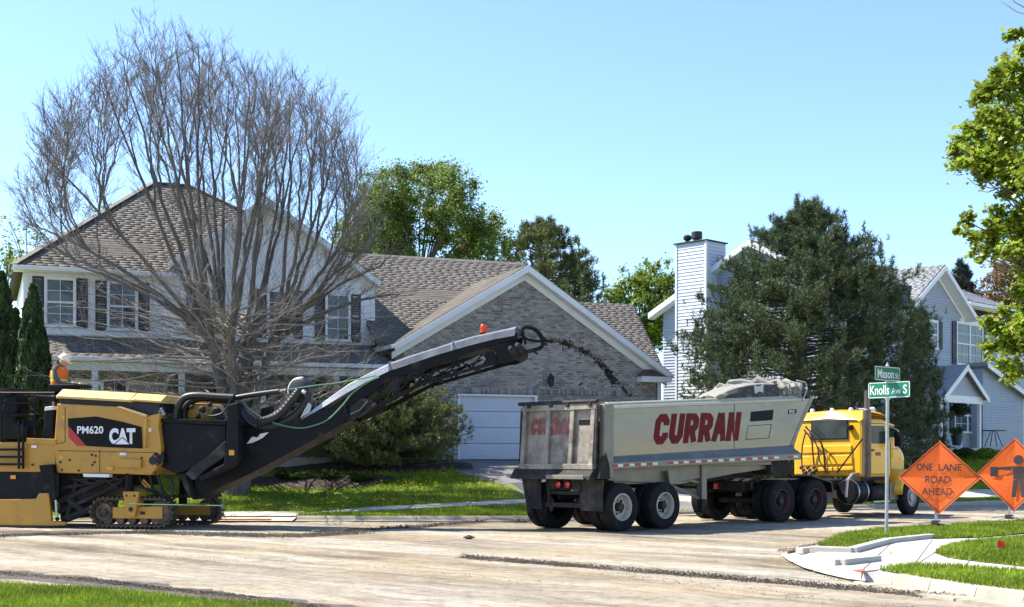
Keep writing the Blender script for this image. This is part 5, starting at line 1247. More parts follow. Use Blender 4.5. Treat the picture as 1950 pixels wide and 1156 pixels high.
def window(par,x0,x1,z0,z1,y,nx=2,nz=2,glass='glass',sh=0.,double=False,trim='trim',ax=None,two=False):
    """sash window facing -y; sh = shutter width on each side"""
    t=link('window',None,par); fw=.06
    mb=MB();mb.box(x0-fw,x1+fw,y-.07,y-.0,z1,z1+fw*1.3);mb.box(x0-fw-.03,x1+fw+.03,y-.10,y,z0-fw,z0);mb.box(x0-fw,x0,y-.07,y,z0,z1);mb.box(x1,x1+fw,y-.07,y,z0,z1)
    obj('frame',mb,MT[trim],t,bevel=.006)
    zm=(z0+z1)/2
    def sash(a0,a1):
        for k,(s0,s1,dy) in enumerate(((z0,zm,-.035),(zm,z1,-.05))):
            obj('pane',MB().box(a0,a1,y+dy+.012,y+dy+.02,s0,s1),MT[glass if k else ('glass')],t)
            m_=MB();q=.03
            m_.box(a0,a1,y+dy-.01,y+dy+.011,s0,s0+q);m_.box(a0,a1,y+dy-.01,y+dy+.011,s1-q,s1)
            m_.box(a0,a0+q,y+dy-.009,y+dy+.010,s0+q,s1-q);m_.box(a1-q,a1,y+dy-.009,y+dy+.010,s0+q,s1-q)
            obj('sash',m_,MT[trim],t)
            m_=MB();r_=.009
            for i in range(1,nx): xx=a0+(a1-a0)*i/nx;m_.box(xx-r_,xx+r_,y+dy,y+dy+.009,s0+q,s1-q)
            for i in range(1,nz): zz=s0+(s1-s0)*i/nz;m_.box(a0+q,a1-q,y+dy+.001,y+dy+.0085,zz-r_,zz+r_)
            if m_.v: obj('muntin',m_,MT[trim],t)
    if two:
        xm=(x0+x1)/2; sash(x0,xm-.03);sash(xm+.03,x1);obj('mullion',MB().box(xm-.03,xm+.03,y-.065,y,z0,z1),MT[trim],t)
    else: sash(x0,x1)
    if sh:
        for a0,a1 in ((x0-fw-sh-.01,x0-fw-.01),(x1+fw+.01,x1+fw+sh+.01)):
            s=link('shutter',None,par)
            m_=MB();m_.box(a0,a0+.05,y-.06,y-.02,z0-.05,z1+.05);m_.box(a1-.05,a1,y-.06,y-.02,z0-.05,z1+.05)
            for zz in (z0-.05,zm-.03,z1-.01): m_.box(a0+.05,a1-.05,y-.059,y-.021,zz,zz+.06)
            obj('shutter_frame',m_,MT['shutter'],s)
            m_=MB();zz=z0+.02
            while zz<z1-.05:
                if abs(zz-zm)>.05: m_.bar((a0+.05,y-.04,zz+.02),(a1-.05,y-.04,zz+.02),.03,.035)
                zz+=.055
            obj('shutter_slats',m_,MT['shutter'],s)['kind']='stuff'
    return t
def rake(par,p,q,y0,y1,w_,name='rake_board',mat='trim'):
    """board along a roof edge in the xz plane, its upper edge on p-q"""
    return obj(name,MB().prism([(p[0],p[1]),(q[0],q[1]),(q[0],q[1]-w_),(p[0],p[1]-w_)],y0,y1),MT[mat],par,bevel=.008)
# ---------------- the brick garage house
ha=thing('house','two storey house with white siding brown roof and grey brick garage gable','house',A.o,22)
gw=link('garage_wall',None,ha)
ap=A.hy(998,508,0);LE=A.hy(748,655,0);RE=A.hy(1266,710,0)
sl=(ap[1]-LE[1])/(ap[0]-LE[0]);sr=(ap[1]-RE[1])/(RE[0]-ap[0])
xl,xr_=LE[0]+.35,RE[0]-.35
zl=ap[1]-.3-sl*(ap[0]-xl);zr=ap[1]-.3-sr*(xr_-ap[0])
gpoly=[(xl,-.3),(xr_,-.3),(xr_,zr),(ap[0],ap[1]-.3),(xl,zl)]
D1=(-2.35,.46,-.3,2.19);D2=(1.18,3.95,-.3,1.95)
def inter(x): return ap[1]-.3-(sl*(ap[0]-x) if x<ap[0] else sr*(x-ap[0]))
for poly in ([(xl,-.3),(D1[0],-.3),(D1[0],2.19),(xl,2.19)],[(D1[1],-.3),(D2[0],-.3),(D2[0],2.19),(D1[1],2.19)],[(D2[1],-.3),(xr_,-.3),(xr_,2.19),(D2[1],2.19)],[(D2[0],1.95),(D2[1],1.95),(D2[1],2.19),(D2[0],2.19)],[(xl,2.19),(xr_,2.19),(xr_,zr),(ap[0],ap[1]-.3),(xl,zl)]):
    obj('mortar_backing',MB().prism(poly,0,.22),MT['mortar'],gw)
nb=tiles(gw,gpoly,(0,0,0),(1,0,0),(0,0,1),(0,-1,0),MT['brick'],.213,.078,.014,.014,'brick',300,sel=lambda c:-1.2<c[0]<4.4 and 2.9<c[2]<4.6,holes=[D1,D2])
obj('side_wall',MB().box(xr_-.02,xr_+.18,.22,7,-.3,zr),MT['brick'],ha)
obj('side_wall',MB().box(xl-.18,xl,.22,7,-.3,zl),MT['brick'],ha)
# soldier course band over the doors
tiles(gw,[(D1[0]-.1,2.20),(D2[1]+.1,2.20),(D2[1]+.1,2.40),(D1[0]-.1,2.40)],(0,-.016,0),(1,0,0),(0,0,1),(0,-1,0),MT['brick'],.078,.2,.012,.014,'lintel_brick',0)
for (x0,x1,z0,z1) in (D1,D2):
    d=link('garage_door',None,ha)
    ph=(z1-.06)/4
    for k in range(4):
        for j in range(1):
            zz0=.03+k*ph
            obj('panel',MB().box(x0+.06,x1-.06,.12,.16,zz0+.006,zz0+ph-.006),MT['garage'],d,bevel=.012)
            m_=MB();nn_=4;pw=(x1-x0-.12)/nn_
            for q in range(nn_):
                for zz in (zz0+.12,zz0+ph*.5,): 
                    m_.box(x0+.06+q*pw+.07,x0+.06+(q+1)*pw-.07,.112,.1205,zz,zz+.16)
            obj('raised_panels',m_,MT['garage'],d,bevel=.006)
    m_=MB();m_.box(x0-.01,x0+.07,-.03,.18,0,z1);m_.box(x1-.07,x1+.01,-.03,.18,0,z1);m_.box(x0+.07,x1-.07,-.028,.18,z1-.06,z1)
    obj('door_casing',m_,MT['trim'],d,bevel=.008)
    obj('threshold',MB().box(x0+.07,x1-.07,.1,.3,-.02,.03),MT['dark'],d)
# coach lamp between the doors
lm=link('wall_lamp',None,ha);lx,lz=A.hy(1048,724,-.1)
obj('lamp_body',MB().lathe([(.02,-.22),(.09,-.18),(.11,.05),(.13,.07),(.05,.17),(.001,.24)],(lx,-.17,lz),(0,0,1),8),MT['lamp'],lm)
obj('lamp_arm',MB().tube([(lx,0,lz+.02),(lx,-.1,lz+.22),(lx,-.17,lz+.2)],.02,6),MT['lamp'],lm)
# garage roof
gr=link('garage_roof',None,ha);rz=ap[1]+.02;oh=.38
xe=LE[0]-.05;ze=rz-sl*(0-xe);xe2=RE[0]+.05;ze2=rz-sr*(xe2)
obj('roof_deck',MB().prism([(0,rz),(xe,ze),(xe,ze-.1),(0,rz-.12),(xe2,ze2-.1),(xe2,ze2)],-oh,9.),MT['under'],gr)
nl=Vector((-sl,0,1)).normalized();el=Vector((0-xe,0,rz-ze));Ll=el.length
tiles(gr,[(-oh,0),(5.2,0),(5.2,Ll),(-oh,Ll)],(xe,0,ze+.002),(0,1,0),el,nl,MT['shingle'],.32,.15,.007,.013,'shingle',100,jit=.5,tilt=1)
er=Vector((0-xe2,0,rz-ze2));nr=Vector((sr,0,1)).normalized()
tiles(gr,[(-oh,0),(3,0),(3,er.length),(-oh,er.length)],(xe2,0,ze2+.002),(0,1,0),er,nr,MT['shingle'],.32,.15,.007,.013,'shingle',0,jit=.5,tilt=1)
for a,b_,nm in (((xe,ze),(0,rz),'l'),((0,rz),(xe2,ze2),'r')):
    rake(gr,(a[0],a[1]-.02),(b_[0],b_[1]-.02),-oh-.03,-oh+.0,.22)
    rake(gr,(a[0],a[1]-.24),(b_[0],b_[1]-.24),-.06,-.02,.24,'frieze_board')
    obj('soffit',MB().prism([(a[0],a[1]-.235),(b_[0],b_[1]-.235),(b_[0],b_[1]-.255),(a[0],a[1]-.255)],-oh+.001,-.061),MT['trim'],gr)
# eave return at the right foot and downspout
obj('eave_return',MB().prism([(xr_-.75,zr-.28),(xe2+.02,zr-.28),(xe2+.02,zr-.08),(xr_-.75,zr-.08)],-oh-.02,.1),MT['trim'],ha,bevel=.01)
mb=MB();v=[(xr_-.78,-oh-.04,zr-.078),(xe2+.03,-oh-.04,zr-.078),(xe2+.03,.05,zr-.078),(xr_-.78,.05,zr-.078),(xr_-.45,.0,zr+.22),(xe2+.02,.0,zr+.22)]
mb.add(v,[(0,1,5,4),(4,5,2,3),(0,4,3),(1,2,5),(3,2,1,0)]);obj('return_roof',mb,MT['under'],ha)
obj('downspout',MB().box(xr_+.02,xr_+.14,-.14,-.03,-.2,zr-.28),MT['trim'],ha,bevel=.01)
obj('gutter',MB().box(xe2,xe2+.12,-oh,6,ze2-.16,ze2-.03),MT['trim'],ha,bevel=.02)
obj('gutter',MB().box(xe-.12,xe,-oh,2,ze-.16,ze-.03),MT['trim'],ha,bevel=.02)
# connecting wing roof
wr=link('wing_roof',None,ha);wy0,wz0,wy1,wz1=.7,3.85,6.5,7.63
up=Vector((0,wy1-wy0,wz1-wz0));Lw=up.length;nw=Vector((0,-(wz1-wz0),wy1-wy0)).normalized()
obj('roof_deck',MB().prism([(wy0,wz0),(wy1,wz1),(wy1+5.8,wz0),(wy1+5.8,wz0-.15),(wy1,wz1-.15),(wy0,wz0-.15)],-4.9,2.62,'x'),MT['under'],wr)
tiles(wr,[(-4.9,0),(2.62,0),(2.62,Lw),(-4.9,Lw)],(0,wy0,wz0+.002),(1,0,0),up,nw,MT['shingle'],.33,.15,.007,.013,'shingle',100,jit=.5,tilt=1,sel=lambda c:-3.5<c[0]<2.2 and c[2]>3.2)
for k in range(24):
    x=-4.9+k*.315; obj('ridge_cap',MB().prism([(wy1-.16,wz1-.08),(wy1,wz1+.03),(wy1+.16,wz1-.08),(wy1,wz1-.02)],x,x+.30+.02*(k%2),'x'),MT['shingle'],wr)
obj('wing_wall',MB().box(-4.7,2.4,1.2,1.4,-.2,3.9),MT['siding'],ha)
r2=link('side_roof',None,ha);q0=A.hy(1105,577,6.5);q1=A.hy(1206,580,6.5);q2=A.hy(1266,706,2.4)
poly3=[Vector((1.8,6.5,q1[1])),Vector((q1[0],6.5,q1[1])),Vector((q2[0],2.4,q2[1])),Vector((1.8,2.4,q2[1]))]
u3=(poly3[0]-poly3[3]);n3=Vector((0,-u3.z,u3.y)).normalized();L3=u3.length
obj('roof_deck',MB().add([*poly3,*[p+Vector((0,.15,-.2)) for p in poly3],Vector((1.8,11,q2[1])),Vector((q1[0]+.3,11,q2[1]))],[(0,1,2,3),(7,6,5,4),(1,2,6,5),(2,3,7,6),(0,8,9,1),(3,0,4,7)]),MT['under'],r2)
tiles(r2,[(1.8,0),(q2[0],0),(q1[0],L3),(1.8,L3)],(0,2.4,q2[1]+.003),(1,0,0),u3,n3,MT['shingle'],.33,.15,.007,.013,'shingle',40,jit=.5,tilt=1,sel=lambda c:c[0]>4.6)
# main block
mw=link('front_wall',None,ha);YM=2.0;xL,xR_=A.hy(46,520,YM)[0],A.hy(712,560,YM)[0]
zE=5.86
gA=A.hy(503,381,YM);gL=A.hy(318,501,YM);gR=A.hy(718,537,YM)
spoly=[(xL,3.86),(xR_,3.86),(xR_,gR[1]-.25),(gA[0],gA[1]-.2),(gL[0]+.25,gL[1]-.22),(gL[0]+.1,zE),(xL,zE)]
obj('sheathing',MB().prism(spoly,YM,YM+.2),MT['siding'],mw)
planks(mw,spoly,(0,YM,0),(1,0,0),(0,-1,0),MT['siding'],.118)
obj('left_wall',MB().box(xL,xL+.2,YM+.2,11,-.2,zE),MT['siding'],ha)
obj('right_wall',MB().box(xR_-.2,xR_,YM+.2,11,-.2,zE),MT['siding'],ha)
obj('corner_board',MB().box(xL-.03,xL+.12,YM-.035,YM+.2,3.86,zE),MT['trim'],ha)
obj('corner_board',MB().box(xR_-.12,xR_+.03,YM-.035,YM+.2,3.86,gR[1]-.25),MT['trim'],ha)
cbx=A.hy(287,560,YM)[0];obj('corner_board',MB().box(cbx-.08,cbx+.08,YM-.035,YM,3.86,zE),MT['trim'],ha)
for (px0,px1,py0,py1) in ((88,141,533,620),(207,259,541,628),(379,400,545,632),(511,553,556,642),(622,664,563,648)):
    a=A.hy(px0,py1,YM-.02);b_=A.hy(px1,py0,YM-.02); window(ha,a[0],b_[0],a[1]+.02,b_[1],YM-.022,2,2,'curtain',.33)
obj('sill_band',MB().box(xL,cbx-.1,YM-.05,YM-.0225,3.88,4.02),MT['trim'],ha)
# roof over the main block
mr=link('main_roof',None,ha);e0=(A.hy(26,507,1.6)[0]);e1_=-3.9;pk0,pk1=-11.34,-10.05;pz=9.66;pyy=6.5;bz=5.9;fy=1.6;by=11.4
gx_=gL[0]+.3;sp_=(pz-bz)/(pyy-fy);z2_=bz+sp_*(2.3-fy)
vs=[(e0,fy,bz),(gx_,fy,bz),(gx_,2.3,z2_),(e1_-.85,2.3,z2_),(e1_,by,bz),(e0,by,bz),(pk0,pyy,pz),(pk1,pyy,pz)]
obj('roof_deck',MB().add(vs,[(0,1,2,3,7,6),(3,4,7),(4,5,6,7),(5,0,6)]),MT['under'],mr)
uf=Vector((0,pyy-fy,pz-bz));nf=Vector((0,-(pz-bz),pyy-fy)).normalized();Lf=uf.length
b2_=Lf*(2.3-fy)/(pyy-fy)
tiles(mr,[(e0,0),(gx_,0),(gx_,b2_),(e1_-.85,b2_),(pk1,Lf),(pk0,Lf)],(0,fy,bz+.003),(1,0,0),uf,nf,MT['shingle'],.33,.15,.007,.013,'shingle',60,jit=.5,tilt=1,sel=lambda c:c[0]<-12 and c[2]>.8)
mb=MB()
for a,b_ in (((e0,fy,bz),(pk0,pyy,pz)),((pk0,pyy,pz),(pk1,pyy,pz)),((e1_-.85,2.3,z2_),(pk1,pyy,pz))):
    a=Vector(a);b_=Vector(b_);k=max(2,int((b_-a).length/.3))
    for i in range(k): mb.bar(a.lerp(b_,i/k)+Vector((0,0,.02)),a.lerp(b_,(i+.97)/k)+Vector((0,0,.03)),.28,.03)
obj('hip_cap',mb,MT['shingle'],mr)
obj('gutter',MB().box(e0-.02,gL[0]+.2,fy-.12,fy-.01,bz-.14,bz-.01),MT['trim'],ha,bevel=.02)
obj('soffit',MB().box(e0,gL[0]+.1,fy-.01,YM-.03,bz-.16,bz-.13),MT['trim'],ha)
obj('frieze_board',MB().box(xL,gL[0]+.1,YM-.05,YM-.0235,zE-.22,zE-.02),MT['trim'],ha)
g2_=link('gable_roof',None,ha);ax_,az_=gA[0],gA[1]+.03
for (bx,bzz) in ((gL[0],gL[1]),(gR[0],gR[1])):
    obj('roof_deck',MB().prism([(ax_,az_),(bx,bzz),(bx,bzz-.1),(ax_,az_-.12)],YM-.4,7.),MT['under'],g2_)
    rake(g2_,(bx,bzz-.02),(ax_,az_-.03),YM-.44,YM-.405,.2)
    rake(g2_,(bx,bzz-.2),(ax_,az_-.21),YM-.06,YM-.03,.2,'frieze_board')
    obj('soffit',MB().prism([(bx,bzz-.20),(ax_,az_-.21),(ax_,az_-.23),(bx,bzz-.22)],YM-.404,YM-.065),MT['trim'],g2_)
    d=Vector((ax_-bx,0,az_-bzz));nn_=Vector((-d.z,0,d.x)).normalized();nn_=nn_ if nn_.z>0 else -nn_
    tiles(g2_,[(YM-.4,0),(6.5,0),(6.5,d.length),(YM-.4,d.length)],(bx,0,bzz+.003),(0,1,0),d,nn_,MT['shingle'],.33,.15,.007,.013,'shingle',0,jit=.5,tilt=1)
# porch
po=link('porch_roof',None,ha);px0,px1=xL+.35,xR_+.2;pf=(-.1,3.08);pbk=(YM-.03,3.84)
obj('roof_deck',MB().prism([pf,pbk,(pbk[0],pbk[1]-.15),(pf[0],pf[1]-.12)],px0,px1,'x'),MT['under'],po)
upv=Vector((0,pbk[0]-pf[0],pbk[1]-pf[1]));npv=Vector((0,-upv.z,upv.y)).normalized()
tiles(po,[(px0,0),(px1,0),(px1,upv.length),(px0,upv.length)],(0,pf[0],pf[1]+.003),(1,0,0),upv,npv,MT['shingle'],.33,.15,.007,.013,'shingle',0,jit=.5,tilt=1)
obj('gutter',MB().box(px0,px1,pf[0]-.12,pf[0]-.01,pf[1]-.14,pf[1]-.01),MT['trim'],po,bevel=.02)
obj('porch_beam',MB().box(px0+.1,px1-.1,.05,.2,2.68,2.93),MT['trim'],ha,bevel=.01)
obj('porch_soffit',MB().box(px0,px1,-.1,YM-.03,2.94,2.95),MT['trim'],ha)
for px in (100,181,346,500,640):
    x=A.hy(px,720,.12)[0];obj('porch_column',MB().box(x-.09,x+.09,.04,.21,.1,2.68),MT['trim'],ha,bevel=.015)
obj('porch_floor',MB().box(px0,px1,-.05,YM-.01,-.2,.1),MT['concrete'],ha)
lw=link('lower_wall',None,ha)
obj('mortar_backing',MB().box(xL,xR_,YM,YM+.2,-.2,3.0),MT['mortar'],lw)
tiles(lw,[(xL,.1),(xR_,.1),(xR_,2.9),(xL,2.9)],(0,YM,0),(1,0,0),(0,0,1),(0,-1,0),MT['brick'],.213,.078,.014,.014,'brick',0)
for x0,x1 in ((-14.3,-13.4),(-12.6,-11.5),(-9.6,-8.6),(-7,-6)): window(ha,x0,x1,.7,2.4,YM-.02,2,2,'glass',.38)
# ---------------- the blue-grey house
B=Frame((20.9,60,2.08),45)
hb_=thing('house','blue grey sided house with chimney and grey roof behind the big pine','house',B.o,45)
XS=-12.5
f2=lambda px,py,c=0.: B.hy(px,py,c)
ga=f2(1780,507);grt=f2(1839,601);glf=(2*ga[0]-grt[0],grt[1]);xR2=f2(1900,700)[0];zE2=f2(1860,609)[1]
fw_=link('front_wall',None,hb_)
fpoly=[(XS,-.3),(xR2,-.3),(xR2,zE2),(grt[0]-.2,zE2),(ga[0],ga[1]-.3),(glf[0]+.2,zE2),(XS,zE2)]
obj('sheathing',MB().prism(fpoly,0,.2),MT['siding2'],fw_);planks(fw_,[(-7.5,-.3),(xR2,-.3),(xR2,zE2),(grt[0]-.2,zE2),(ga[0],ga[1]-.3),(glf[0]+.2,zE2),(-7.5,zE2)],(0,0,0),(1,0,0),(0,-1,0),MT['siding2'],.125,depth=.038)
sdw=link('side_wall',None,hb_)
s_ap=B.hx(1436,458,XS);s_l=B.hx(1246,597,XS);s_f=-.45
pz2=(s_ap[1]-s_l[1])/(s_l[0]-s_ap[0])
zf2=s_ap[1]-pz2*(s_ap[0]-0.)
spl=[(0,-.3),(s_l[0]-.5,-.3),(s_l[0]-.5,s_l[1]+pz2*.5-.3),(s_ap[0],s_ap[1]-.3),(0,zf2-.3)]
obj('sheathing',MB().prism([(y,z) for y,z in spl],XS,XS+.2,'x'),MT['siding2'],sdw)
planks(sdw,spl,(XS,0,0),(0,1,0),(-1,0,0),MT['siding2'],.125,depth=.038)
# roof planes
br=link('main_roof',None,hb_);xe3=xR2+.5
yb=s_l[0];zb_=s_l[1]
fe=(-.45,s_ap[1]-pz2*(s_ap[0]+.45))
zn=fe[1]+pz2*(.25-fe[0]);xn=grt[0]-.05
for e_,x0_,x1_ in (((.25,zn),XS-.4,xn),(fe,xn+.005,xe3-2.6)):
    obj('roof_deck',MB().prism([e_,(s_ap[0],s_ap[1]),(yb,zb_),(yb,zb_-.15),(s_ap[0],s_ap[1]-.18),(e_[0],e_[1]-.15)],x0_,x1_,'x'),MT['under'],br)
for pa_,pb in ((fe,s_ap),(s_ap,(yb,zb_))):
    obj('rake_board',MB().prism([(pa_[0],pa_[1]-.02),(pb[0],pb[1]-.02),(pb[0],pb[1]-.27),(pa_[0],pa_[1]-.27)],XS-.44,XS-.405,'x'),MT['trim'],br,bevel=.008)
    obj('soffit',MB().prism([(pa_[0],pa_[1]-.25),(pb[0],pb[1]-.25),(pb[0],pb[1]-.28),(pa_[0],pa_[1]-.28)],XS-.404,XS,'x'),MT['trim'],br)
uB=Vector((0,s_ap[0]-fe[0],s_ap[1]-fe[1]));nB=Vector((0,-uB.z,uB.y)).normalized()
hipx=xe3-2.6
mb=MB();cpt=Vector((hipx,s_ap[0],s_ap[1]));mb.add([(hipx,fe[0],fe[1]),(xe3+.6,fe[0],fe[1]),(xe3+.6,yb,zb_),(hipx,yb,zb_),tuple(cpt)],[(0,1,4),(1,2,4),(2,3,4)]);obj('roof_deck',mb,MT['under'],br)
bn_=uB.length*(.25-fe[0])/(s_ap[0]-fe[0])
tiles(br,[(-8,bn_),(xn,bn_),(xn,0),(xe3+.6,0),(hipx,uB.length),(-8,uB.length)],(0,fe[0],fe[1]+.004),(1,0,0),uB,nB,MT['shingle2'],.34,.16,.007,.014,'shingle',100,jit=.5,tilt=1,sel=lambda c:c[0]>-7)
for k in range(30):
    x=-8+k*.33
    if x<hipx: obj('ridge_cap',MB().prism([(s_ap[0]-.16,s_ap[1]-.08),(s_ap[0],s_ap[1]+.03),(s_ap[0]+.16,s_ap[1]-.08),(s_ap[0],s_ap[1]-.02)],x,x+.31,'x'),MT['shingle2'],br)
bg_=link('gable_roof',None,hb_);axx,azz=ga[0],ga[1]+.03
for bx,bzz in (glf,grt):
    sg=1 if bx>axx else -1;bx2=bx+sg*.1;bz2=bzz-.06
    obj('roof_deck',MB().prism([(axx,azz),(bx2,bz2),(bx2,bz2-.1),(axx,azz-.12)],-.5,s_ap[0]),MT['under'],bg_)
    rake(bg_,(bx2,bz2-.02),(axx,azz-.03),-.54,-.505,.24);rake(bg_,(bx2,bz2-.24),(axx,azz-.25),-.06,-.03,.2,'frieze_board')
    obj('soffit',MB().prism([(bx2,bz2-.22),(axx,azz-.23),(axx,azz-.25),(bx2,bz2-.24)],-.504,-.065),MT['trim'],bg_)
    d=Vector((axx-bx2,0,azz-bz2));nn_=Vector((-d.z,0,d.x)).normalized();nn_=nn_ if nn_.z>0 else -nn_
    tiles(bg_,[(-.5,0),(4.2,0),(4.2,d.length),(-.5,d.length)],(bx2,0,bz2+.004),(0,1,0),d,nn_,MT['shingle2'],.34,.16,.007,.014,'shingle',100 if sg<0 else 0,jit=.5,tilt=1)
obj('gutter',MB().box(grt[0]-.7,xe3+.3,fe[0]-.12,fe[0]-.01,fe[1]-.2,fe[1]-.05),MT['trim'],hb_,bevel=.02)
obj('soffit',MB().box(grt[0]-.7,xe3,fe[0]-.01,-.03,fe[1]-.24,fe[1]-.21),MT['trim'],hb_)
obj('frieze_board',MB().box(grt[0]-.5,xR2,-.06,-.03,zE2-.35,zE2-.08),MT['trim'],hb_)
for x in (xR2-.06,grt[0]-.55): obj('corner_board',MB().box(x-.06,x+.09,-.05,-.001,-.2,zE2-.05),MT['trim'],hb_)
obj('right_wall',MB().box(xR2-.2,xR2,.2,s_l[0]-.5,-.3,zE2),MT['siding2'],hb_)
a=f2(1821,692,-.03);b_=f2(1869,622,-.03);window(hb_,a[0],b_[0],a[1],b_[1],-.03,2,2,'glass',.36,two=True)
a=f2(1817,822,-.03);b_=f2(1865,762,-.03);window(hb_,a[0],b_[0],a[1],b_[1],-.03,2,2,'glass',.36,two=True)
a=f2(1754,660,-.03);b_=f2(1783,614,-.03);window(hb_,a[0],b_[0],a[1],b_[1],-.03,2,2,'glass',.40)
# chimney on the side wall
XC=XS-.75;c0=B.hx(1287,466,XC);c1=B.hx(1345,463,XC)
ch_=link('chimney',None,hb_);ya,yb2=c1[0],c0[0];zc_=c0[1]
obj('chimney_core',MB().box(XC+.02,XS+.6,ya+.02,yb2-.02,-.3,zc_),MT['chim'],ch_)
planks(ch_,[(ya,-.3),(yb2,-.3),(yb2,zc_),(ya,zc_)],(XC+.02,0,0),(0,1,0),(-1,0,0),MT['chim'],.14,depth=.03)
planks(ch_,[(XC+.02,-.3),(XS+.6,-.3),(XS+.6,zc_),(XC+.02,zc_)],(0,ya+.02,0),(1,0,0),(0,-1,0),MT['chim'],.14,depth=.03)
for yy in (ya-.02,yb2-.07): obj('corner_board',MB().box(XC-.03,XC+.06,yy,yy+.09,-.3,zc_),MT['trim'],ch_)
obj('chimney_cap',MB().box(XC-.08,XS+.68,ya-.08,yb2+.08,zc_,zc_+.05),MT['dark'],ch_,bevel=.01)
q=B.hx(1327,449,XS-.2)
obj('flue',MB().lathe([(.001,0),(.15,0),(.15,.18),(.23,.18),(.23,.45),(.2,.48),(.001,.48)],(XS-.2,q[0],zc_+.05),(0,0,1),16),MT['lamp'],ch_,smooth=True)
q=B.hx(1309,452,XS-.2)
obj('flue',MB().lathe([(.001,0),(.09,0),(.09,.16),(.16,.2),(.18,.33),(.1,.4),(.001,.4)],(XS-.2,q[0],zc_+.05),(0,0,1),14),MT['dusty'],ch_,smooth=True)
# gabled entry porch
YP=-1.9;pa=f2(1828,694,YP);pl_=f2(1788,752,YP);prr=f2(1873,758,YP)
en=link('entry_porch',None,hb_);hw=(prr[0]-pl_[0])/2;axp=(prr[0]+pl_[0])/2;zp=(pl_[1]+prr[1])/2
for sg in (-1,1):
    bx=axp+sg*hw
    obj('roof_deck',MB().prism([(axp,pa[1]),(bx,zp),(bx,zp-.1),(axp,pa[1]-.12)],YP-.25,-.05),MT['shingle2'],en)
    rake(en,(bx,zp-.02),(axp,pa[1]-.02),YP-.29,YP-.255,.24)
tri=[(axp-hw+.25,zp+.05),(axp+hw-.25,zp+.05),(axp,pa[1]-.22)]
obj('gable_face',MB().prism(tri,YP+.02,YP+.1),MT['siding2'],en)
planks(en,tri,(0,YP+.02,0),(1,0,0),(0,-1,0),MT['siding2'],.13)
obj('porch_beam',MB().box(axp-hw+.1,axp+hw-.1,YP-.02,YP+.16,zp-.28,zp+.04),MT['trim'],en,bevel=.01)
obj('porch_soffit',MB().box(axp-hw+.1,axp+hw-.1,YP+.16,-.06,zp-.1,zp-.06),MT['trim'],en)
for x in (axp-hw+.28,axp+hw-.28): obj('porch_column',MB().box(x-.07,x+.07,YP,YP+.14,-.1,zp-.28),MT['trim'],en,bevel=.015)
obj('porch_floor',MB().box(axp-hw,axp+hw,YP-.1,-.05,-.4,-.08),MT['concrete'],en)
# front door in the shade
obj('front_door',MB().box(axp-.9,axp-.05,-.07,-.03,-.05,2.0),MT['shutter'],hb_,bevel=.01)
# lower garage wing at the right
wg=link('garage_wing',None,hb_);YW=-.6;a=f2(1866,690,YW);b_=f2(1948,748,YW);c_=f2(1866,850,YW)
wx0,wx1=a[0]+.25,b_[0]+.1
obj('wall_sheathing',MB().prism([(wx0,-.4),(wx1,-.4),(wx1,b_[1]-.1),(wx0,a[1]-.25)],YW,-.04),MT['siding2'],wg)
planks(wg,[(wx0,-.4),(wx1,-.4),(wx1,b_[1]-.1),(wx0,a[1]-.25)],(0,YW,0),(1,0,0),(0,-1,0),MT['siding2'],.125,depth=.038)
obj('roof_deck',MB().prism([(a[0],a[1]),(b_[0]+.3,b_[1]-.2),(b_[0]+.3,b_[1]-.35),(a[0],a[1]-.15)],YW-.35,3.5),MT['shingle2'],wg)
rake(wg,(a[0],a[1]-.02),(b_[0]+.3,b_[1]-.22),YW-.39,YW-.355,.22)
obj('corner_board',MB().box(wx1-.12,wx1+.03,YW-.04,YW,-.4,b_[1]-.1),MT['trim'],wg)
obj('wing_upper',MB().prism([(a[0]+.2,a[1]-.1),(b_[0]+4,a[1]-1.5),(b_[0]+4,a[1]+.4),(a[0]+.9,a[1]+.55)],1.6,4.5),MT['under'],wg)
obj('garage_front',MB().box(wx1+.0,wx1+6,YW-2.5,YW-2.3,-.4,b_[1]-.1),MT['trim'],wg)
# third house, just a roof and gable end beyond
hc=thing('house','distant white sided house with grey roof behind the maple at right','house',P(2010,800,82),40)
def h3(px,py,c): 
    w_=Frame(hc.location,40);return w_.hy(px,py,c)
a=h3(1893,690,0);b_=h3(1912,645,2.5)
obj('wall',MB().box(a[0]+.5,a[0]+12,.3,7,-4,a[1]-.1),MT['siding2'],hc)
obj('roof',MB().prism([(-.2,a[1]),(3.6,b_[1]+.9),(7.4,a[1]),(7.4,a[1]-.2),(3.6,b_[1]+.7),(-.2,a[1]-.2)],a[0],a[0]+12.5,'x'),MT['shingle2'],hc)
t_=h3(1938,590,3.0);u_=h3(1975,562,3.0);dm=link('dormer',None,hc)
obj('dormer_core',MB().box(t_[0],u_[0]+1,3.0,5,t_[1]-1.2,u_[1]),MT['chim'],dm)
planks(dm,[(t_[0],t_[1]),(u_[0]+1,t_[1]),(u_[0]+1,u_[1]),(t_[0],u_[1])],(0,3.0,0),(1,0,0),(0,-1,0),MT['chim'],.2,depth=.04)
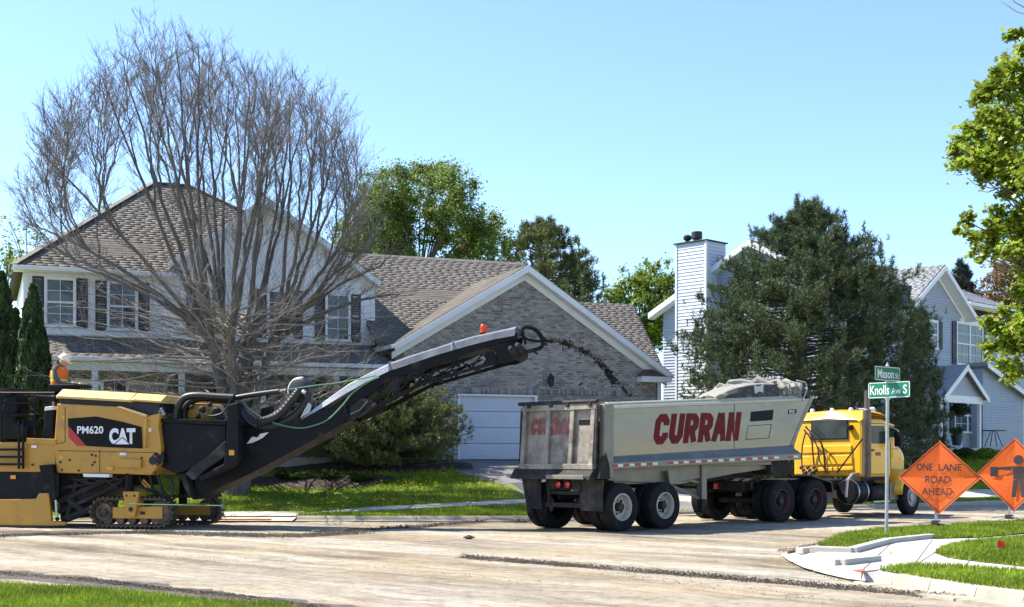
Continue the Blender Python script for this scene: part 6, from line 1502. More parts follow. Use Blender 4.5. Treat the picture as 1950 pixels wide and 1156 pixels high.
# ================================================================ SIGNS
pz_=.15;Ysg=G(1688,1020,pz_)
ssn=thing('street_sign','green street name sign on a slim galvanised post at the grass corner','street sign',Ysg)
sgs=F/Ysg.y;H=lambda py:CH-(py-HY)/sgs-Ysg.z
obj('post',MB().tube([(0,0,-.1),(.02,0,H(757))],.032,12),MT['post'],ssn,smooth=True)
obj('post_cap',MB().lathe([(.035,0),(.04,.03),(.02,.05),(.025,.07),(.001,.09)],(.02,0,H(697)-.02),(0,0,1),10),MT['post'],ssn,smooth=True)
def blade(deg,L,z0,z1,words,cx):
    t=link('name_blade',None,ssn,(.02,-.0,0));t.rotation_euler=(0,0,R(deg))
    def rr(hw,z0,z1,r):
        out=[]
        for (sx_,sz_,a0) in ((1,0,-90),(1,1,0),(-1,1,90),(-1,0,180)):
            for k in range(4): q=R(a0+30*k);out.append((cx+sx_*(hw-r)+r*math.cos(q),(z1-r if sz_ else z0+r)+r*math.sin(q)))
        return out
    obj('sign_face',MB().prism(rr(L/2,z0,z1,.03),-.004,.004),MT['green'],t)
    o_=rr(L/2-.008,z0+.008,z1-.008,.028);i_=rr(L/2-.02,z0+.02,z1-.02,.022);n=len(o_);mb=MB()
    for side in (-1,):
        mb.add([(x,side*.006,z) for x,z in o_+i_],[(k,(k+1)%n,n+(k+1)%n,n+k) for k in range(n)])
    obj('border',mb,MT['white'],t)
    for s,a0,a1,b0,b1,bold in words:
        text_obj('lettering',s,t,(cx-L/2+L*a0,-.0055,z0+(z1-z0)*b0),(1,0,0),(0,0,1),L*(a1-a0),(z1-z0)*(b1-b0),MT['white'],bold,depth=.002)
    obj('bracket',MB().box(-.045,.045,-.012,.02,z0-.03,z0+.02),MT['post'],t)
zk0,zk1=H(758),H(727);zm0,zm1=H(725.5),H(698)
blade(-48,.88,zk0,zk1,[('Knolls',.05,.51,.22,.80,.012),('Ave',.57,.78,.24,.62,.012),('S',.84,.93,.24,.78,.012)],.03)
blade(40,.80,zm0,zm1,[('Mason',.10,.74,.18,.80,.02),('St',.80,.93,.20,.58,.015)],.0)
def work_sign(loc,deg,cx,cz,hw,hh,lean,lab,draw,legx=0.):
    t=thing('road_work_sign',lab,'work sign',loc,deg,'orange road work signs'); t.rotation_euler=(R(-8),0,R(deg))
    n=8;vs=[];idx={}
    for i in range(-n,n+1):
        for j in range(-n,n+1):
            if abs(i)+abs(j)<=n and True:
                idx[i,j]=len(vs);u,v=i/n,j/n;bul=.045*abs(u)*abs(v)*4+.012*math.sin(5*u+3*v)
                vs.append((cx+u*hw,-bul*.9-.02,cz+v*hh))
    fs=[]
    for i in range(-n,n):
        for j in range(-n,n):
            q=[(i,j),(i+1,j),(i+1,j+1),(i,j+1)];q=[idx[p] for p in q if p in idx]
            if len(q)>=3: fs.append(tuple(q))
    sf=obj('sign_fabric',MB().add(vs,fs),MT['orange'],t,smooth=False)
    for p,q in (((cx-hw*.99,cz),(cx+hw*.99,cz)),((cx,cz-hh*1.02),(cx,cz+hh*1.02))):
        obj('brace',MB().bar((p[0],.012,p[1]),(q[0],.012,q[1]),.03,.012),MT['brace'],t)
    mb=MB();k=.955;c4=[(cx,cz+hh*k),(cx+hw*k,cz),(cx,cz-hh*k),(cx-hw*k,cz)];k2=.925;d4=[(cx,cz+hh*k2),(cx+hw*k2,cz),(cx,cz-hh*k2),(cx-hw*k2,cz)]
    def yy(x,z): u=abs((x-cx)/hw);v=abs((z-cz)/hh);return -.045*u*v*4*.9-.02-.012*1.3
    for a in range(4):
        for s in range(8):
            f=lambda P_,t_: (P_[a][0]+(P_[(a+1)%4][0]-P_[a][0])*t_,P_[a][1]+(P_[(a+1)%4][1]-P_[a][1])*t_)
            pts=[f(c4,s/8),f(c4,(s+1)/8),f(d4,(s+1)/8),f(d4,s/8)]
            mb.add([(x,yy(x,z)-.004,z) for x,z in pts],[(0,1,2,3)])
    obj('border',mb,MT['ink'],t)
    draw(t,cx,cz,hw,hh,yy)
    st=link('sign_stand',None,t)
    obj('mast',MB().box(cx-.03+legx,cx+.03+legx,.0,.05,.1,cz-hh*.8),MT['post'],st)
    obj('mast_foot',MB().box(cx-.09+legx,cx+.09+legx,-.09,.12,.04,.13),MT['ink'],st,bevel=.01)
    for sx_ in (-1,1):
        for sy_ in (-1,1): obj('leg',MB().bar((cx+legx,.02,.1),(cx+legx+sx_*.34,.02+sy_*.45,.02),.035,.025),MT['post'],st)
    return t
def cloth_text(t,s,x0,x1,z0,z1,yy,bold=.012):
    o=text_obj('lettering',s,t,(x0,0,z0),(1,0,0),(0,0,1),x1-x0,z1-z0,MT['ink'],bold,depth=0)
    for v in o.data.vertices: v.co.y=yy(v.co.x,v.co.z)-.008
Ls=G(1778,1003,.15);s1=F/Ls.y
def d1(t,cx,cz,hw,hh,yy):
    q=lambda px,py:(cx+(px-1787.5)/s1,cz-(py-909)/s1)
    for s,x0,x1,y0,y1 in (('ONE',1746,1775,896,882),('LANE',1786,1828,896,883),('ROAD',1762,1808,920,906),('AHEAD',1756,1812,943,929)):
        a=q(x0,y0);b_=q(x1,y1);cloth_text(t,s,a[0],b_[0],a[1],b_[1],yy)
work_sign(Ls,-22,(1787.5-1778)/s1,CH-(909-HY)/s1-Ls.z,76/s1,71/s1,0,'orange diamond fabric sign reading ONE LANE ROAD AHEAD on a low stand',d1,-.06)
L2=G(1919,991,.15);s2=F/L2.y
def d2(t,cx,cz,hw,hh,yy):
    mb=MB()
    def put(pts):
        b=len(mb.v);mb.add([(cx+x*hw,yy(cx+x*hw,cz+z*hh)-.009,cz+z*hh) for x,z in pts],[tuple(range(len(pts)))])
    put([(.10+.13*math.cos(q),.40+.13*math.sin(q)) for q in np.linspace(0,6.28,15)[:-1]])
    put([(-.08,.22),(.30,.22),(.26,.06),(.24,-.14),(-.02,-.14),(-.03,.08)])
    put([(-.08,.22),(-.45,.18),(-.45,.13),(-.06,.10)])
    put([(.30,.22),(.52,-.05),(.47,-.09),(.24,.08)])
    put([(-.02,-.15),(.10,-.15),(.05,-.62),(-.06,-.62)]);put([(.12,-.15),(.24,-.15),(.30,-.62),(.18,-.62)])
    put([(-.62,.20),(-.42,.20),(-.42,-.06),(-.62,-.06)])
    obj('flagger_symbol',mb,MT['ink'],t)
ws=work_sign(L2,-26,(1930-1919)/s2,CH-(903-HY)/s2-L2.z,.84,70.5/s2,0,'orange diamond fabric sign with a black flagger figure at the right edge',d2,-.1)
# small marks at the near corner
fg=thing('marker_flag','small orange marker flag standing in the grass wedge','marker flag',G(1899,1053,.15))
obj('wire',MB().tube([(0,0,0),(.0,0,.17)],.004,5),MT['post'],fg);mb=MB();mb.add([(0,0,.08),(.06,-.01,.075),(.115,0,.085),(.115,0,.185),(.06,-.015,.18),(0,0,.185)],[(0,1,4,5),(1,2,3,4)])
o=obj('flag',mb,MT['flagm'],fg);o.modifiers.new('thick','SOLIDIFY').thickness=.002
MT['drystraw']=pm('dull_yellow_paper',(.30,.24,.07),.8)
sc=thing('paper_scrap','small crumpled yellow paper scrap lying on the near sidewalk','litter',G(1697,1054,.142))
mb=MB();mb.add([(-.03,0,0),(.02,-.03,.005),(.03,.09,.02),(-.02,.12,.01),(0,.04,.03)],[(0,1,4),(1,2,4),(2,3,4),(3,0,4)]);o=obj('paper',mb,MT['drystraw'],sc);o.modifiers.new('thick','SOLIDIFY').thickness=.003
# ================================================================ VEGETATION
def rvec(n): v=RNG.normal(size=(n,3)); return v/np.linalg.norm(v,axis=1,keepdims=True)
LEAF=np.array([(0,-.5),(.28,-.1),(.2,.3),(0,.55),(-.2,.3),(-.28,-.1)])
MAPLE=np.array([(0,-.45),(.38,-.30),(.28,-.02),(.55,.18),(.20,.22),(0,.60),(-.20,.22),(-.55,.18),(-.28,-.02),(-.38,-.30)])
OVAL=np.array([(0,-.5),(.3,0),(0,.5),(-.3,0)])
def leaf_mesh(name,pos,size,mat,par,shape=LEAF,up=.5,droop=0.):
    n=len(pos);nr=rvec(n);nr[:,2]=np.abs(nr[:,2])*1.0+up*.6;nr/=np.linalg.norm(nr,axis=1,keepdims=True)
    t=rvec(n);t[:,2]-=droop;u=np.cross(nr,t);u/=np.linalg.norm(u,axis=1,keepdims=True)+1e-9;v=np.cross(nr,u)
    s=size*(.6+.8*RNG.random(n))
    P_=pos[:,None]+(u[:,None]*shape[None,:,0,None]+v[:,None]*shape[None,:,1,None]+nr[:,None]*(np.abs(shape[None,:,0,None])*.35))*s[:,None,None]
    k=len(shape);f=np.arange(n*k).reshape(n,k)
    return mesh_np(name,P_.reshape(-1,3),f,mat,par)
def curve(p0,p1,p2,n): 
    return [p0.lerp(p1,t).lerp(p1.lerp(p2,t),t) for t in np.linspace(0,1,n)]
def leafy(name,label,loc,clumps,nleaf,size,mat,trunk_r=.18,shape=LEAF,group=None,bark='bark',fork=.35,twigs=True,spread=.5,up=.5,deg=0,trunk_top=None,limb=.2):
    """tree from clumps (x,y,z,r) in its own coordinates: trunk, limbs to each clump, leaves in sprays inside each clump"""
    t=thing(name,label,'tree',loc,0,group)
    tm=MB();cl=np.array(clumps);H=cl[:,2].max();c0=Vector((0,0,-.1));fk=Vector(trunk_top) if trunk_top else Vector((cl[:,0].mean()*.3,cl[:,1].mean()*.3,max(.8,(cl[:,2].min())*.8)))
    tm.tube([c0,c0.lerp(fk,.5)+Vector((.05,0,0)),fk],[trunk_r*1.25,trunk_r,trunk_r*.8],9)
    pos=[]
    for (x,y,z,r) in clumps:
        c=Vector((x,y,z));st_=fk.lerp(c,.0)+Vector((0,0,random.random()*.5))
        mid=st_.lerp(c,.5)+Vector((random.uniform(-.2,.2),random.uniform(-.2,.2),.15*(c-st_).length))
        pts=curve(st_,mid,c,6);tm.tube(pts,[trunk_r*limb*(1-i/6.5)+.008 for i in range(6)],5)
        nt_=max(4,int(9*r/.8))
        tips=np.array(tuple(c))+rvec(nt_)*r*(.35+.75*RNG.random((nt_,1)))*np.array([1,1,.85])
        if twigs:
            for q in tips: q=Vector(q);tm.tube([c.lerp(q,0),c.lerp(q,.6)+Vector((0,0,-.04)),q],[.011,.007,.004],3,cap=False)
        m=int(nleaf*(r/.8)**2/nt_)
        for q in tips:
            k=max(3,int(m*(.5+RNG.random())));a=rvec(k)*np.abs(RNG.normal(0,.62,(k,1)))*r*spread
            pos.append(q+a*np.array([1,1,.8]))
    obj('trunk',tm,MT[bark],t,smooth=True)
    leaf_mesh('crown',np.concatenate(pos),size,MT[mat],t,shape,up)
    return t
def loc_clumps(base,lst,Y):
    """clumps given by measured centres and radii (in photograph pixels) at distance Y with a depth offset"""
    out=[]
    for (px,py,pr_,dy) in lst:
        p=P(px,py,Y+dy);out.append((p.x-base[0],p.y-base[1],p.z-base[2],pr_*(Y+dy)/F))
    return out
def fill(x0,x1,yfun,n,r0,r1,dy):
    out=[]
    while len(out)<n:
        x=random.uniform(x0,x1);a,b_=yfun(x)
        if b_-a<6: continue
        out.append((x,random.uniform(a,b_),random.uniform(r0,r1),random.uniform(-dy,dy)))
    return out
# ---------------- big bare tree
bt=P(452,915,38.);bt=Vector((bt.x,bt.y,tz(bt.x,bt.y)))
btree=thing('bare_tree','large bare many stemmed tree spreading in front of the white sided house','tree',bt)
tr_=MB();tw=MB()
trunks=[((405,655),-.3,.17),((468,650),.2,.18),((520,645),.6,.13),((440,640),-1.0,.12),((488,600),1.1,.11),((425,600),.9,.11)]
def twigset(p,d,L,lev):
    if lev==0: return
    q=p+d*L+Vector((0,0,.13*L))
    mid=p.lerp(q,.5)+Vector((random.gauss(0,.05),random.gauss(0,.05),random.gauss(0,.05)-.04))*L
    r={3:.0095,2:.006,1:.004}[lev]
    tw.tube([p,mid,q],[r,r*.8,r*.5],3,cap=False)
    n={3:6,2:3,1:0}[lev]
    for k in range(n):
        t=random.uniform(.2,1.);b_=p.lerp(mid,t*2) if t<.5 else mid.lerp(q,t*2-1)
        dd=(d*1.0+Vector((random.gauss(0,.5),random.gauss(0,.5),random.gauss(.22,.35)))).normalized()
        twigset(b_,dd,L*random.uniform(.35,.62),lev-1)
dome=lambda px: float(np.interp(px,[48,70,110,160,215,270,320,370,420,480,540,600,650,685,708],[330,255,195,135,85,50,36,46,88,108,124,150,205,270,335]))
ends=[]
for k in range(64):
    u=(k+.5)/64;px=64+628*u+random.gauss(0,6);px=min(694,max(64,px));dy=[-3.2,0,2.6,-1.4,1.2][k%5]*math.sqrt(max(0,1-((px-375)/340)**2));shr=1-.10*abs(dy)/3
    py=dome(px);py=py+(400-py)*(1-shr)*1.3+random.uniform(22,46);ends.append((px,py,dy))
for k in range(14):
    px=random.uniform(80,690);py=dome(px)+random.uniform(50,150);ends.append((px,py,random.uniform(-3,3)))
ends+=[(44,380,.6),(52,425,-1),(80,470,.8),(120,500,-.6),(712,385,.5),(716,440,-.8),(735,500,.6),(700,470,-1.5),(60,355,1.6),(760,560,.3)]
tks=[]
for (qx,qy),dy,r in trunks:
    e=P(qx,qy,38+dy)-bt;b_=Vector((e.x*.22,dy*.2,-.1));pts=curve(b_,Vector((b_.x*1.2,b_.y,e.z*.5)),e,6);tr_.tube(pts,[r*(1.25-.07*k) for k in range(6)],9);tks.append((e,r,pts))
limbs=[]
order=sorted(range(len(ends)),key=lambda i:((i*29)%len(ends)))
for c_,i in enumerate(order):
    px,py,dy=ends[i];e=P(px,py,38+dy)-bt
    best=None
    if c_>=26:
        sc_=1e9
        for (lp,lr,le) in limbs[:26+c_//3]:
            for j in range(4,10):
                p=lp[j]
                if e.z-p.z<1.6: continue
                d=(Vector((e.x-p.x,e.y-p.y,0)).length)/(e.z-p.z)+abs((e-p).length-3.6)*.10+random.random()*.15
                if d<sc_: sc_=d;best=(p,lr*(1-j/14)*.85,(lp[j]-lp[j-1]).normalized())
    if best is None:
        st_=sorted(tks,key=lambda t:abs(t[0].x*1.9-e.x*.8)+abs(t[0].y*2-e.y)*.5+random.random()*.7)[0]
        s0=st_[0]+Vector((0,0,random.uniform(-.3,.1)));r0=st_[1]*.62;td=(st_[2][-1]-st_[2][-3]).normalized()
    else: s0,r0,td=best
    D=e-s0;L_=D.length
    p1=s0+(td*.55+Vector((D.x,D.y,D.z)).normalized()*.45).normalized()*L_*.42+Vector((D.x*.16,D.y*.16,0))
    n_=14;pts=curve(s0,p1,e,n_)
    for j in range(2,n_): pts[j]=pts[j]+Vector((random.gauss(0,.026),random.gauss(0,.026),0))
    R0=max(.022,min(.085,r0))
    tr_.tube(pts,[R0*(1-j/(n_+.5))**.9+.005 for j in range(n_)],6);limbs.append((pts,R0,e))
    ld=Vector((D.x,D.y,0)); ld=ld.normalized() if ld.length>.01 else ld
    for j in range(3,n_):
        hgt=pts[j].z
        for _ in range(1 if hgt<5.6 or random.random()<.25 else 2):
            p=pts[j-1].lerp(pts[j],random.random());tn=(pts[j]-pts[j-1]).normalized()
            o_=Vector((random.gauss(0,1),random.gauss(0,.9),random.gauss(.15,.45))).normalized()
            d=(tn*1.0+o_*.78+ld*.12).normalized()
            twigset(p,d,random.uniform(.6,1.3)*(1.15-.035*j),3 if j>5 else 2)
tl=MB()
# low arching branches before the house, sunlight put into their paler colour
for k in range(120):
    a=random.uniform(0,6.283);h0=random.uniform(1.4,5.2);p=Vector((random.uniform(-.5,.5),random.uniform(-.4,.3),h0));d=Vector((math.cos(a)*1.2,math.sin(a)*.75-.15,random.uniform(-.04,.34)));L=random.uniform(1.6,4.6)*(1.25 if math.cos(a)<0 else 1)
    q=p+d.normalized()*L;mid=p.lerp(q,.5)+Vector((0,0,-.12*L*random.random()+.1*L*random.random()))
    pts=curve(p,mid,q,8);pts=[v+Vector((random.gauss(0,.04),random.gauss(0,.04),random.gauss(0,.05))) for v in pts]
    tl.tube(pts,[.028*(1-j/8.5)+.005 for j in range(8)],5)
    for j in range(2,8):
        for _ in range(2):
            _tw=tw;tw=tl;twigset(pts[j],(pts[j]-pts[j-1]).normalized()*.8+Vector((random.gauss(0,.5),random.gauss(0,.5),random.gauss(.1,.4))),random.uniform(.4,1.0),2);tw=_tw
tr_.tube([Vector((0,0,-.1)),Vector((0,0,.5)),Vector((0,0,1.0))],[.34,.27,.2],10)
obj('trunk',tr_,MT['bark'],btree,smooth=True);obj('crown',tw,MT['twig'],btree);obj('low_branches',tl,MT['lowtwig'],btree)
# ---------------- pines
def needles(name,pos,dr,mat,par,L=.17,nn=16,wd=.011,spread=1.15):
    n=len(pos);dr=dr/np.linalg.norm(dr,axis=1,keepdims=True)
    a=dr[:,None]*1.+rvec(n*nn).reshape(n,nn,3)*spread;a/=np.linalg.norm(a,axis=2,keepdims=True)
    b=pos[:,None]+dr[:,None]*(RNG.random((n,nn,1))-.25)*L*1.1
    ln=L*(.65+.6*RNG.random((n,nn,1)));sd=np.cross(a,rvec(n*nn).reshape(n,nn,3));sd/=np.linalg.norm(sd,axis=2,keepdims=True)+1e-9
    v=np.stack([b-sd*wd,b+sd*wd,b+a*ln],2).reshape(-1,3);f=np.arange(len(v)).reshape(-1,3)
    return mesh_np(name,v,f,mat,par)
def pine(label,loc,H,rfun,nbr,mat,L=.19,group=None,tuft=10,name='pine_tree',zmin=.04,cand=True,cat='tree',wd=.012,squash=1.,nn=16,lean=(0,0),spires=0):
    t=thing(name,label,cat,loc,0,group);tm=MB()
    tm.tube([(0,0,-.2),(lean[0]*.5,lean[1]*.5,H*.5),(lean[0],lean[1],H*.96)],[.04*H*.6+.05,.025*H*.6+.03,.02],9)
    pos=[];dr=[]
    for k in range(nbr):
        u=zmin+(1-zmin)*(random.random()**1.25) if cand else random.random()
        z=u*H;a=k*2.399+random.gauss(0,.3);r=rfun(u)*(.62+.45*random.random())
        c=Vector((lean[0]*u,lean[1]*u,z));tip=c+Vector((math.cos(a)*r,math.sin(a)*r*squash,r*random.uniform(.02,.28)))
        mid=c.lerp(tip,.55)-Vector((0,0,.06*r));pts=curve(c,mid,tip,5);tm.tube(pts,[.03*(1-i/5.2)+.008 for i in range(5)],4,cap=False)
        m=tuft+int(r*2.4)
        for q in range(m):
            s=1-(random.random()**1.5)*.62;i=min(3,int(s*4));p=pts[i].lerp(pts[i+1],s*4-i)
            sp=.07+.04*r*(1.15-s*.75);p=p+Vector((random.gauss(0,sp),random.gauss(0,sp),random.gauss(.05,sp*.7)))
            pos.append(tuple(p));d=(tip-c).normalized()*.35+Vector((0,0,.95))+Vector((random.gauss(0,.25),random.gauss(0,.25),random.gauss(0,.2)));dr.append(tuple(d))
    for _ in range(spires):
        u=random.uniform(.35,.97);a=random.uniform(0,6.283);r=rfun(u)*random.uniform(.5,1.02);hh=random.uniform(.7,1.5)*(1 if u<.85 else .8)
        for q in range(16):
            f_=q/15;pos.append((lean[0]*u+math.cos(a)*r+random.gauss(0,.17*(1.02-f_)),lean[1]*u+math.sin(a)*r*squash+random.gauss(0,.17*(1.02-f_)),u*H+hh*(f_-.3)));dr.append((random.gauss(0,.35),random.gauss(0,.35),1))
    for _ in range(26):   # leader shoots
        pos.append((lean[0]+random.gauss(0,.10),lean[1]+random.gauss(0,.10),H*(.93+.09*random.random())));dr.append((random.gauss(0,.3),random.gauss(0,.3),1))
    obj('trunk',tm,MT['bark'],t,smooth=True)
    needles('crown',np.array(pos),np.array(dr),MT[mat],t,L,nn,wd)
    return t
bp=P(1510,880,45.);bp=Vector((bp.x,45,tz(bp.x,45)));
Hp=CH+(871-398)*45/F-bp.z
def prof(pts): 
    xs_=[p[0] for p in pts];ys_=[p[1] for p in pts];return lambda u: float(np.interp(u,xs_,ys_))
pine('big dark pine with upright shoots standing between the two houses behind the truck',bp,Hp,prof([(0,4.0),(.15,4.5),(.3,4.5),(.5,4.3),(.65,3.6),(.8,2.5),(.92,1.2),(1,.15)]),430,'pine',.16,None,30,wd=.0125,nn=16,spires=250,lean=(.6,0))
p2=P(1745,860,47.);pine('narrow young pine at the right edge of the big pine',Vector((p2.x,47,tz(p2.x,47))),CH+(871-600)*47/F-tz(p2.x,47),prof([(0,1.3),(.3,1.25),(.6,.9),(1,.15)]),120,'pine',.16,None,12,spires=50,wd=.013)
mp=TP(725,888);mp.z-=.05
pine('low spreading mugo pine beside the driveway in front of the garage',mp,2.55,prof([(0,2.3),(.25,2.75),(.5,2.5),(.75,1.8),(.9,1.1),(1,.5)]),300,'pine2',.14,None,15,'mugo_pine',.02,False,'shrub',wd=.011,squash=.8)
rp_=P(1030,800,62.);pine('open crowned pine rising behind the garage roof',Vector((rp_.x,62,1.6)),CH+(871-430)*62/F-1.6,prof([(0,3.2),(.4,3.6),(.62,3.4),(.8,2.6),(.92,1.5),(1,.6)]),260,'pine2',.22,None,10,spires=50,zmin=.35,wd=.018)
rp_=P(1095,800,63.);pine('thin leaning pine top at the right of the garage ridge',Vector((rp_.x,63,1.6)),CH+(871-500)*63/F-1.6,prof([(0,1.5),(.5,2.0),(.75,1.6),(1,.4)]),90,'pine',.22,None,9,zmin=.4,wd=.018)
sp_=P(1830,800,86.);pine('blue grey spruce beyond the roof of the blue grey house',Vector((sp_.x,86,2.)),CH+(871-505)*86/F-2,prof([(0,3.2),(.4,2.6),(.7,1.6),(1,.2)]),330,'spruce',.26,None,12,'spruce_tree',wd=.022)
# arborvitae columns at the left
def cedar(px,ytop,Y,r,label):
    p=P(px,870,Y);z0=tz(p.x,Y);H=CH+(871-ytop)*Y/F-z0
    t=thing('arborvitae_tree',label,'tree',(p.x,Y,z0),0,'arborvitae trees by the house corner');
    obj('trunk',MB().tube([(0,0,-.1),(0,0,H*.9)],[.12,.02],8),MT['bark'],t)
    n=11000;u=RNG.random(n)**.85;a=RNG.random(n)*6.283
    rr=r*np.interp(u,[0,.1,.35,.7,.9,1],[.75,.95,1,.75,.4,.06])*(1-.25*RNG.random(n)**2)*(1+.16*np.sin(a*3+u*19)+.10*np.sin(a*7-u*31))
    pos=np.stack([np.cos(a)*rr,np.sin(a)*rr,u*H],-1);nrm=np.stack([np.cos(a+RNG.normal(0,.8,n)),np.sin(a+RNG.normal(0,.8,n)),RNG.normal(.1,.3,n)],-1);nrm/=np.linalg.norm(nrm,axis=1,keepdims=True)
    upv_=np.stack([np.cos(a)*.35+RNG.normal(0,.25,n),np.sin(a)*.35+RNG.normal(0,.25,n),np.ones(n)],-1);s_=np.cross(nrm,upv_);s_/=np.linalg.norm(s_,axis=1,keepdims=True);v_=np.cross(s_,nrm)
    sh=np.array([(-.12,-.5),(.12,-.5),(.30,.05),(.12,.5),(-.12,.5),(-.3,.05)]);sz=.17*(.6+.7*RNG.random(n))
    P_=pos[:,None]+(s_[:,None]*sh[None,:,0,None]*.8+v_[:,None]*sh[None,:,1,None])*sz[:,None,None]
    mesh_np('crown',P_.reshape(-1,3),np.arange(n*6).reshape(n,6),MT['cedar'],t)
cedar(63,545,35.6,.50,'tall dark arborvitae column between the machine and the house corner')
cedar(4,522,36.5,.55,'taller arborvitae at the left edge of the picture')
cedar(30,592,36.2,.36,'short arborvitae squeezed between its two taller neighbours')
# ---------------- leafy trees
b0=P(800,800,66.);b0=Vector((b0.x,66,1.5))
yf=lambda x:(np.interp(x,[640,690,730,760,800,850,900,930,945],[470,400,330,318,325,340,360,380,440]),np.interp(x,[640,945],[500,500]))
leafy('leafy_tree','green broadleaf tree rising behind the middle roof',b0,loc_clumps(b0,fill(660,930,yf,70,26,42,3.),66.),850,.12,'leaf',.22,spread=.62)
b0=P(905,800,69.);b0=Vector((b0.x,69,1.5))
leafy('leafy_tree','smaller yellow green tree showing just above the middle roof ridge',b0,loc_clumps(b0,fill(860,985,lambda x:(430+abs(x-930)*.3,500),16,18,30,1.5),69.),500,.115,'leaf',.16)
b0=P(1210,800,72.);b0=Vector((b0.x,72,1.5))
leafy('leafy_tree','bright yellow green tree in the gap between the two houses',b0,loc_clumps(b0,fill(1165,1285,lambda x:(np.interp(x,[1150,1170,1200,1240,1290],[570,530,522,520,525]),680),46,20,34,2.),72.),560,.14,'leafy',.2,spread=.55)
b0=P(1900,800,82.);b0=Vector((b0.x,82,2.))
leafy('leafy_tree','russet leaved tree beyond the roofs at the right',b0,loc_clumps(b0,fill(1868,1975,lambda x:(np.interp(x,[1860,1880,1900,1980],[560,520,492,480]),620),36,18,30,2.),82.),400,.15,'rust',.2)
b0=P(60,800,62.);b0=Vector((b0.x,62,1.5))
leafy('leafy_tree','thin pale green tree beyond the left end of the house',b0,loc_clumps(b0,fill(-20,125,lambda x:(np.interp(x,[-20,30,60,130],[425,418,428,440]),560),26,18,34,2.),62.),55,.13,'leafy',.18)
b0=P(5,800,52.);b0=Vector((b0.x,52,1.5))
leafy('leafy_tree','olive green tree low behind the arborvitae at the left edge',b0,loc_clumps(b0,fill(-30,35,lambda x:(470,580),16,18,32,1.5),52.),260,.12,'leaf',.15)
b0=P(190,800,70.);b0=Vector((b0.x,70,1.5))
leafy('leafy_tree','sparse budding tree peeking over the left roof slope',b0,loc_clumps(b0,fill(140,215,lambda x:(385,430),9,16,26,1.5),70.),45,.13,'leafy',.15)
# right maple reaching in from outside the frame
mb0=P(2120,900,25.);mb0=Vector((mb0.x,25,.15))
cl=[(1925,62,16,.3),(1945,95,24,0),(1915,120,18,.6),(1893,140,18,-.3),(1940,150,28,0),(1878,165,16,.5),(1905,185,24,0),(1862,190,18,.2),(1945,215,34,.4),(1890,220,26,-.4),(1850,240,20,0),(1835,262,15,.5),(1870,258,24,.3),(1915,262,30,-.5),(1832,285,18,0),(1860,300,26,.4),(1895,300,28,0),(1945,300,36,.6),(1838,312,14,-.3),(1880,328,20,0),(1920,335,26,.2),(1958,350,26,0),(1930,365,18,.3),(1948,395,16,0),
 (1903,405,16,.2),(1838,420,13,0),(1822,440,9,.2),(1850,448,13,-.2),(1880,440,16,0),(1912,440,24,.3),(1945,440,28,0),(1860,475,14,.3),(1895,475,22,0),(1930,480,22,-.4),(1868,492,10,.1),(1955,505,20,0),
 (1912,592,14,0),(1940,600,20,.4),(1890,620,16,.1),(1920,635,24,0),(1950,640,26,-.3),(1897,655,18,.3),(1930,668,20,0),(1905,690,16,-.2),(1945,700,22,.3),(1925,715,10,0),(1880,608,8,0),(1960,560,24,.2),
 (2010,120,60,0),(2010,240,70,.8),(2000,360,60,-.8),(2010,480,55,.4),(2010,620,55,0),(2100,60,70,1),(2120,200,90,-1),(2120,380,90,1),(2110,560,70,0),(2230,200,90,0),(2230,400,90,.5),(2060,-40,60,0),(2150,-80,80,0)]
leafy('maple_tree','leafy maple reaching into the picture from the right edge',mb0,loc_clumps(mb0,[(a,b_,c_*1.15,d*1.8) for a,b_,c_,d in cl],25.),5200,.092,'maple',.17,MAPLE,spread=.78,up=.8,trunk_top=(0,0,3.2),limb=.07)
tb=MB()
for pts in ([(1942,374),(1915,358),(1885,358),(1855,350),(1842,338)],[(1905,357),(1880,366),(1862,362)],[(1955,28),(1935,22),(1918,10),(1905,2)],[(1950,14),(1932,4),(1925,-6)],[(1930,700),(1950,690)]):
    tb.tube([P(a,b_,25.+.2*i)-mb0 for i,(a,b_) in enumerate(pts)],[.014-.002*i for i in range(len(pts))],4)
obj('bare_twigs',tb,MT['twig'],[o for o in S.objects if o.name=='maple_tree'][0])
# ---------------- shrubs and bed plants
def shrub(px,py,r,label,Y=None,mat='shrub',n=2600,h=.8):
    if Y is None: c=TP(px,py)
    else: c=P(px,py,Y)
    t=thing('round_shrub',label,'shrub',c,0,'clipped shrubs by the porch')
    d=rvec(n);d[:,2]=np.abs(d[:,2]);pos=d*r*(.72+.3*RNG.random((n,1)))*np.array([1,1,h]);
    tm=MB()
    for k in range(9): q=Vector(rvec(1)[0]);q.z=abs(q.z);tm.tube([(0,0,-.05),tuple(q*r*.75)],[.02,.008],4)
    obj('stems',tm,MT['bark'],t);leaf_mesh('crown',pos,.10,MT[mat],t,OVAL)
shrub(1839,868,.42,'small clipped round shrub below the entry porch',54.,'shrub',1400)
shrub(1877,874,.58,'larger clipped round shrub right of the entry porch',53.,'leafy',2000,.75)
shrub(1806,866,.5,'dark low shrub beside the porch column under the pine',55.,'cedar',1500,.7)
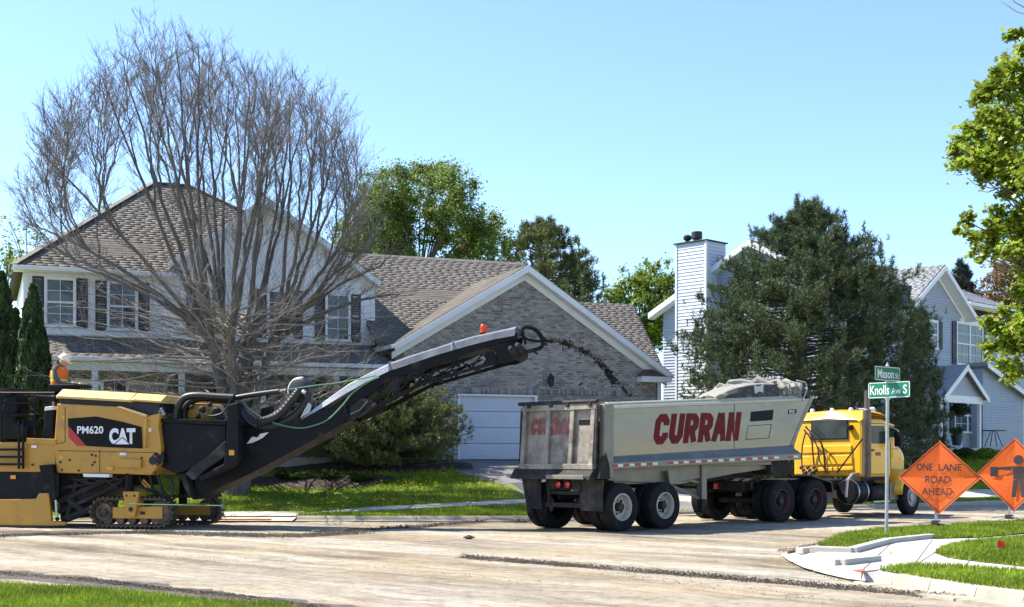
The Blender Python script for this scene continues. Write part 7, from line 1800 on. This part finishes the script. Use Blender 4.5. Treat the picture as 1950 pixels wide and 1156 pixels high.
def tuftp(px,py,r,label,n=170):
    c=TP(px,py);t=thing('garden_plant',label,'plant',c,0,'spiky plants in the lawn bed')
    a=RNG.random(n)*6.283;el_=.35+RNG.random(n)*1.1;L=r*(.7+.6*RNG.random(n));d=np.stack([np.cos(a)*np.cos(el_),np.sin(a)*np.cos(el_),np.sin(el_)],-1);s_=np.stack([-np.sin(a),np.cos(a),0*a],-1)*.012
    b=np.stack([np.cos(a)*.05,np.sin(a)*.05,0*a],-1);m_=b+d*L[:,None]*.6;e=b+d*L[:,None]*np.array([1.25,1.25,.75])
    v=np.stack([b-s_,b+s_,m_+s_*1.2,e,m_-s_*1.2],1).reshape(-1,3);mesh_np('foliage',v,np.arange(n*5).reshape(n,5),MT['shrub'],t)
tuftp(553,916,.42,'leftmost spiky green plant in the lawn bed');tuftp(625,914,.40,'middle spiky green plant in the lawn bed');tuftp(685,919,.36,'rightmost spiky green plant in the lawn bed')
tuftp(735,921,.16,'tiny green sprout at the right end of the lawn bed',60)
# hanging basket and porch things of the blue grey house
hbk=thing('hanging_basket','dark leafy basket hanging from the entry porch beam','hanging basket',B.l2w((B.hy(1828,790,YP+.1)[0],YP+.1,B.hy(1828,790,YP+.1)[1])),45)
obj('basket',MB().lathe([(.001,-.02),(.12,0),(.2,.14),(.22,.18),(.2,.18),(.001,.1)],(0,0,0),(0,0,1),14),MT['pot'],hbk)
mb=MB()
for k in range(3): q=2.1*k;mb.tube([(.2*math.cos(q),.2*math.sin(q),.17),(0,0,.62)],.006,4)
obj('hanger',mb,MT['lamp'],hbk)
d=rvec(900);pos=d*np.array([.42,.42,.3])*(.5+.5*RNG.random((900,1)))+np.array([0,0,.22]);leaf_mesh('foliage',pos,.12,MT['cedar'],hbk,OVAL)
def at_B(px,py,y): x,z=B.hy(px,py,y);return B.l2w((x,y,z))
for px,lab,h in ((1822,'dark glazed planter with violet leaves beside the porch column',.45),(1790,'dark round planter in the shade under the pine',.5)):
    t=thing('planter',lab,'planter',at_B(px,848,-1.2),45)
    obj('pot',MB().lathe([(.001,0),(.17,0),(.24,.35),(.26,h),(.2,h),(.001,h-.05)],(0,0,0),(0,0,1),16),MT['pot'],t,smooth=True)
    d=rvec(300);pos=d*np.array([.3,.3,.22])*(.5+.5*RNG.random((300,1)))+np.array([0,0,h+.15]);leaf_mesh('foliage',pos,.10,MT['shrub'],t,OVAL)
tb_=thing('patio_table','dark metal patio table with chairs on the porch terrace','table',at_B(1892,850,-1.2),45)
obj('table_top',MB().lathe([(.001,0),(.55,0),(.55,.03),(.001,.03)],(0,0,.7),(0,0,1),20),MT['lamp'],tb_)
for k in range(4): q=R(45+90*k);obj('leg',MB().tube([(.4*math.cos(q),.4*math.sin(q),0),(.12*math.cos(q),.12*math.sin(q),.7)],.018,6),MT['lamp'],tb_)
# ================================================================ MATERIAL THROWN FROM THE CONVEYOR
pos=[];sz=[]
arc=[(1034,646),(1062,649),(1090,657),(1118,671),(1143,690),(1158,708),(1166,722),(1178,738),(1188,748)]
P_=[P(a,b_,30.1+.05*i) for i,(a,b_) in enumerate(arc)]
for k in range(1700):
    s=random.random()**1.1*(len(P_)-2.6);i=int(s);p=P_[i].lerp(P_[i+1],s-i);cl_=.5+.5*math.sin(s*5.1)
    if random.random()>.35+.75*cl_: continue
    pos.append((p.x+random.gauss(0,.02+.004*s),p.y+random.gauss(0,.10),p.z+random.gauss(0,.025+.004*s)));sz.append(random.uniform(.007,.034)*(1.2 if cl_>.6 else .8))
chunks('falling_millings',pos,sz,'chunk','spray of black asphalt bits arcing from the conveyor into the trailer')
cm=MB();cm.add(OCT*np.array([1.2,.8,.7]),[tuple(int(q) for q in f) for f in OF]);cme=cm.mesh('asphalt_chunk',MT['chunk'])
for px,py,s,lab in [(1104,730,.09,'lone flat asphalt chunk falling below the spray arc'),(1190,744,.09,'asphalt chunk just above the trailer rim'),(1186,738,.06,'small asphalt chunk at the tail end of the spray'),(1161,716,.08,'asphalt chunk at the lower bend of the spray'),(1072,664,.045,'small asphalt chunk under the start of the spray'),(1200,752,.06,'asphalt chunk dropping behind the trailer rim')]:
    o=link('asphalt_chunk',cme);o.location=P(px,py,30.3);o.scale=(s,s,s*.8);o.rotation_euler=(random.random()*3,random.random()*3,random.random()*3);tag(o,lab,'asphalt chunk','chunks falling from the conveyor')
p=G(893,1023,.02);o=link('asphalt_chunk',cme);o.location=p;o.scale=(.11,.09,.07);tag(o,'single dark asphalt lump lying on the road between machine and trailer','asphalt chunk','loose asphalt lumps on the road')
